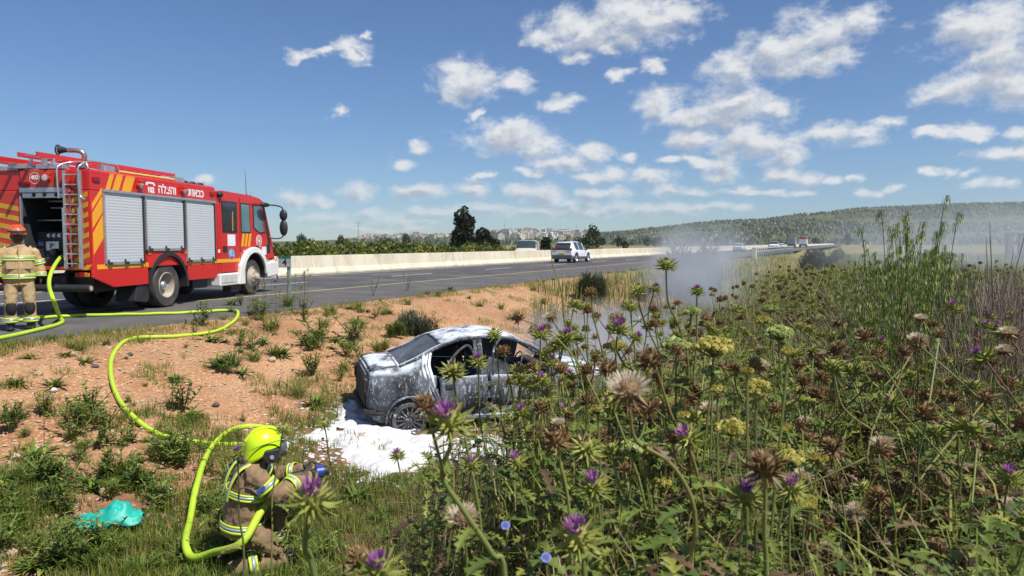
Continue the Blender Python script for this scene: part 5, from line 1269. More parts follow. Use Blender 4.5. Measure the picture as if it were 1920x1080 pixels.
# town on the hill
pal = [(0.62, 0.56, 0.46), (0.70, 0.66, 0.58), (0.52, 0.45, 0.36), (0.64, 0.50, 0.40), (0.72, 0.70, 0.66), (0.50, 0.47, 0.43), (0.66, 0.56, 0.36), (0.46, 0.30, 0.24)]
tm = [mat(f'render_{n}', c, .85) for n, c in zip(('sand', 'ivory', 'tan', 'rose', 'chalk', 'grey', 'straw', 'brick'), pal)]
wdk = mat('far_window', (0.05, 0.055, 0.06), .3); roofm = mat('roof_tile', (0.36, 0.13, 0.08), .8)
rnd = random.Random(21); meshes = []
for k in range(10):
    w_, d_, h_ = rnd.uniform(11, 20), rnd.uniform(10, 15), rnd.choice((7, 10, 10, 13, 16)); g = MB()
    g.box2((-w_ / 2, -d_ / 2, -8), (w_ / 2, d_ / 2, h_)); g.box2((-w_ / 2 - .3, -d_ / 2 - .3, h_), (w_ / 2 + .3, d_ / 2 + .3, h_ + .9))
    if k % 3 == 0: g.box2((-2, -1, h_ + .9), (3, 3, h_ + 3.6))
    if k == 4: g.loft([[V((-w_ / 2, -d_ / 2, h_ + .9)), V((w_ / 2, -d_ / 2, h_ + .9)), V((w_ / 2, d_ / 2, h_ + .9)), V((-w_ / 2, d_ / 2, h_ + .9))], [V((-w_ / 4, -.3, h_ + 4)), V((w_ / 4, -.3, h_ + 4)), V((w_ / 4, .3, h_ + 4)), V((-w_ / 4, .3, h_ + 4))]], 2)
    nw = int(w_ / 4)
    for fl in range(int(h_ / 3.2)):
        for q in range(nw):
            x = -w_ / 2 + (q + .5) * w_ / nw; g.box2((x - .8, -d_ / 2 - .06, fl * 3.2 + .9), (x + .8, -d_ / 2 + .3, fl * 3.2 + 2.5), 1)
    meshes.append((g, k))
protos = {}
TL = 'town houses crowded on the distant hill'; HL = 'pale flat-roofed house in the town on the distant hill'


def house(px, D, k, mi, sc_=1.0):
    key = (k, mi)
    if key not in protos: protos[key] = meshes[k][0].mesh('town_house', [tm[mi], wdk, roofm])
    o = bpy.data.objects.new('town_house', protos[key]); COL.objects.link(o); p = gpt(px, D); o.location = p; o.rotation_euler = (0, 0, rnd.uniform(-.6, .6)); o.scale = (sc_,) * 3
    nm = ('sand-coloured', 'ivory', 'tan', 'rose', 'chalk white', 'grey', 'straw yellow', 'brick red')[mi]
    return tag(o, nm + (' house high ' if D > 2050 else ' house mid-slope ' if D > 1650 else ' house low ') + 'in the town ' + zone(px, ((700, 'far left over the grove'), (750, 'left over the grove'), (800, 'just left of the slim tower'), (850, 'between the slim tower and the cypress'), (950, 'right of the broad pine'), (985, 'above the cream van\'s left half'), (1010, 'above the cream van\'s right half'), (1040, 'above the small round tree'), (1080, 'above the white crossover'), (3000, 'at its right end'))), 'house', TL)


for i in range(120):
    px = rnd.uniform(925, 1122); D = rnd.uniform(1350, 2480)
    if px > 1070 and D < 1500: continue
    house(px, D, rnd.randrange(10), rnd.choice((0, 0, 1, 1, 2, 3, 4, 4, 5, 6)), rnd.uniform(.7, 1.0))
for i in range(50):
    px = rnd.choice((rnd.uniform(700, 850), rnd.uniform(640, 850))); house(px, rnd.uniform(1700, 2500), rnd.randrange(10), rnd.choice((0, 1, 2, 3, 4, 5)), rnd.uniform(.6, .9))
for px, D, k, mi, lab in ((990, 2350, 7, 7, 'reddish building on the crest of the distant town'), (1085, 2350, 3, 5, 'grey block with a mast on the right of the distant town')):
    o = house(px, D, k, mi, 1.25); o['label'] = lab; o.pop('group', None)
g = MB(); g.tube([(0, 0, 0), (0, 0, 34)], [1.0, .3], 6); g.box((0, 0, 22), (3, 3, 3)); o = g.build('radio_mast', mat('mast_grey', (0.3, 0.3, 0.32), .6), loc=gpt(946, 2400)); tag(o, 'thin radio mast rising from the distant town skyline', 'mast')
g = MB(); g.tube([(0, 0, 0), (0, 0, 36)], [.9, .3], 6); o = g.build('radio_mast', MATS['mast_grey'], loc=gpt(1081, 2340)); tag(o, 'thin mast above the grey block at the right end of the town', 'mast')
g = MB(); g.cyl((0, 0, 0), (0, 0, 16), 1.5, 8); g.cyl((0, 0, 16), (0, 0, 22), 1.8, 8, r2=.1); o = g.build('minaret', tm[4], loc=gpt(803, 2300)); tag(o, 'slim pale tower standing above the left part of the distant town', 'tower')
# wooded hillside
oct_v = [(1, 0, 0), (0, 1, 0), (-1, 0, 0), (0, -1, 0), (0, 0, 1)]; oct_f = [(0, 1, 4), (1, 2, 4), (2, 3, 4), (3, 0, 4)]
rnd = random.Random(3); g = MB(); cnt = 0
while cnt < 26000:
    px = rnd.uniform(640, 2500); D = rnd.uniform(700, 3100); p = at(px, 455, D); dn = fbm(p.x * .004, p.y * .004, 2) + .45 * fbm(p.x * .02, p.y * .02, 6)
    if dn < -.02 + (.12 if D < 1300 else 0) or (px < 1125 and (rnd.random() < .8)): 
        if rnd.random() < .93: continue
    z = ground_z(p.x, p.y); h = rnd.choice((1.8, 2.6, 3.5, 5.0, 7.0)) * rnd.uniform(.8, 1.1); r = h * rnd.uniform(.55, .9); a = rnd.random() * 6
    g.add([(p.x + r * (v[0] * math.cos(a) - v[1] * math.sin(a)), p.y + r * (v[0] * math.sin(a) + v[1] * math.cos(a)), z - .5 + v[2] * (h + .5)) for v in oct_v], oct_f, 0, rnd.random()); cnt += 1
tag(g.build('hillside_wood', leafmat('hill_trees', (0.022, 0.036, 0.014), (0.06, 0.075, 0.03), None, 0)), kind='stuff')
# power-line pole and the two dark posts in the smoke
g = MB(); g.tube([(0, 0, -1), (0, 0, 19)], [.35, .2], 6); g.box((0, 0, 17), (5, .2, .2)); g.box((0, 0, 15), (6, .2, .2)); tag(g.build('power_pylon', MATS['mast_grey'], loc=gpt(672, 520)), 'thin power pylon far beyond the grove', 'pylon')
for px, lab in ((1893, 'dark concrete post fading in the smoke at the far right'), (1916, 'dark post cut by the right edge of the photo')):
    g = MB(); g.box2((-.26, -.2, -1), (.26, .2, 2.5)); g.box2((-.32, -.26, 2.5), (.32, .26, 2.6)); o = g.build('concrete_post', mat('post_grey', (0.10, 0.11, 0.12), .9), loc=gpt(px, 62)); tag(o, lab, 'post')
# kilometre sign
steel = mat('galvanised', (0.36, 0.42, 0.42), .45, metal=.4, col2=(0.28, 0.34, 0.34), scale=8)
ps = on_ground(543, 572); sg = empty('kilometre_sign', ps, R(-8), 'small grey kilometre sign with number 4 on a steel post', 'sign')
Dp = ps.y; zt_ = at(537, 480, Dp).z - ps.z
g = MB(); g.tube([(0, 0, -.2), (0, 0, zt_)], .045, 14); g.build('post', steel, sg, smooth=True)
wS, hS = 25 / F * Dp, 21 / F * Dp; ox = -6 / F * Dp
g = MB(); g.box2((ox - wS / 2, -.06, zt_ - hS), (ox + wS / 2, -.045, zt_)); g.build('plate', mat('sign_grey', (0.42, 0.44, 0.45), .5), sg)
g = MB(); g.box2((ox - wS / 2, -.063, zt_ - hS * .22), (ox + wS / 2, -.0605, zt_)); g.build('green_strip', mat('sign_green', (0.01, 0.14, 0.09), .5), sg)
g = MB(); g.box2((ox - wS / 2, -.063, zt_ - hS), (ox + wS / 2, -.0605, zt_ - hS * .95)); g.build('green_strip', MATS['sign_green'], sg)
text('numeral', '4', hS * .85, blk, sg, frame((ox, -.0625, zt_ - hS * .58), (1, 0, 0), (0, 0, 1)), bold=.004)
for s in (-1, 1): text('numeral', '1', hS * .16, blk, sg, frame((ox + s * wS * .36, -.0625, zt_ - hS * .5), (1, 0, 0), (0, 0, 1)), bold=.002)
g = MB(); g.prism([(ox - wS * .3, zt_ - hS * .16), (ox - wS * .2, zt_ - hS * .16), (ox - wS * .25, zt_ - hS * .05)], 'y', -.066, -.0632); g.build('arrow_mark', steel, sg)
# guard rail with pale pickets
gr = empty('guard_rail', rp(udist(*at(1410, 455, 84).xy), .7), -VA, 'pale metal guard rail with close pickets beside the far road', 'guard rail')
for k in range(26):
    g = MB(); g.box2((-.05, k * 2.0 - .10, -.4), (.05, k * 2.0 + .10, .92)); g.build('picket', lorry_wht if 0 else steel, gr)
for z in (.45, .85):
    g = MB(); g.box2((-.09, -.3, z), (-.052, 51, z + .14)); g.build('rail', mat('rail_pale', (0.6, 0.6, 0.58), .5), gr)
g = MB(); g.box2((-.25, -1.0, -.4), (.25, -.3, 1.0)); g.build('end_block', conc, gr, bevel=.03)
# ------------------------------------------------------------------ plants
# ---- what each filler stands nearest to, for its label
def nearest(p, marks):
    return min(marks, key=lambda m_: (p[0] - m_[1][0]) ** 2 + (p[1] - m_[1][1]) ** 2)[0]


MARKS = [('beside the teal cloth', on_ground(205, 985)), ('by the hose bend', on_ground(210, 690)), ('near the crossing hoses', on_ground(400, 835)), ('near the kneeling firefighter', on_ground(470, 1060)), ('below the kilometre sign', on_ground(543, 590)), ('just behind the burnt car\'s tail', on_ground(660, 720)), ('between the road and the burnt car', on_ground(860, 580)), ('at the left edge of the photo', on_ground(20, 760)), ('at the lower left corner', on_ground(60, 1050)), ('below the standing firefighter', on_ground(60, 660)), ('uphill of the lime helmet', on_ground(480, 740)), ('by the hose loop at the road', on_ground(420, 620)), ('in front of the white foam', on_ground(720, 930)), ('under the violet bloom at the bottom', on_ground(900, 1060)), ('left of the grey-green bush', on_ground(660, 650)), ('where the bank meets the haze', on_ground(1010, 560)), ('on the bank under the engine\'s rear wheel', on_ground(290, 640)), ('above the teal cloth', on_ground(220, 850))]
SAY = {'rosette': 'broad-leaved green rosette', 'leafy': 'bushy leafy green weed', 'tuft': 'fine grassy tuft', 'sprig': 'thin twiggy weed sprig'}


th_stem = leafmat('thistle_stem', (0.10, 0.13, 0.035), (0.24, 0.27, 0.07), (0.16, 0.09, 0.045), 0, .6)
th_leaf = leafmat('thistle_leaf', (0.06, 0.105, 0.02), (0.20, 0.25, 0.045), (0.42, 0.39, 0.08), .3)
th_bract = leafmat('thistle_bracts', (0.16, 0.19, 0.035), (0.40, 0.42, 0.10), (0.56, 0.50, 0.19), .25)
th_dry = leafmat('dry_bracts', (0.10, 0.055, 0.026), (0.30, 0.185, 0.08), (0.48, 0.34, 0.17), .15)
th_purp = leafmat('purple_florets', (0.20, 0.045, 0.24), (0.44, 0.13, 0.46), (0.60, 0.27, 0.58), .3)
th_fluf = leafmat('seed_fluff', (0.50, 0.39, 0.25), (0.68, 0.57, 0.41), (0.80, 0.74, 0.62), .35)
dead = leafmat('dead_leaf', (0.050, 0.030, 0.017), (0.16, 0.10, 0.052), (0.27, 0.19, 0.11), .15)
twig = leafmat('dry_twig', (0.06, 0.035, 0.022), (0.15, 0.095, 0.06), None, 0)
weed = leafmat('weed_leaf', (0.05, 0.10, 0.018), (0.17, 0.24, 0.04), (0.36, 0.38, 0.09), .3)
grey_w = leafmat('grey_green_leaf', (0.05, 0.07, 0.035), (0.15, 0.175, 0.095), None, .2)
grass_m = leafmat('grass_blade', (0.06, 0.105, 0.016), (0.18, 0.24, 0.035), (0.38, 0.35, 0.09), .35)
straw = leafmat('straw', (0.20, 0.15, 0.075), (0.38, 0.30, 0.16), (0.46, 0.38, 0.24), .3)
ylw = leafmat('umbel_yellow', (0.30, 0.27, 0.05), (0.52, 0.46, 0.10), (0.62, 0.58, 0.25), .3)
gry = leafmat('umbel_green', (0.20, 0.27, 0.06), (0.40, 0.46, 0.14), (0.60, 0.60, 0.32), .3)
buf = leafmat('brush_stalk', (0.20, 0.15, 0.115), (0.36, 0.28, 0.22), None, .1)
ADD = V((0, 0, 0))


def ribbon(mb, P, wd, mi=0, tint=.5, side=None):
    """flat tapering strip along points"""
    P = [V(p) for p in P]; vs = []
    for i, p in enumerate(P):
        d = P[min(i + 1, len(P) - 1)] - P[max(i - 1, 0)]
        s = V(side) if side is not None else d.cross(V((0, 0, 1)))
        if s.length < 1e-6: s = V((1, 0, 0))
        s.normalize(); w_ = wd[i] if hasattr(wd, '__len__') else wd
        vs += [p - s * w_, p + s * w_]
    mb.add(vs, [(2 * i, 2 * i + 1, 2 * i + 3, 2 * i + 2) for i in range(len(P) - 1)], mi, tint)


def blade(mb, rnd, base, d, L, w_, bend, mi=0, tint=.5, n=3):
    b = V(base); d = V(d).normalized(); P = [b]
    for k in range(n):
        d = (d + V((0, 0, -bend / n))).normalized(); P.append(P[-1] + d * L / n)
    ribbon(mb, P, [w_ * (1, .9, .6, .05)[min(3, int(3 * k / n + .01))] if k else w_ * .7 for k in range(n + 1)], mi, tint)


def lobed(mb, rnd, base, d, L, W, droop=.8, mi=0, tint=.5, lobes=4, curl=0.0):
    """spiny lobed thistle leaf"""
    d = V(d).normalized(); P = [V(base)]; dirs = []; n = lobes * 2 + 1
    side = d.cross(V((0, 0, 1))); side = side.normalized() if side.length > 1e-5 else V((1, 0, 0))
    for k in range(n):
        dirs.append(d.copy()); P.append(P[-1] + d * L / n); d = (d + V((0, 0, -droop / n)) + side * rnd.gauss(0, .05)).normalized()
    dirs.append(d); vs = []
    for k, p in enumerate(P):
        t = k / n; env = math.sin(math.pi * (.12 + .86 * t)) ** .8; wv = W * env * (1.0 if k % 2 else .24); up = side.cross(dirs[k])
        f = dirs[k] * (wv * .35 if k % 2 else 0)
        vs += [p - side * wv + up * (wv * (.35 + curl)) + f, p, p + side * wv + up * (wv * (.35 + curl)) + f]
    fs = []
    for k in range(n): a = 3 * k; fs += [(a, a + 1, a + 4, a + 3), (a + 1, a + 2, a + 5, a + 4)]
    mb.add(vs, fs, mi, tint)


def spike(mb, b, d, L, w_, bend, mi, tint):
    """thin three-sided spine bending along bend"""
    d = V(d).normalized(); o = d.orthogonal().normalized(); q = d.cross(o); m_ = V(b) + d * L * .5; d2 = (d + V(bend)).normalized(); tip = m_ + d2 * L * .5
    r0 = [V(b) + (o * math.cos(a) + q * math.sin(a)) * w_ for a in (0, 2.1, 4.2)]; r1 = [m_ + (o * math.cos(a) + q * math.sin(a)) * w_ * .75 for a in (0, 2.1, 4.2)]
    mb.add(r0 + r1 + [tip], [(0, 1, 4, 3), (1, 2, 5, 4), (2, 0, 3, 5), (3, 4, 6), (4, 5, 6), (5, 3, 6)], mi, tint)


def head_parts(kind, seed):
    """(bract mesh builder, floret mesh builder or None); z is the stem direction, spine span about 11 cm"""
    rnd = random.Random(seed); g = MB(); f = MB(); dry = kind in ('dry', 'fluffy')
    R0 = .021 if kind != 'fluffy' else .024
    prof = [(0, -.012), (.6, -.006), (1.0, .012), (.95, .026), (.7, .036), (.4, .039)]
    g.lathe([(max(.002, a * R0), z) for a, z in prof], (0, 0, 0), 'z', 12, 0); g.t[-1] = .3
    n = {'purple': 46, 'bud': 44, 'dry': 52, 'fluffy': 34}[kind]
    for k in range(n):
        a = 2 * math.pi * k * .381966 + rnd.gauss(0, .12); lv = k / n; z = -.006 + .036 * lv
        out = V((math.cos(a), math.sin(a), 0)); el_ = -.35 + 1.25 * lv + rnd.gauss(0, .15)
        if kind == 'dry': el_ = -.2 + 1.5 * lv + rnd.gauss(0, .25)
        if kind == 'fluffy': el_ = -.9 + .9 * lv + rnd.gauss(0, .2)
        d = out * math.cos(el_) + V((0, 0, math.sin(el_))); L = rnd.uniform(.030, .050) * (1.0 if lv < .7 else .62) * (.8 if dry else 1)
        spike(g, out * R0 * .85 + V((0, 0, z)), d, L, .0042 if not dry else .0038, V((0, 0, rnd.uniform(.1, .6) if not dry else rnd.uniform(-.4, .5))) + out * .2, 0, min(1, max(0, (.35 + .4 * lv + rnd.gauss(0, .15)))))
    if kind == 'purple':
        for k in range(90):
            a = rnd.random() * 6.28; r = rnd.random() ** .5; d = V((math.cos(a) * r * .6, math.sin(a) * r * .6, 1)).normalized(); b = V((math.cos(a) * r * .012, math.sin(a) * r * .012, .028))
            ribbon(f, [b, b + d * .012, b + d * rnd.uniform(.018, .030)], [.0018, .0017, .0009], 0, rnd.random(), side=(math.sin(a), -math.cos(a), 0))
    elif kind == 'fluffy':
        for k in range(260):
            a = rnd.random() * 6.28; r = rnd.random() ** .5; d = V((math.cos(a) * r * 1.5, math.sin(a) * r * 1.5, .9 + rnd.gauss(0, .2))).normalized(); b = V((math.cos(a) * r * .02, math.sin(a) * r * .02, .018))
            ribbon(f, [b, b + d * .016, b + d * rnd.uniform(.024, .038)], [.0012, .0013, .0007], 0, rnd.random(), side=(math.sin(a) + .3, -math.cos(a), rnd.gauss(0, .5)))
    elif kind == 'bud':
        for k in range(24):
            a = rnd.random() * 6.28; r = rnd.random() ** .5; d = V((math.cos(a) * r * .3, math.sin(a) * r * .3, 1)).normalized(); b = V((math.cos(a) * r * .011, math.sin(a) * r * .011, .030)); ribbon(f, [b, b + d * .012, b + d * .018], [.002, .0016, .0008], 1, rnd.random(), side=(math.sin(a), -math.cos(a), 0))
    elif kind == 'dry':
        for k in range(30):
            a = rnd.random() * 6.28; r = rnd.random() ** .5; d = V((math.cos(a) * r * .8, math.sin(a) * r * .8, 1)).normalized(); b = V((math.cos(a) * r * .014, math.sin(a) * r * .014, .028)); ribbon(f, [b, b + d * .012, b + d * .02], [.003, .0025, .001], 2, rnd.random(), side=(math.sin(a), -math.cos(a), 0))
    return g, f


HM = {}
FM_ = {'purple': th_purp, 'fluffy': th_fluf, 'bud': leafmat('closed_florets', (0.16, 0.05, 0.10), (0.26, 0.10, 0.13), None, .1), 'dry': th_dry}
for kind in ('purple', 'bud', 'dry', 'fluffy'):
    for v in range(3):
        g, f = head_parts(kind, 100 + v); bm2 = th_dry if kind in ('dry', 'fluffy') else th_bract
        f.m = [0] * len(f.m); a = g.mesh('flower_head', [bm2]); b = f.mesh('florets', [FM_[kind]])
        j = MB(); j.add(g.v, g.f, 0); j.t = list(g.t); n0 = len(j.f); j.add(f.v, f.f, 1); j.t = list(g.t) + list(f.t)
        HM[kind, v] = (a, b, j.mesh('flower_head', [bm2, FM_[kind]]))
LEAF = []
for v in range(6):
    g = MB(); lobed(g, random.Random(v), (0, 0, 0), (0, 1, .45), 1.0, .20, .9 + .15 * v, 0, .25 + .12 * v, 5, .1 * (v % 3)); LEAF.append(g.mesh('leaf', [th_leaf if v < 5 else dead]))
LEAFD = []
for v in range(4):
    g = MB(); lobed(g, random.Random(v + 9), (0, 0, 0), (0, .7, .2), 1.0, .20, 2.2, 0, .3 + .15 * v, 4, .5); LEAFD.append(g.mesh('leaf', [dead]))


def put(name, me, parent, loc, rot=None, sc_=1.0):
    o = bpy.data.objects.new(name, me); COL.objects.link(o); o.parent = parent; o.location = loc; o.scale = (sc_,) * 3
    if rot is not None: o.rotation_euler = rot
    return o


def aim(d): return V(d).to_track_quat('Z', 'Y').to_euler()


def hero(label, heads, stem, D, leaves=5, seed=0, stem_r=.006, group=None, brown=.35):
    """a thistle close to the camera: photo points of its stem from the head down, at distance D; it goes on down to the soil"""
    rnd = random.Random(seed * 7 + 1)
    P = [at(px, py, D + .02 * i) for i, (px, py) in enumerate(stem)]
    last = P[-1]; dv = (P[-1] - P[-2]).normalized() if len(P) > 1 else V((0, 0, -1))
    gx_, gy_ = last.x + dv.x * .25 + rnd.uniform(-.05, .05), last.y + .10; gz = ground_z(gx_, gy_)
    if last.z - gz > .3: P.append(V((last.x * .5 + gx_ * .5 + dv.x * .05, last.y + .05, (last.z + gz) / 2)))
    base = V((gx_, gy_, gz - .03)); P.append(base)
    root = empty('thistle', base, 0, label, 'thistle', group)
    Q = [p - base for p in smooth_path(P, 5)]; n = len(Q); g = MB()
    stem_r *= .62; g.tube([q + V((mnoise.noise(q * 5 + base), mnoise.noise(q * 5 - base), 0)) * .018 * math.sin(math.pi * i / n) for i, q in enumerate(Q)], [stem_r * (.75 + .9 * i / n) for i in range(n)], 7, tint=brown)
    for (kind, sz, up, off) in heads:                # extra heads sit on short side branches
        v = rnd.randrange(3)
        if off is None: hp = Q[0]; d = (Q[0] - Q[2]).normalized()
        else:
            q = min(n - 3, 2 + int(n * .18)); hp = at(off[0], off[1], D) - base; g.tube(smooth_path([hp, hp * .5 + Q[q] * .5 + V((0, 0, -.02)), Q[q + 2]], 4), stem_r * .7, 6, tint=brown); d = (hp - Q[q]).normalized()
        d = (d + V((0, 0, up))).normalized()
        h = put('flower_head', HM[kind, v][0], root, hp, aim(d), sz * .82); put('florets', HM[kind, v][1], h, (0, 0, 0))
    g.build('stem', th_stem, root, smooth=True, ang=180)
    for k in range(leaves):
        i = int(n * (.25 + .70 * (k + rnd.random() * .5) / leaves)); a = rnd.random() * 6.28; i = min(i, n - 2)
        L = .06 + .16 * (i / n) ** 2 * rnd.uniform(.7, 1.2)
        put('leaf', LEAF[rnd.randrange(6)], root, Q[i], (rnd.uniform(-.2, .3), 0, a), L)
    return root


def thistle_proto(seed, H, kinds, name='thistle', dry=False, nh=4, loc=(0, 0, 0), big=1.0):
    """filler thistle: stem, foliage and each head as a part"""
    rnd = random.Random(seed); root = empty(name, loc); g = MB(); lf = MB(); a0 = rnd.random() * 6.28
    main = smooth_path([(0, 0, -.05), (rnd.gauss(0, .03), rnd.gauss(0, .03), H * .35), (rnd.gauss(0, .10), rnd.gauss(0, .10), H * .7), (rnd.gauss(0, .17), rnd.gauss(0, .17), H)], 5)
    tips = [(main[-1], (main[-1] - main[-3]).normalized())]; tb = rnd.uniform(.7, 1) if dry else rnd.uniform(.1, .6)
    g.tube(main, [.0062 - .0036 * i / len(main) for i in range(len(main))], 6, tint=tb)
    for k in range(nh - 1):
        i = int(len(main) * rnd.uniform(.45, .88)); b = main[i]; a = a0 + k * 2.4 + rnd.gauss(0, .3); L = rnd.uniform(.18, .42) * (1.25 - i / len(main))
        o = V((math.cos(a), math.sin(a), 0)); P = smooth_path([b, b + o * L * .45 + V((0, 0, L * .35)), b + o * L * .62 + V((0, 0, L * 1.0))], 4); g.tube(P, [.0034] * (len(P) - 1) + [.0025], 5, tint=tb); tips.append((P[-1], (P[-1] - P[-3]).normalized()))
        if not dry:
            for q in (2, 4): lobed(lf, rnd, P[q], o * rnd.uniform(.5, 1) + V((rnd.gauss(0, .5), rnd.gauss(0, .5), .3)), rnd.uniform(.06, .12), .022, .8, 0, rnd.uniform(.3, .9), 3)
    for k in range(15 if not dry else 18):
        t_ = rnd.random() ** 1.3; i = int((len(main) - 2) * (.02 + .85 * t_)); a = rnd.random() * 6.28
        L = (.34 * (1 - t_) + .10) * rnd.uniform(.7, 1.2) * big
        lobed(lf, rnd, main[i], (math.cos(a), math.sin(a), .35 if not dry else -.1), L, L * .17, 1.0 if not dry else 2.4, 1 if dry or rnd.random() < .18 else 0, rnd.random(), 4, .1 if not dry else .6)
    g.build('stem', th_stem, root, smooth=True, ang=180); o = lf.build('foliage', [th_leaf, dead], root); o['kind'] = 'stuff'
    for p, d in tips:
        kd = rnd.choice(kinds); put('flower_head', HM[kd, rnd.randrange(3)][2], root, p, aim(d + V((rnd.gauss(0, .2), rnd.gauss(0, .2), .1))), rnd.uniform(.55, .92))
    return root


GZ = lambda x, y: V((x, y, ground_z(x, y)))
T1 = 'thistle plants crowding the right-hand field'; TLAB = 'spiny thistle plant in the thicket of the right-hand field'
rnd = random.Random(77)
pro = []
kinds_list = [('purple', 'bud', 'bud', 'bud'), ('bud', 'bud', 'dry'), ('dry', 'dry', 'dry', 'fluffy'), ('dry', 'bud', 'dry'), ('bud', 'bud', 'dry'), ('dry', 'bud', 'dry'), ('bud', 'dry', 'fluffy', 'bud'), ('purple', 'dry', 'bud', 'dry')]
spots = []
tries = 0
while len(spots) < 285 and tries < 20000:
    tries += 1
    D = 2.0 + 15 * rnd.random() ** 1.4; px = rnd.uniform(1010, 2030); x = (px - 960) / F * D; s = sdist(x, D)
    if D < 4.5 and px < 1130: continue
    if s < 10.2 + rnd.random() * .8: continue
    if 1450 < px < 1760 and D < 2.6 : continue
    if any((x - a) ** 2 + (D - b) ** 2 < (.10 + .012 * D) ** 2 for a, b in spots): continue
    spots.append((x, D))
for i, (x, y) in enumerate(spots):
    H = rnd.uniform(1.05, 1.30); loc = GZ(x, y)
    if i < 14:
        dry = i in (2, 5, 7, 11); r_ = thistle_proto(200 + i, H, kinds_list[i % 8], dry=dry, nh=rnd.choice((3, 4, 5)), loc=loc); r_['label'] = TLAB; r_['category'] = 'thistle'; r_['group'] = T1; pro.append(r_)
        KIDS[r_.name] = [o for o in COL.objects if o.parent == r_]
    else:
        c = dup(rnd.choice(pro), None, loc, rnd.random() * 6.28, rnd.uniform(.85, 1.14))
        px = 960 + F * x / y
        if px > 1560 and y > 4: c.scale = (c.scale[0],) * 2 + (c.scale[2] * .95,)
FM2 = [('by the white smoke', (2.3, 11)), ('beside the yellow umbels', (.75, 2.3)), ('at the rim of the dark hollow', (1.1, 2.9)), ('below the wild oats', (2.3, 4.3)), ('before the dry brush', (2.9, 4.2)), ('at the right edge', (2.6, 3.4)), ('on the far rim of the thicket', (5.5, 14)), ('behind the wild oats', (4.5, 8)), ('right of the burnt car\'s nose', (1.2, 7)), ('in the middle of the thicket', (2.0, 5.6))]


def head_words(ch):
    n = [c.data.materials[1].name for c in ch if c.name.startswith('flower_head')]
    w_ = [t_ for k, t_ in (('purple_florets', 'violet'), ('seed_fluff', 'fluffy'), ('dry_bracts', 'dry brown'), ('closed_florets', 'green')) if k in n]
    return ' and '.join(w_[:2]) or 'bare'


bpy.context.view_layer.update()
for o in [o for o in COL.objects if o.get('group') == T1]:
    o['label'] = ('tall ' if o.scale[2] > 1.05 else 'short ' if o.scale[2] < .92 else '') + ('two', 'three', 'four', 'five')[max(0, min(3, sum(c.name.startswith('flower_head') for c in o.children) - 2))] + '-headed thistle, ' + head_words(o.children) + ', ' + nearest(o.location, FM2)
# ---- thistles one can single out
hero('big thistle with purple bloom and pale spines before the burnt car\'s rear wheel', [('purple', 1.12, .1, None), ('dry', .7, .2, (800, 765))], [(842, 800), (846, 835), (834, 892), (872, 962), (918, 1040), (945, 1095)], 1.25, 4, 1, .0075)
hero('purple thistle bloom right in front of the kneeling firefighter\'s chest', [('purple', 1.0, .5, None)], [(582, 948), (578, 985), (578, 1035), (592, 1100)], 1.05, 3, 2, .007)
hero('wide flat seed head with cream fluff on a curving brown stem', [('fluffy', 1.15, .5, None)], [(1178, 745), (1180, 775), (1196, 828), (1262, 868), (1298, 930), (1300, 1010), (1285, 1095)], 1.35, 3, 3, .0065, brown=.85)
hero('dry brown thistle head above the wide cream seed head', [('dry', 1.15, .4, None)], [(1221, 682), (1236, 705), (1262, 790), (1292, 850), (1320, 960), (1335, 1095)], 1.9, 4, 4, .0065, brown=.85)
hero('dried brown thistle head with a small white tuft below the burnt car\'s front door', [('dry', 1.1, .5, None), ('fluffy', .5, 1, (1047, 800))], [(1044, 832), (1050, 870), (1062, 960), (1072, 1090)], 1.65, 4, 5, .006, brown=.6)
hero('large dry brown thistle ball on a straight pale stem at lower right', [('dry', 1.25, .5, None)], [(1436, 886), (1437, 930), (1435, 1010), (1434, 1095)], 1.4, 5, 6, .0075, brown=.5)
hero('bright violet thistle bloom at the bottom of the photo', [('purple', 1.15, .4, None)], [(1084, 1018), (1090, 1050), (1094, 1095)], 1.2, 3, 7, .006)
hero('violet thistle bloom cut by the bottom edge below the kneeling firefighter', [('purple', .95, .5, None)], [(713, 1078), (716, 1100), (720, 1130)], 1.05, 2, 8, .006)
hero('dull purple thistle with drooping pale spines under the dried brown head', [('purple', 1.0, .3, None)], [(1113, 920), (1112, 960), (1100, 1020), (1096, 1095)], 1.5, 4, 9)
hero('spiny green thistle with a brown top before the burnt car\'s rear door', [('dry', .85, .2, None), ('bud', 1.0, .2, (850, 702))], [(850, 706), (856, 745), (872, 830), (892, 930), (905, 1060)], 1.95, 4, 10)
hero('slim thistle with a small purple top beside the burnt car\'s pillar', [('purple', .85, .2, None)], [(897, 682), (899, 720), (904, 790), (915, 880), (925, 1000)], 2.3, 4, 11, .005)
hero('thistle bud standing against the burnt car\'s foam-covered roof', [('bud', .85, .2, None)], [(927, 630), (932, 670), (938, 740), (946, 830), (950, 960)], 2.7, 5, 12, .005, brown=.2)
hero('tallest thistle bud with wide pale spines rising into the smoke', [('bud', 1.05, .2, None)], [(1249, 502), (1250, 530), (1256, 570), (1276, 620), (1288, 690), (1290, 800)], 2.7, 5, 13)
hero('thistle bud on a bent stem left of the tallest bud', [('bud', 1.0, .2, None), ('purple', .75, .2, (1227, 545))], [(1197, 548), (1201, 580), (1218, 630), (1235, 680), (1245, 800)], 2.8, 5, 14)
hero('brown-topped thistle standing alone in the smoke above the burnt car\'s nose', [('dry', .8, .2, None)], [(1108, 552), (1112, 590), (1122, 640), (1135, 720), (1140, 860)], 2.9, 4, 15)
hero('pale green thistle head just below the pair of buds in the smoke', [('bud', .85, .2, None)], [(1183, 580), (1184, 610), (1188, 680), (1195, 800)], 2.9, 4, 16)
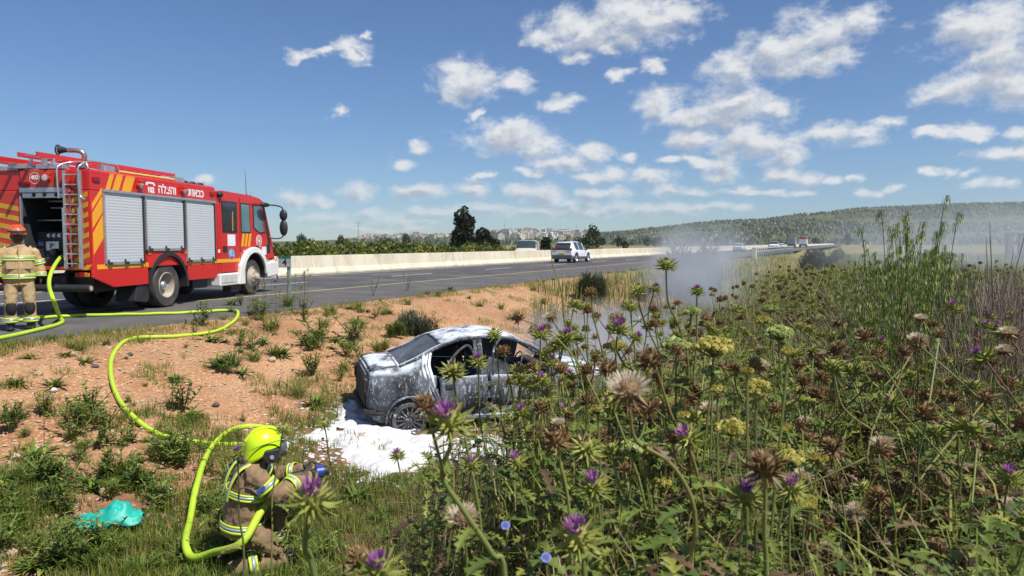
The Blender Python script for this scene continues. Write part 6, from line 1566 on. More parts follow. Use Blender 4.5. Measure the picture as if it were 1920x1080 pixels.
hero('reddish thistle bloom at the right end of the buds in the smoke', [('purple', .85, .2, None)], [(1307, 550), (1306, 590), (1302, 640), (1300, 760)], 3.0, 4, 17)
hero('stout purple-brown thistle head above the fluffy head in the middle', [('purple', 1.0, .2, None), ('purple', .7, .2, (1190, 636))], [(1160, 622), (1158, 650), (1168, 680), (1200, 720), (1215, 850)], 2.3, 5, 18)
hero('small dry thistle in front of the white smoke', [('dry', .75, .2, None)], [(1228, 610), (1232, 640), (1240, 720), (1245, 820)], 2.6, 3, 19, brown=.7)
hero('dry leaning thistle above the burnt car\'s windscreen', [('dry', .8, .4, None), ('fluffy', .65, 1, (1002, 620))], [(975, 598), (1010, 612), (1060, 650), (1110, 720), (1150, 830)], 2.5, 4, 20, .0045, brown=.8)
hero('cream tufted thistle head over the burnt car\'s windscreen', [('fluffy', .7, .6, None), ('bud', .8, .3, (1076, 574))], [(1035, 598), (1052, 625), (1075, 680), (1100, 760), (1110, 880)], 2.6, 4, 21, .0045, brown=.7)
hero('bare dry branching twig rising left of the smoke', [], [(1033, 455), (1037, 500), (1050, 540), (1062, 600), (1078, 660), (1100, 760), (1115, 900)], 2.6, 2, 22, .004, brown=.95)
for i, (lab, kd, px, py, sz, D) in enumerate((('round white seed fluff near the right edge, above a second one', 'fluffy', 1890, 622, 1.0, 3.0), ('white seed fluff hanging low at the right edge', 'fluffy', 1884, 655, .9, 2.9), ('white fluffy thistle head beside a brown one near the right edge', 'fluffy', 1720, 636, 1.1, 3.0), ('cream seed fluff above the white fluffy head', 'fluffy', 1726, 594, .9, 3.6), ('small beige seed tuft in the middle of the right-hand field', 'fluffy', 1536, 660, .8, 3.2), ('beige seed tuft above the yellow fennel sprays', 'fluffy', 1425, 685, 1.0, 2.8), ('beige seed tuft left of the yellow fennel sprays', 'fluffy', 1332, 765, .9, 2.4), ('violet thistle bloom high in the right-hand field', 'purple', 1786, 572, 1.0, 3.6), ('tiny violet bloom near the centre of the right-hand field', 'purple', 1654, 637, .8, 3.0), ('violet bloom close to the upper right edge', 'purple', 1852, 606, .9, 3.4), ('reddish violet bloom above the white fluff at right', 'purple', 1858, 588, .8, 3.8), ('brown spent thistle on a long green stem at right', 'dry', 1736, 775, 1.2, 2.1), ('spiny green thistle bud at right with arching bracts', 'bud', 1818, 800, 1.2, 2.1), ('violet bloom on the spiny thistle at the right edge', 'purple', 1892, 892, 1.0, 1.9), ('violet bloom beside the large dry brown ball', 'purple', 1484, 915, .9, 1.45), ('purple thistle left of the large dry brown ball', 'purple', 1398, 930, 1.0, 1.45), ('pale brown spiky seed head in the dark hollow', 'dry', 1560, 835, 1.0, 2.0), ('spiky seed head with white down in the dark hollow', 'fluffy', 1655, 835, .9, 2.0), ('small purple bloom above the foam at bottom left of the car', 'purple', 745, 850, .75, 2.4), ('small purple bloom over the hose beside the lime helmet', 'purple', 446, 845, .7, 2.3), ('spiky thistle bud over the foam left of the burnt car\'s wheel', 'bud', 608, 790, .8, 2.8), ('thistle bud on a thin stem before the lime helmet', 'bud', 530, 800, .8, 2.6), ('small violet bloom low before the burnt car\'s rear wheel', 'purple', 882, 868, .8, 2.0), ('pink thistle bloom low beneath the burnt car\'s sill', 'purple', 968, 862, .85, 2.0), ('small violet bloom at the burnt car\'s front door', 'purple', 994, 722, .8, 2.6), ('small magenta bloom right of the burnt car\'s front door', 'purple', 1058, 765, .7, 2.6), ('violet bloom in the thicket right of the burnt car', 'purple', 1052, 716, .6, 2.8), ('dry thistle ball in front of the burnt car\'s rear pillar', 'dry', 945, 655, .85, 2.7), ('green thistle over the burnt car\'s front window', 'bud', 972, 690, .9, 2.7), ('spent cream tuft low in the middle of the thicket', 'fluffy', 868, 975, 1.0, 1.5), ('dry thistle bud low over the grass at bottom', 'dry', 680, 1050, 1.0, 1.2), ('spiny thistle head below the fluffy cream head', 'bud', 1100, 840, 1.1, 1.7), ('dry spiky head deep in the thicket right of the yellow umbels', 'dry', 1530, 735, 1.0, 2.6))):
    rr = random.Random(500 + i); bx = rr.uniform(-20, 25)
    hero(lab, [(kd, sz, .4, None)], [(px, py + 8), (px + bx * .3, py + 45), (px + bx, py + 130), (px + bx * 1.3, py + 240)], D, 4, 30 + i, .0048, brown=rr.uniform(.1, .6))
rnd = random.Random(71)
for i in range(26):
    px = rnd.uniform(955, 1150); py = rnd.uniform(575, 800) if px > 1010 else rnd.uniform(690, 830); kd = rnd.choice(('bud', 'bud', 'dry', 'dry', 'purple')); bx = rnd.uniform(-70, 60)
    lab = {'bud': 'green spiny thistle', 'dry': 'dry brown thistle', 'purple': 'purple-topped thistle'}[kd] + (' leaning left' if bx > 12 else ' leaning right' if bx < -12 else ' standing upright') + (' before the burnt car\'s front door' if px < 1030 else ' over the burnt car\'s bonnet' if py < 700 else ' below the burnt car\'s bonnet')
    hero(lab, [(kd, rnd.uniform(.7, 1.0), .3, None)] + ([('bud', .7, .3, (px + rnd.uniform(-28, 28), py + rnd.uniform(-12, 22)))] if i % 2 else []), [(px, py + 8), (px + bx * .2, py + 50), (px + bx * .6, py + 120), (px + bx, py + 230)], rnd.uniform(2.1, 3.2), 6, 600 + i, .0046, 'thistles: ' + lab, rnd.uniform(.1, .9))
# ---- dead leafy stands in the dark hollow, lower right
dp = []; rnd = random.Random(61)
GD = 'dead brown thistle stalks in the dark hollow'; LD_ = 'dead thistle stalk hung with curled brown leaves in the dark hollow'
for i in range(64):
    D = rnd.uniform(1.55, 3.0); px = rnd.uniform(1430, 1800) if i % 4 else rnd.uniform(1300, 1950); x = (px - 960) / F * D; loc = GZ(x, D)
    if i < 4: r_ = thistle_proto(300 + i, rnd.uniform(.75, .95), ('dry', 'dry', 'fluffy'), 'dead_thistle', True, 2, loc); tag(r_, LD_, 'dead thistle', GD); KIDS[r_.name] = [o for o in COL.objects if o.parent == r_]; dp.append(r_)
    else: r_ = dup(rnd.choice(dp), None, loc, rnd.random() * 6.3, rnd.uniform(.75, 1.05))
    r_['label'] = 'dead thistle hung with curled brown leaves ' + nearest(loc, [('in the heart of the dark hollow', (1.0, 2.2)), ('at the near end of the dark hollow', (.75, 1.7)), ('on the left rim of the hollow', (.8, 2.5)), ('at the far end of the hollow', (1.5, 2.9)), ('on the right rim of the dark hollow', (1.35, 2.0))])


# ---- fennel umbels
def umbel(label, px, py, rad_px, D, mtl, seed, dome=.35, n=26):
    rnd = random.Random(seed); c = at(px, py, D); base = GZ(c.x + rnd.uniform(-.05, .05), c.y + .05); root = empty('fennel', base, 0, label, 'fennel'); h = c - base; rad = rad_px / F * D
    g = MB(); hub = h - V((0, 0, rad * .8)); g.tube(smooth_path([(0, 0, -.03), hub * .5 + V((rnd.gauss(0, .06), 0, 0)), hub], 5), .0036, 6, tint=.3); um = MB()
    for k in range(n):
        a = k * 2.39996; r = math.sqrt((k + .5) / n); p = h + V((math.cos(a) * r * rad, math.sin(a) * r * rad, -dome * rad * r * r + rnd.gauss(0, .08) * rad)); g.tube([hub, hub * .4 + p * .6 + V((0, 0, -.1 * rad)), p], .0016, 4, tint=.3)
        ur = rad * .24; tn = rnd.random()
        for q in range(26):
            d = V((rnd.gauss(0, 1), rnd.gauss(0, 1), abs(rnd.gauss(0, .8)))).normalized(); w_ = p + d * ur * rnd.uniform(.5, 1); o = d.orthogonal().normalized() * .0045 * (D / 2.0 + .3); q2 = d.cross(o)
            um.add([w_ - o - q2, w_ + o - q2, w_ + o + q2, w_ - o + q2], [(0, 1, 2, 3)], 0, min(1, max(0, tn * .6 + rnd.random() * .4)))
    for k in range(5):
        i = rnd.uniform(.3, .9); b = hub * i; a = rnd.random() * 6.28
        for q in range(9): d = V((math.cos(a) + rnd.gauss(0, .5), math.sin(a) + rnd.gauss(0, .5), .5 + rnd.gauss(0, .3))); blade(g, rnd, b, d, rnd.uniform(.06, .14), .0016, .4, 0, .4)
    g.build('stalk', th_stem, root); um.build('umbel', mtl, root)


for i, a in enumerate((('pale cream-green umbel, left of the wide yellow one', 1268, 640, 26, 2.4, gry), ('wide yellow-green umbel in front of the dark thicket', 1338, 640, 38, 2.3, ylw), ('pale cream umbel with domed lumps right of the wide yellow one', 1460, 617, 26, 2.6, gry), ('flat lime umbel at the edge of the white smoke', 1296, 580, 15, 2.8, gry), ('ragged yellow umbel above the beige tuft', 1420, 716, 22, 2.5, ylw), ('small green umbel under the wide yellow one', 1335, 692, 17, 2.3, gry), ('yellow umbel low beside the dark hollow', 1480, 850, 27, 1.9, ylw), ('loose yellow umbel below the beige seed tuft', 1372, 795, 30, 2.0, ylw), ('little yellow umbel left of centre in the thicket', 1205, 838, 16, 2.0, ylw), ('green umbel in the thicket below the wide cream seed head', 1190, 830, 24, 1.9, gry), ('yellow umbel behind the large dry brown ball', 1510, 940, 20, 1.8, ylw), ('tiny lime umbel at the rim of the dark hollow', 1530, 790, 11, 2.6, gry), ('small yellow umbel high in the thicket', 1432, 598, 12, 3.2, ylw), ('lime umbel at the upper right of the cream one', 1445, 576, 13, 3.3, gry))):
    umbel(*a, 40 + i)


rnd = random.Random(33); fe = []
for i in range(34):
    px, py = rnd.uniform(1120, 1560), rnd.uniform(600, 1000); D = rnd.uniform(1.6, 3.2)
    lab = rnd.choice(('small yellow fennel spray ', 'ragged yellow-green fennel spray ')) + ('low ' if py > 850 else 'high ' if py < 700 else 'half-way up ') + ('in the left of the thicket' if px < 1270 else 'in the middle of the thicket' if px < 1420 else 'beside the dark hollow')
    umbel(lab, px, py, rnd.uniform(9, 20), D, rnd.choice((ylw, ylw, gry)), 800 + i, rnd.uniform(.1, .6), rnd.choice((9, 13, 18)))
for o in [o for o in COL.objects if o.name.startswith('fennel') and 'fennel spray' in o.get('label', '')]: o['group'] = 'sprays: ' + o['label']
# ---- numpy grass: thousands of blades in one mesh
def grass_mass(name, mtl, n, where, L, w_, seed, lean=.35, kind='stuff', tb=(0, 1)):
    r = np.random.default_rng(seed); pts = []
    while len(pts) < n:
        q = where(r)
        if q is not None: pts.append(q)
    pts = np.array(pts); a = r.random(n) * 6.283; l = r.uniform(L[0], L[1], n) * (pts[:, 3] if pts.shape[1] > 3 else 1); ww = r.uniform(.7, 1.3, n) * w_
    o = np.stack([np.cos(a), np.sin(a), np.zeros(n)], 1); s = np.stack([-np.sin(a), np.cos(a), np.zeros(n)], 1); up = np.array([0, 0, 1.0]); ln = np.abs(r.normal(0, lean, n))[:, None]
    p = pts[:, :3] - up * .01; m_ = p + up * (l * .55)[:, None] + o * ln * (l * .35)[:, None]; tp = p + up * (l * (1 - .25 * np.minimum(1.5, ln[:, 0])))[:, None] + o * ln * l[:, None]
    hw_ = ww[:, None] * .5; vs = np.stack([p - s * hw_, p + s * hw_, m_ - s * hw_ * .8, m_ + s * hw_ * .8, tp], 1).reshape(-1, 3)
    k = np.arange(n)[:, None] * 5; fs = np.concatenate([k + [0, 1, 3], k + [0, 3, 2], k + [2, 3, 4]], 1).reshape(-1, 3)
    me = bpy.data.meshes.new(name); me.from_pydata(vs.tolist(), [], fs.tolist()); me.materials.append(mtl)
    at_ = me.attributes.new('tint', 'FLOAT', 'FACE'); tv = np.repeat(np.clip(r.normal(.5 * (tb[0] + tb[1]), .25 * (tb[1] - tb[0]), n), 0, 1), 3); at_.data.foreach_set('value', tv.astype(np.float32))
    ob = bpy.data.objects.new(name, me); COL.objects.link(ob); return tag(ob, kind=kind)


def wedge(r, D0, D1, p0, p1, pw=1.5):
    D = D0 + (D1 - D0) * r.random() ** pw; px = r.uniform(p0, p1); x = (px - 960) / F * D; return x, D


def w_field(r):
    x, y = wedge(r, 1.0, 20, 560, 2080, 1.7); s = sdist(x, y)
    if s < 9.3 + r.random() * 1.3: return None
    return (x, y, ground_z(x, y), .45 + .75 * (.5 + fbm(x * .8, y * .8, 4)))
def w_ditch(r):
    x, y = wedge(r, 3.0, 12, -60, 1150, 1.3); s = sdist(x, y)
    if s < 3.4 or s > 10.5: return None
    d = fbm(x * .9, y * .9, 11) + .5 * fbm(x * 2.6, y * 2.6, 13)
    if d < -.06 - .2 * (s - 5.0) + .1 * r.random(): return None
    if -2.6 < x < 1.6 and 8.2 < y < 11.5: return None
    return (x, y, ground_z(x, y), .6 + .9 * max(0, d + .3))
def w_bankgrass(r):
    x, y = wedge(r, 7, 30, -80, 1250, 1.2); s = sdist(x, y)
    if s < .02 or s > 8: return None
    d = fbm(x * .8, y * .8, 21) + .6 * fbm(x * 2.2, y * 2.2, 23) + .35 * math.exp(-((s - .35) / .35) ** 2)
    if d < .14 + .14 * r.random(): return None
    return (x, y, ground_z(x, y), .5 + d)
def w_far(r):
    x, y = wedge(r, 17, 110, 1000, 2150, 1.6); s = sdist(x, y)
    if s < 1.2: return None
    if fbm(x * .25, y * .25, 31) < -.18: return None
    return (x, y, ground_z(x, y), .7 + .6 * r.random())
def w_lush(r):
    x, y = wedge(r, 2.0, 5.6, 330, 1150, 1.0); s = sdist(x, y)
    if s < 7.6: return None
    return (x, y, ground_z(x, y), .6 + .7 * (.5 + fbm(x, y, 4)))


grass_mass('field_grass', leafmat('field_blade', (0.075, 0.115, 0.02), (0.25, 0.29, 0.055), (0.50, 0.44, 0.13), .35), 44000, w_field, (.22, .85), .0075, 1, tb=(-.1, 1.25))
grass_mass('field_stalks', twig, 10000, w_field, (.4, 1.15), .0055, 2, .25)
grass_mass('field_straw', straw, 13000, w_field, (.35, 1.05), .005, 3, .3)
grass_mass('ditch_grass', grass_m, 75000, w_ditch, (.05, .21), .008, 4, .6)
grass_mass('lush_grass', grass_m, 22000, w_lush, (.10, .34), .008, 5, .5)
grass_mass('bank_grass', grass_m, 20000, w_bankgrass, (.05, .22), .008, 6, .5, tb=(.3, 1.2))
grass_mass('bank_straw', straw, 9000, w_bankgrass, (.03, .12), .005, 26, .9)
grass_mass('far_grass', grass_m, 30000, w_far, (.3, .75), .03, 7, .4, tb=(.2, 1.1))
grass_mass('far_dry_grass', straw, 9000, w_far, (.35, .8), .03, 8, .4)


# broad leaves low in the field (uncountable ground cover)
def leaf_mass(name, mats_, n, where, L, seed, zr=(0, .8), droop=1.2, dead_p=.25):
    r = np.random.default_rng(seed); rnd = random.Random(seed); g = MB()
    while n > 0:
        q = where(r)
        if q is None: continue
        x, y, z = q[:3]; a = rnd.random() * 6.28; h = rnd.uniform(*zr) * (q[3] if len(q) > 3 else 1)
        lobed(g, rnd, (x, y, z + h), (math.cos(a), math.sin(a), rnd.uniform(-.2, .9)), rnd.uniform(*L), rnd.uniform(.011, .026), droop, 1 if rnd.random() < dead_p else 0, rnd.random(), 4); n -= 1
    return tag(g.build(name, mats_), kind='stuff')


leaf_mass('undergrowth', [th_leaf, dead], 9000, w_field, (.08, .26), 12, (.05, .8), 1.2, .58)  # dead share raised: real dry leaves that also put the gaps' shade into colour
def w_close(r):
    x, y = wedge(r, 1.25, 6.0, 780, 2000, 1.3); s = sdist(x, y)
    if s < 10.0 or (y < 2.0 and x < .1): return None
    if 1440 < 960 + F * x / y < 1800 and y < 3.0 and r.random() < .8: return None
    return (x, y, ground_z(x, y), 1)


leaf_mass('thicket_leaves', [th_leaf, dead], 7000, w_close, (.05, .13), 14, (.35, 1.05), 1.0, .2)
r_c = lambda r: (lambda q: None if q is None else (q[0], q[1], q[2] + r.uniform(.25, .95), 1))(w_close(r))
grass_mass('thicket_blades', MATS['field_blade'], 9000, r_c, (.05, .20), .006, 15, 1.0, tb=(.3, 1.2))
grass_mass('thicket_straw', straw, 3500, r_c, (.08, .30), .003, 16, .8)
leaf_mass('ditch_undergrowth', [weed, dead], 2600, w_lush, (.08, .2), 13, (0, .12), .6, .15)


# ---- weeds on the bare bank, each clump a thing
def weed_proto(seed, style, loc):
    rnd = random.Random(seed); root = MB()
    if style == 'rosette':
        for k in range(30): a = k * 2.4 + rnd.gauss(0, .2); blade(root, rnd, (rnd.gauss(0, .02), rnd.gauss(0, .02), 0), (math.cos(a), math.sin(a), rnd.uniform(.4, 1.8)), rnd.uniform(.14, .26), .014, .9, 0, rnd.random(), 4)
    elif style == 'leafy':
        for k in range(9):
            a = rnd.random() * 6.28; lean = rnd.uniform(.1, .9); top = V((math.cos(a) * lean, math.sin(a) * lean, 1)).normalized() * rnd.uniform(.15, .34); root.tube([(0, 0, 0), top * .5, top], .004, 4, 1, tint=.4)
            for q in range(9): b = top * rnd.uniform(.15, 1); a2 = rnd.random() * 6.28; lobed(root, rnd, b, (math.cos(a2), math.sin(a2), rnd.uniform(.1, 1)), rnd.uniform(.05, .12), .016, .8, 0, rnd.random(), 2)
    elif style == 'tuft':
        for k in range(70): a = rnd.random() * 6.28; blade(root, rnd, (rnd.gauss(0, .035), rnd.gauss(0, .035), 0), (math.cos(a) * .6, math.sin(a) * .6, 1.2), rnd.uniform(.12, .32), .004, .8, 2, rnd.random(), 3)
    elif style == 'sprig':
        for k in range(5):
            a = rnd.random() * 6.28; top = V((math.cos(a) * .3, math.sin(a) * .3, 1)).normalized() * rnd.uniform(.2, .45); root.tube([(0, 0, 0), top * .5 + V((.02, 0, 0)), top], .003, 4, 3, tint=.5)
            for q in range(7): b = top * rnd.uniform(.3, 1); a2 = rnd.random() * 6.28; blade(root, rnd, b, (math.cos(a2), math.sin(a2), .8), rnd.uniform(.03, .08), .006, .5, 0, rnd.random(), 2)
    return root.mesh('weed_clump', [weed, th_stem, grass_m, twig])


WM = {st: [weed_proto(400 + 10 * i + v, st, None) for v in range(3)] for i, st in enumerate(('rosette', 'leafy', 'tuft', 'sprig'))}


def weed_at(p, st, sc_, label, group, rz=None):
    o = bpy.data.objects.new('weed_clump', rnd.choice(WM[st])); COL.objects.link(o); o.location = p; o.scale = (sc_ * rnd.uniform(.9, 1.15), sc_ * rnd.uniform(.9, 1.15), sc_); o.rotation_euler = (0, 0, rnd.random() * 6.28)
    size = 'tiny ' if sc_ < .6 else ('large ' if sc_ > 1.3 else '')
    if min((p - q).length for q in hs) < .20 * sc_: o.location.z -= 0; o.scale = [a * .45 for a in o.scale]; size = 'tiny '
    lab = size + SAY[st] + ' ' + nearest(p, MARKS)
    return tag(o, lab, 'weed', 'clumps: ' + lab)


rnd = random.Random(91)
WG1, WL1 = 'weed clumps on the orange bank', 'green weed clump growing on the bare orange bank'
WG2, WL2 = 'weed clumps in the ditch at lower left', 'leafy green weed clump in the ditch at lower left'
WG3, WL3 = 'weeds along the asphalt edge', 'dry weed tuft sprouting along the asphalt edge'
for (px, py, st, sc_) in ((280, 632, 'rosette', 1.5), (265, 640, 'rosette', 1.2), (378, 612, 'leafy', 1.7), (365, 628, 'leafy', 1.5), (395, 640, 'rosette', 1.4), (410, 688, 'rosette', 1.7), (425, 700, 'leafy', 1.2), (330, 715, 'rosette', 1.1), (345, 770, 'leafy', 1.6), (360, 790, 'rosette', 1.2), (140, 655, 'tuft', 1.0), (125, 668, 'rosette', .9), (160, 680, 'rosette', 1.0), (55, 672, 'rosette', .8), (30, 722, 'rosette', 1.0), (105, 725, 'rosette', 1.1), (200, 648, 'tuft', .8), (95, 640, 'tuft', .8), (460, 610, 'tuft', 1.8), (490, 600, 'leafy', 1.7), (510, 620, 'tuft', 2.0), (570, 590, 'leafy', 1.5), (600, 640, 'leafy', 2.0), (575, 650, 'leafy', 1.6), (665, 640, 'leafy', 2.2), (680, 690, 'leafy', 1.6), (650, 670, 'leafy', 1.7), (590, 700, 'leafy', 1.3), (620, 590, 'tuft', 1.7), (655, 580, 'rosette', .9), (690, 585, 'rosette', .8), (730, 588, 'rosette', 1.0), (765, 572, 'tuft', 1.4), (820, 556, 'tuft', 1.4), (845, 545, 'rosette', 1.2), (700, 555, 'sprig', 1.5), (765, 545, 'sprig', 1.4), (880, 560, 'rosette', 1.0), (900, 575, 'tuft', 1.2), (940, 580, 'tuft', 1.4), (960, 600, 'tuft', 1.3), (560, 745, 'tuft', 1.4), (590, 760, 'rosette', 1.4), (720, 650, 'rosette', 1.0), (690, 715, 'leafy', 1.2), (240, 755, 'leafy', 1.0), (1000, 545, 'tuft', 1.4), (1020, 570, 'tuft', 1.7), (540, 575, 'tuft', 1.9), (420, 600, 'tuft', 1.5)):
    weed_at(on_ground(px, py), st, sc_, WL1, WG1)
for i in range(128):
    px, py = rnd.uniform(-20, 460), 1080 - 320 * rnd.random() ** 1.1
    if 125 < px < 275 and 945 < py < 1030: continue
    if py < 800 and px > 200 and rnd.random() < .5: continue
    weed_at(on_ground(px, py), rnd.choice(('leafy', 'leafy', 'rosette', 'tuft')), rnd.uniform(.7, 1.5), WL2, WG2)
for i in range(24):
    px = rnd.uniform(60, 1010); u = rnd.uniform(-12, 30); p = rp(u, rnd.uniform(.02, .35)); p.z = ground_z(p.x, p.y); weed_at(p, rnd.choice(('tuft', 'sprig', 'tuft', 'rosette')), rnd.uniform(.5, 1.0), WL3, WG3)
for i in range(24):
    px, py = rnd.uniform(0, 900), rnd.uniform(590, 790); p = on_ground(px, py)
    if sdist(p.x, p.y) < .3: continue
    weed_at(p, rnd.choice(('rosette', 'tuft', 'sprig')), rnd.uniform(.35, .75), WL1, WG1)
for i in range(44):
    px, py = rnd.uniform(430, 730), rnd.uniform(570, 720)
    weed_at(on_ground(px, py), rnd.choice(('leafy', 'leafy', 'rosette', 'tuft', 'tuft')), rnd.uniform(.8, 1.6), WL1, WG1)
for i in range(14):
    px, py = rnd.uniform(400, 620), rnd.uniform(1050, 1085)
    weed_at(on_ground(px, py), rnd.choice(('tuft', 'rosette', 'leafy')), rnd.uniform(.8, 1.3), WL1, WG1)
for i in range(18):
    px, py = rnd.uniform(480, 1000), rnd.uniform(890, 1080)
    weed_at(on_ground(px, py), rnd.choice(('rosette', 'tuft', 'leafy')), rnd.uniform(.7, 1.2), 'lush weed clump in the grass at the bottom centre', 'weed clumps in the lush grass')


# ---- bushes
def bush(name, px, py, wpx, hpx, label, mtl, n, seed, D=None, blade_L=.22, wd=.006, spread=.5):
    p = on_ground(px, py) if D is None else gpt(px, D); Dd = p.y; W = wpx / F * Dd / 2; H = hpx / F * Dd; rnd = random.Random(seed); root = empty(name, p, 0, label, 'bush')
    subs = [(rnd.uniform(-.62, .62), rnd.uniform(-.6, .6), rnd.uniform(.6, 1.05), rnd.uniform(.22, .42)) for _ in range(9)]
    g = MB(); f = MB()
    for k in range(16):
        a = rnd.random() * 6.28; r = rnd.random() ** .5; top = V((math.cos(a) * r * W, math.sin(a) * r * W * .7, H * (1 - .45 * r * r) * rnd.uniform(.75, 1))); g.tube([(0, 0, -.02), top * .5 + V((0, 0, H * .1)), top], .006 * H + .003, 5, tint=.4)
    for k in range(n):
        sx, sy, sh, sr = subs[k % len(subs)]; a = rnd.random() * 6.28; r = rnd.random() ** .5; b = V(((sx + math.cos(a) * r * sr) * W, (sy + math.sin(a) * r * sr) * W * .7, H * sh * (1 - .45 * r * r) * rnd.uniform(.05, .95))); d = V((b.x / max(.01, W) * spread + rnd.gauss(0, .6), b.y / max(.01, W) * spread + rnd.gauss(0, .6), 1)); blade(f, rnd, b, d, blade_L * rnd.uniform(.6, 1.2), wd, .3, 0, min(1, max(0, .25 + .5 * b.z / H + rnd.gauss(0, .2))), 2)
    g.build('stems', twig, root, smooth=True); o = f.build('foliage', mtl, root); o['kind'] = 'stuff'; return root


bush('bush', 790, 630, 105, 50, 'low dense grey-green bush on the bank behind the burnt car\'s roof', grey_w, 5200, 1, blade_L=.13, wd=.007)
bush('bush', 742, 632, 40, 34, 'small bush at the left foot of the grey-green bush', weed, 1200, 2, blade_L=.12, wd=.008)
bush('bush', 1110, 455, 78, 55, 'feathery grey-green bush at the road edge under the white crossover', grey_w, 4200, 3, D=27, blade_L=.35, wd=.013)
bush('bush', 1298, 455, 118, 112, 'tall bush half hidden in the grey smoke', grn, 6500, 4, D=34, blade_L=.40, wd=.03)
bush('bush', 1330, 455, 50, 105, 'brownish upright bush behind the smoke bush', twig, 1500, 5, D=36, blade_L=.5, wd=.02)
bush('bush', 1555, 455, 105, 45, 'long low green bush far off at the end of the guard rail', grn, 3500, 6, D=70, blade_L=.5, wd=.05)
bush('bush', 1660, 655 - 135, 120, 40, 'grey-green scrub fading in the smoke behind the wild oats', grey_w, 2500, 7, D=26, blade_L=.35, wd=.02)
# fan palm tuft
p = gpt(1208, 30); pr = empty('fan_palm', p, 0, 'small fan palm tuft standing in the haze left of the smoke bush', 'palm'); rnd = random.Random(4)
for k in range(22):
    g = MB(); a = rnd.random() * 6.28; el_ = rnd.uniform(.2, 1.4); d = V((math.cos(a) * math.cos(el_), math.sin(a) * math.cos(el_), math.sin(el_))); b = d * .45; g.tube([(0, 0, .02), b], .010, 4)
    s = d.orthogonal().normalized(); q = d.cross(s)
    for j in range(9): e = (j - 4) / 4 * 1.1; dd = d * math.cos(e) + s * math.sin(e); ribbon(g, [b, b + dd * .2, b + dd * .40 + V((0, 0, -.04))], [.014, .018, .001], 0, rnd.random(), side=q)
    g.build('frond', grn, pr)


# ---- wild oats and dry brush at the right
def oats(p, seed, H, n, label, group=None, mtl=gry):
    rnd = random.Random(seed); root = empty('wild_oats', p, 0, label, 'wild oats', group); g = MB(); f = MB()
    for k in range(n):
        a = rnd.random() * 6.28; b = V((rnd.gauss(0, .06), rnd.gauss(0, .06), 0)); h = H * rnd.uniform(.72, 1.0); top = b + V((math.cos(a) * .10 * h, math.sin(a) * .10 * h, h)); P = smooth_path([b, b * .5 + top * .5 + V((0, 0, .04)), top, top + V((math.cos(a) * .03, math.sin(a) * .03, .04))], 4); g.tube(P, .0022, 4, tint=.4)
        for q in range(22):
            t_ = rnd.uniform(.68, 1); i = min(len(P) - 1, int(t_ * (len(P) - 1))); a2 = rnd.random() * 6.28; o = V((math.cos(a2), math.sin(a2), 0)) * rnd.uniform(.006, .035); c = P[i] + o + V((0, 0, -rnd.uniform(0, .03))); g.tube([P[i], P[i] + o * .8 + V((0, 0, .015)), c], .0007, 3, tint=.5); ribbon(f, [c, c + o * .1 + V((0, 0, -.010)), c + o * .3 + V((0, 0, -.026))], [.0010, .0030, .0006], 0, rnd.random(), side=(-o.y, o.x, 0))
        for q in range(2): blade(g, rnd, b + (top - b) * rnd.uniform(.1, .6), (math.cos(a + q * 2), math.sin(a + q * 2), 1.2), .3, .004, 1.2, 0, .4, 3)
    g.build('stalks', grass_m, root); o = f.build('spikelets', mtl, root); o['kind'] = 'stuff'; return root


GO, LO = 'wild oats standing above the thicket', 'tall green wild oats with drooping spikelets above the thicket'
rnd = random.Random(14); op_ = None
for i, (px, D, H) in enumerate(((1712, 4.2, 1.92), (1700, 4.6, 1.75), (1735, 4.5, 1.72), (1680, 4.4, 1.6), (1755, 5.0, 1.66), (1660, 5.2, 1.55), (1725, 5.4, 1.72), (1640, 4.8, 1.5), (1775, 4.6, 1.55), (1690, 5.8, 1.7), (1745, 6.0, 1.7), (1615, 5.6, 1.5), (1715, 3.8, 1.6), (1670, 3.9, 1.5), (1790, 5.6, 1.6), (1705, 4.9, 1.86), (1722, 5.0, 1.84), (1690, 5.2, 1.8), (1740, 5.3, 1.8), (1660, 6.2, 1.74), (1630, 6.4, 1.68), (1760, 6.2, 1.76), (1775, 5.2, 1.7), (1650, 4.4, 1.6), (1600, 6.0, 1.6), (1805, 6.2, 1.7), (1728, 4.0, 1.7), (1698, 4.3, 1.72), (1580, 7.0, 1.6))):
    p = gpt(px, D)
    if i < 3: o_ = oats(p, 60 + i, H, 9, LO if i else 'tallest clump of wild oats, its spikelets against the hill and sky', GO if i else None); KIDS[o_.name] = [o for o in COL.objects if o.parent == o_]; op_ = o_
    else: o_ = dup(op_, None, p, rnd.random() * 6, H / 1.72)
    if i: o_['label'] = ('tall' if H > 1.65 else 'shorter') + ' green wild oats ' + ('in front of' if D < 4.3 else 'behind' if D > 5.1 else 'level with') + ' the tallest clump, ' + ('to its left' if px < 1690 else 'to its right' if px > 1735 else 'close beside it')
# pale dry oats by the kilometre sign
for i, (px, py) in enumerate(((500, 590), (520, 592), (560, 588), (575, 580), (475, 596), (545, 592))):
    p = on_ground(px, py)
    if i == 0: dry0 = oats(p, 90, .85, 6, 'thin straw-coloured wild oats around the kilometre sign', 'dry oats by the sign', straw); KIDS[dry0.name] = [o for o in COL.objects if o.parent == dry0]
    else: dup(dry0, None, p, i * 1.3, rnd.uniform(.8, 1.2))


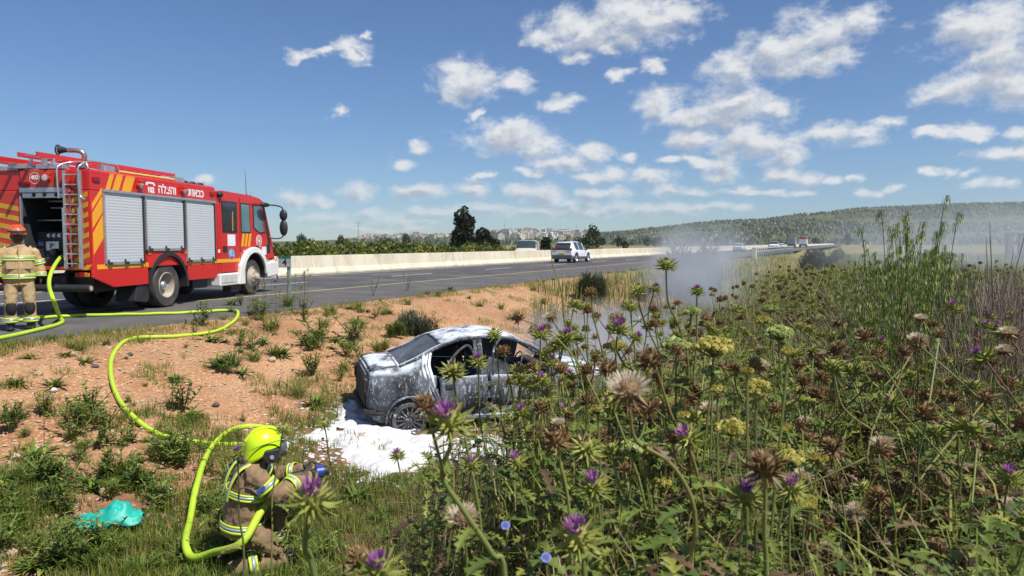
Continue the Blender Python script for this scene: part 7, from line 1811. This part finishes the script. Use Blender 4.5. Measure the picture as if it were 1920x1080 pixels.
def brush(p, seed, H, n, label, group):
    rnd = random.Random(seed); root = empty('dry_brush', p, 0, label, 'dry brush', group); g = MB()
    for k in range(n):
        a = rnd.random() * 6.28; r = abs(rnd.gauss(0, .42)); b = V((rnd.gauss(0, .12), rnd.gauss(0, .12), 0)); top = b + V((math.cos(a) * r, math.sin(a) * r, rnd.uniform(.7, 1.0))) * H; g.tube([b, b * .5 + top * .5 + V((rnd.gauss(0, .02), rnd.gauss(0, .02), .05)), top], [.0032, .0026, .0012], 3, tint=rnd.random(), caps=False)
    o = g.build('stalks', buf, root); o['kind'] = 'stuff'; return root


b0 = None; GB = 'dry brush at the right'; LB = 'pale brown dry brush of bare stalks at the right edge'
for i, (px, D, H) in enumerate(((1800, 4.4, 1.35), (1850, 4.6, 1.4), (1900, 4.3, 1.38), (1950, 4.7, 1.4), (1780, 5.4, 1.35), (1830, 5.6, 1.42), (1880, 5.8, 1.45), (1925, 5.4, 1.45), (1860, 7.0, 1.45), (1910, 7.2, 1.5), (1810, 7.4, 1.4), (1960, 6.4, 1.5), (1990, 5.2, 1.4))):
    p = gpt(px, D)
    if b0 is None: b0 = brush(p, 70, H, 210, LB, GB); KIDS[b0.name] = [o for o in COL.objects if o.parent == b0]
    else: b1 = b0; b1 = dup(b0, None, p, i * 1.1, (H / 1.35, H / 1.35, 1.07 * H / 1.35 * rnd.uniform(.92, 1.08))); b1['label'] = 'dry brush of bare pale stalks, ' + ('front' if D < 5 else 'middle' if D < 6 else 'back') + ' row, ' + ('next to the wild oats' if px < 1840 else 'half-way to the right edge' if px < 1890 else 'at the right edge')
# tall thin canes against the smoke
for i, (px, D, H) in enumerate(((1862, 5.0, 1.85), (1908, 4.6, 1.9), (1842, 6.0, 1.8), (1888, 6.2, 1.95), (1874, 5.6, 1.7))):
    g = MB(); rnd2 = random.Random(i); g.tube(smooth_path([(0, 0, 0), (rnd2.gauss(0, .04), 0, H * .5), (rnd2.gauss(.08, .08), 0, H)], 4), [.004] * 8 + [.0015], 4, tint=.6); tag(g.build('dry_cane', buf, loc=gpt(px, D)), 'tall thin dry cane against the smoke at the right edge', 'cane', 'thin canes at the right')
# thin bare thorn stalks at lower left
for i, (px, py, H, bx) in enumerate(((84, 880, .75, .02), (150, 960, .5, .12), (205, 900, .4, .1), (110, 980, .6, .2), (60, 1000, .5, .15))):
    p = on_ground(px, py); g = MB(); rnd2 = random.Random(i + 50); P = smooth_path([(0, 0, 0), (bx * .4, 0, H * .5), (bx, 0, H)], 4); g.tube(P, [.004] * 6 + [.002] * (len(P) - 6), 4, tint=.2)
    for q in range(6): b = P[rnd2.randrange(2, len(P))]; g.tube([b, b + V((rnd2.gauss(0, .07), rnd2.gauss(0, .05), rnd2.uniform(.03, .12)))], .0016, 3, tint=.2)
    tag(g.build('dry_stalk', twig, loc=p), 'thin dark dry stalk in the weeds at lower left', 'stalk', 'dry stalks at lower left')
for i, (px, py, D, lab) in enumerate(((948, 985, 1.5, 'small blue chicory flower low in the grass'), (1024, 1045, 1.35, 'pale blue chicory flower near the bottom edge'))):
    c = at(px, py, D); base = GZ(c.x, c.y + .04); root = empty('chicory', base, 0, lab, 'flower'); h = c - base; g = MB(); g.tube(smooth_path([(0, 0, -.02), h * .5 + V((.02, 0, 0)), h], 4), .002, 5, tint=.3); g.build('stem', th_stem, root); g = MB(); d = V((0, -.7, .7))
    for k in range(14): a = 2 * math.pi * k / 14; o = V((1, 0, 0)) * math.cos(a) + V((0, .7, .7)) * math.sin(a); ribbon(g, [h, h + o * .005, h + o * .010], [.001, .003, .002], 0, rnd.random(), side=o.cross(d))
    g.build('petals', leafmat('chicory_blue', (0.16, 0.2, 0.6), (0.3, 0.35, 0.75), None, .3), root)
# ------------------------------------------------------------------ foam, stones, cloth, smoke, haze
rnd = random.Random(17)
FO = [(548, 838), (570, 815), (612, 808), (622, 768), (660, 752), (700, 760), (735, 790), (800, 815), (880, 822), (980, 818), (1050, 835), (1075, 880), (1010, 905), (950, 900), (880, 880), (800, 872), (740, 888), (690, 898), (655, 870), (640, 842), (600, 832)]
FW = [on_ground(px, py).xy for px, py in FO]


def inside(x, y, P):
    c = False; n = len(P)
    for i in range(n):
        a, b = P[i], P[(i + 1) % n]
        if (a[1] > y) != (b[1] > y) and x < (b[0] - a[0]) * (y - a[1]) / (b[1] - a[1]) + a[0]: c = not c
    return c


def edge_d(x, y, P):
    q = V((x, y)); m_ = 9
    for i in range(len(P)):
        a, b = V(P[i]), V(P[(i + 1) % len(P)]); ab = b - a; t_ = max(0, min(1, (q - a).dot(ab) / ab.length_squared)); m_ = min(m_, (a + ab * t_ - q).length)
    return m_


x0, x1 = min(p[0] for p in FW) - .4, max(p[0] for p in FW) + .4; y0, y1 = min(p[1] for p in FW) - .4, max(p[1] for p in FW) + .4
st = .028; nx, ny = int((x1 - x0) / st), int((y1 - y0) / st); g = MB(); idx = {}
for j in range(ny):
    for i in range(nx):
        x, y = x0 + i * st, y0 + j * st; e = edge_d(x, y, FW) * (1 if inside(x, y, FW) else -1) + .42 * fbm(x * 2.2, y * 2.2, 2) + .12 * fbm(x * 9, y * 9, 3)
        e -= .45 * sst(.12, .42, -(fbm(x * 2.6, y * 2.6, 8) + .4 * fbm(x * 9, y * 9, 1)))
        if e > -.09:
            h = .004 + .05 * min(1, max(0, e) / .25) * (1 + .9 * fbm(x * 5, y * 5, 5)) + .012 * fbm(x * 19, y * 19, 6); idx[i, j] = g.n; g.v.append((x, y, ground_z(x, y) + (h if e > 0 else e * .6))); g.n += 1
for (i, j), k in idx.items():
    q = [idx.get(c) for c in ((i, j), (i + 1, j), (i + 1, j + 1), (i, j + 1))]
    if None not in q: g.f.append(tuple(q)); g.m.append(0); g.t.append(.5)
tag(g.build('foam', mat('ground_foam', (0.70, 0.70, 0.71), .8, col2=(0.60, 0.60, 0.61), scale=5, bump=.5, bscale=30, spec=.3, dirt=(0.52, 0.38, 0.28), dscale=2.6, dlo=.55, dhi=.68), smooth=True, ang=180), kind='stuff')
# flecks of foam flung round the patch
g = MB()
for k in range(900):
    i = rnd.randrange(len(FW)); a = V(FW[i]).lerp(V(FW[(i + 1) % len(FW)]), rnd.random()); x, y = a.x + rnd.gauss(0, .36), a.y + rnd.gauss(0, .36); r = rnd.uniform(.008, .045); g.blob((x, y, ground_z(x, y) + r * .1), (r, r * rnd.uniform(.6, 1), r * .35), 0, 6, 3)
tag(g.build('foam_flecks', MATS['ground_foam'], smooth=True, ang=180), kind='stuff')
# stones
stone = mat('stone', (0.50, 0.36, 0.25), .9, col2=(0.36, 0.24, 0.16), scale=9); pale = mat('pale_stone', (0.50, 0.42, 0.33), .9, col2=(0.38, 0.3, 0.22), scale=9); dks = mat('dark_stone', (0.10, 0.09, 0.085), .9)
g = MB(); cnt = 0
while cnt < 7500:
    D = 5.5 + 22 * rnd.random() ** 1.2; px = rnd.uniform(-80, 1150); x = (px - 960) / F * D; s = sdist(x, D)
    if not .1 < s < 6.3: continue
    if rnd.random() > .4 + 1.2 * (.5 + fbm(x * 1.2, D * 1.2, 17)) * (1.25 if px > 600 else .7): continue
    r = rnd.choice((.008, .010, .013, .016, .02, .03)) * rnd.uniform(.8, 1.3) * (1 + .03 * D); z = ground_z(x, D); a = rnd.random() * 6.28; q = rnd.uniform(.5, 1); c, s2 = math.cos(a), math.sin(a)
    g.add([(x + r * (c * u - s2 * v * q), D + r * (s2 * u + c * v * q), z + r * .55 * w_ + rnd.gauss(0, r * .08)) for u, v, w_ in ((1, .1, .1), (.2, 1, .2), (-.9, .3, .1), (-.3, -1, .2), (.3, .2, 1), (-.3, -.2, .9))], [(0, 1, 4), (1, 2, 5, 4), (2, 3, 5), (3, 0, 4, 5)], rnd.choice((0, 0, 0, 0, 0, 1)), 0.5); cnt += 1
tag(g.build('gravel', [stone, pale]), kind='stuff')
for i, (px, py, rpx, m_, lab) in enumerate(((72, 704, 9, stone, 'rounded orange stone on the bare bank'), (18, 1046, 16, stone, 'pale orange stone at the lower left corner'), (196, 926, 11, stone, 'orange stone above the teal cloth'), (30, 862, 10, pale, 'pale stone in the weeds at the left edge'), (244, 667, 6, dks, 'small grey stone beside the hose bend'), (178, 690, 7, dks, 'dark scrap of stone on the orange bank'), (100, 735, 7, wht, 'white scrap lying on the orange bank'), (677, 714, 9, stone, 'reddish stone left of the burnt car\'s tail'), (510, 677, 8, pale, 'pale stone on the upper bank'), (318, 922, 5, wht, 'small white pebble right of the teal cloth'), (370, 848, 8, stone, 'tan stone by the crossing hoses'), (405, 762, 7, dks, 'dark lump on the bank above the hose'))):
    p = on_ground(px, py); r = rpx / F * p.y; g = MB(); g.blob((0, 0, r * .4), (r, r * .8, r * .65), seg=10, rings=6, jit=.3, seed=i); o = g.build('stone', m_, smooth=True, ang=35, loc=p); tag(o, lab, 'stone')
# teal cloth dropped in the weeds
p = on_ground(205, 985); Dd = p.y; g = MB(); N, Mm = 44, 16; W_ = 125 / F * Dd; H_ = 46 / F * Dd; rows = []
for j in range(Mm + 1):
    v = j / Mm; row = []
    for i in range(N + 1):
        u = i / N; px_ = (u - .5) * W_; hump = .35 + .65 * math.exp(-((u - .64) / .23) ** 2) + .12 * math.exp(-((u - .12) / .10) ** 2); taper = .35 + .65 * math.sin(math.pi * min(1, max(0, u))) ** .6
        yy = (v - .5) * .36 * taper + .03 * fbm(u * 5, v * 2, 3); zz = H_ * hump * math.sin(math.pi * (v * .92 + .04)) ** .7 + .075 * fbm(u * 10, v * 8, 5, 4) + .010 * math.sin(u * 31 + 5 * v + 3 * fbm(u * 4, v * 4, 1)) * math.sin(math.pi * v)
        row.append(V((px_, yy, max(.004, zz))))
    rows.append(row)
g.loft(rows, 0, False, False); o = g.build('teal_cloth', mat('teal_fabric', (0.012, 0.42, 0.34), .5, col2=(0.01, 0.36, 0.29), scale=6), smooth=True, ang=180, loc=p, solid=.004); o.rotation_euler = (0, 0, .12); tag(o, 'crumpled teal green cloth lying in the weeds at lower left', 'cloth')


# smoke: real volumes with soft noisy density
def smoke(name, c, r, dens, scale, lo, hi, seed, col=(0.80, 0.84, 0.90)):
    g = MB(); g.blob((0, 0, 0), (1, 1, 1), seg=20, rings=12); o = g.build(name, None if 0 else bpy.data.materials.new(name), loc=c); o.scale = r
    m_ = o.data.materials[0]; m_.use_nodes = True; t_ = m_.node_tree; t_.nodes.clear(); out = nn(t_, 'ShaderNodeOutputMaterial')
    oc = nn(t_, 'ShaderNodeTexCoord').outputs['Object']; ln = nn(t_, 'ShaderNodeVectorMath', operation='LENGTH', inp={0: oc}).outputs['Value']
    ps_ = nn(t_, 'ShaderNodeNewGeometry').outputs['Position']; off = nn(t_, 'ShaderNodeVectorMath', operation='ADD', inp={0: ps_, 1: (seed * 7.3, seed * 3.1, 0)}).outputs[0]
    nz_ = nn(t_, 'ShaderNodeTexNoise', inp={'Vector': off, 'Scale': scale, 'Detail': 3.0, 'Roughness': .55}).outputs['Fac']
    nm = nn(t_, 'ShaderNodeMapRange', inp={0: nz_, 1: lo, 2: hi}).outputs[0]; fall = nn(t_, 'ShaderNodeMapRange', interpolation_type='SMOOTHSTEP', inp={0: ln, 1: .95, 2: .25}).outputs[0]
    d = mth(t_, 'MULTIPLY', mth(t_, 'MULTIPLY', nm, fall), dens)
    vol = nn(t_, 'ShaderNodeVolumePrincipled', inp={'Color': (*col, 1), 'Density': d, 'Anisotropy': .2}); t_.links.new(vol.outputs[0], out.inputs['Volume'])
    return tag(o, kind='stuff')


smoke('smoke', V((1.9, 13.4, -.3)), (2.5, 3.0, .95), .9, .55, .36, .62, 1)
smoke('smoke', V((6.7, 26.0, .55)), (3.0, 5.5, 2.2), .5, .45, .40, .58, 2, (0.76, 0.82, 0.88))
smoke('smoke', V((33, 42, .8)), (19, 20, 4.6), .075, .12, .34, .60, 3, (0.74, 0.80, 0.88))
# air between here and the hills
g = MB(); g.box2((-4150, -380, -8), (4150, 4250, 330)); o = g.build('haze', bpy.data.materials.new('haze')); m_ = o.data.materials[0]; m_.use_nodes = True; t_ = m_.node_tree; t_.nodes.clear()
out = nn(t_, 'ShaderNodeOutputMaterial'); vol = nn(t_, 'ShaderNodeVolumePrincipled', inp={'Color': (0.72, 0.82, 0.95, 1), 'Density': .00007, 'Anisotropy': .2}); t_.links.new(vol.outputs[0], out.inputs['Volume']); tag(o, kind='stuff')
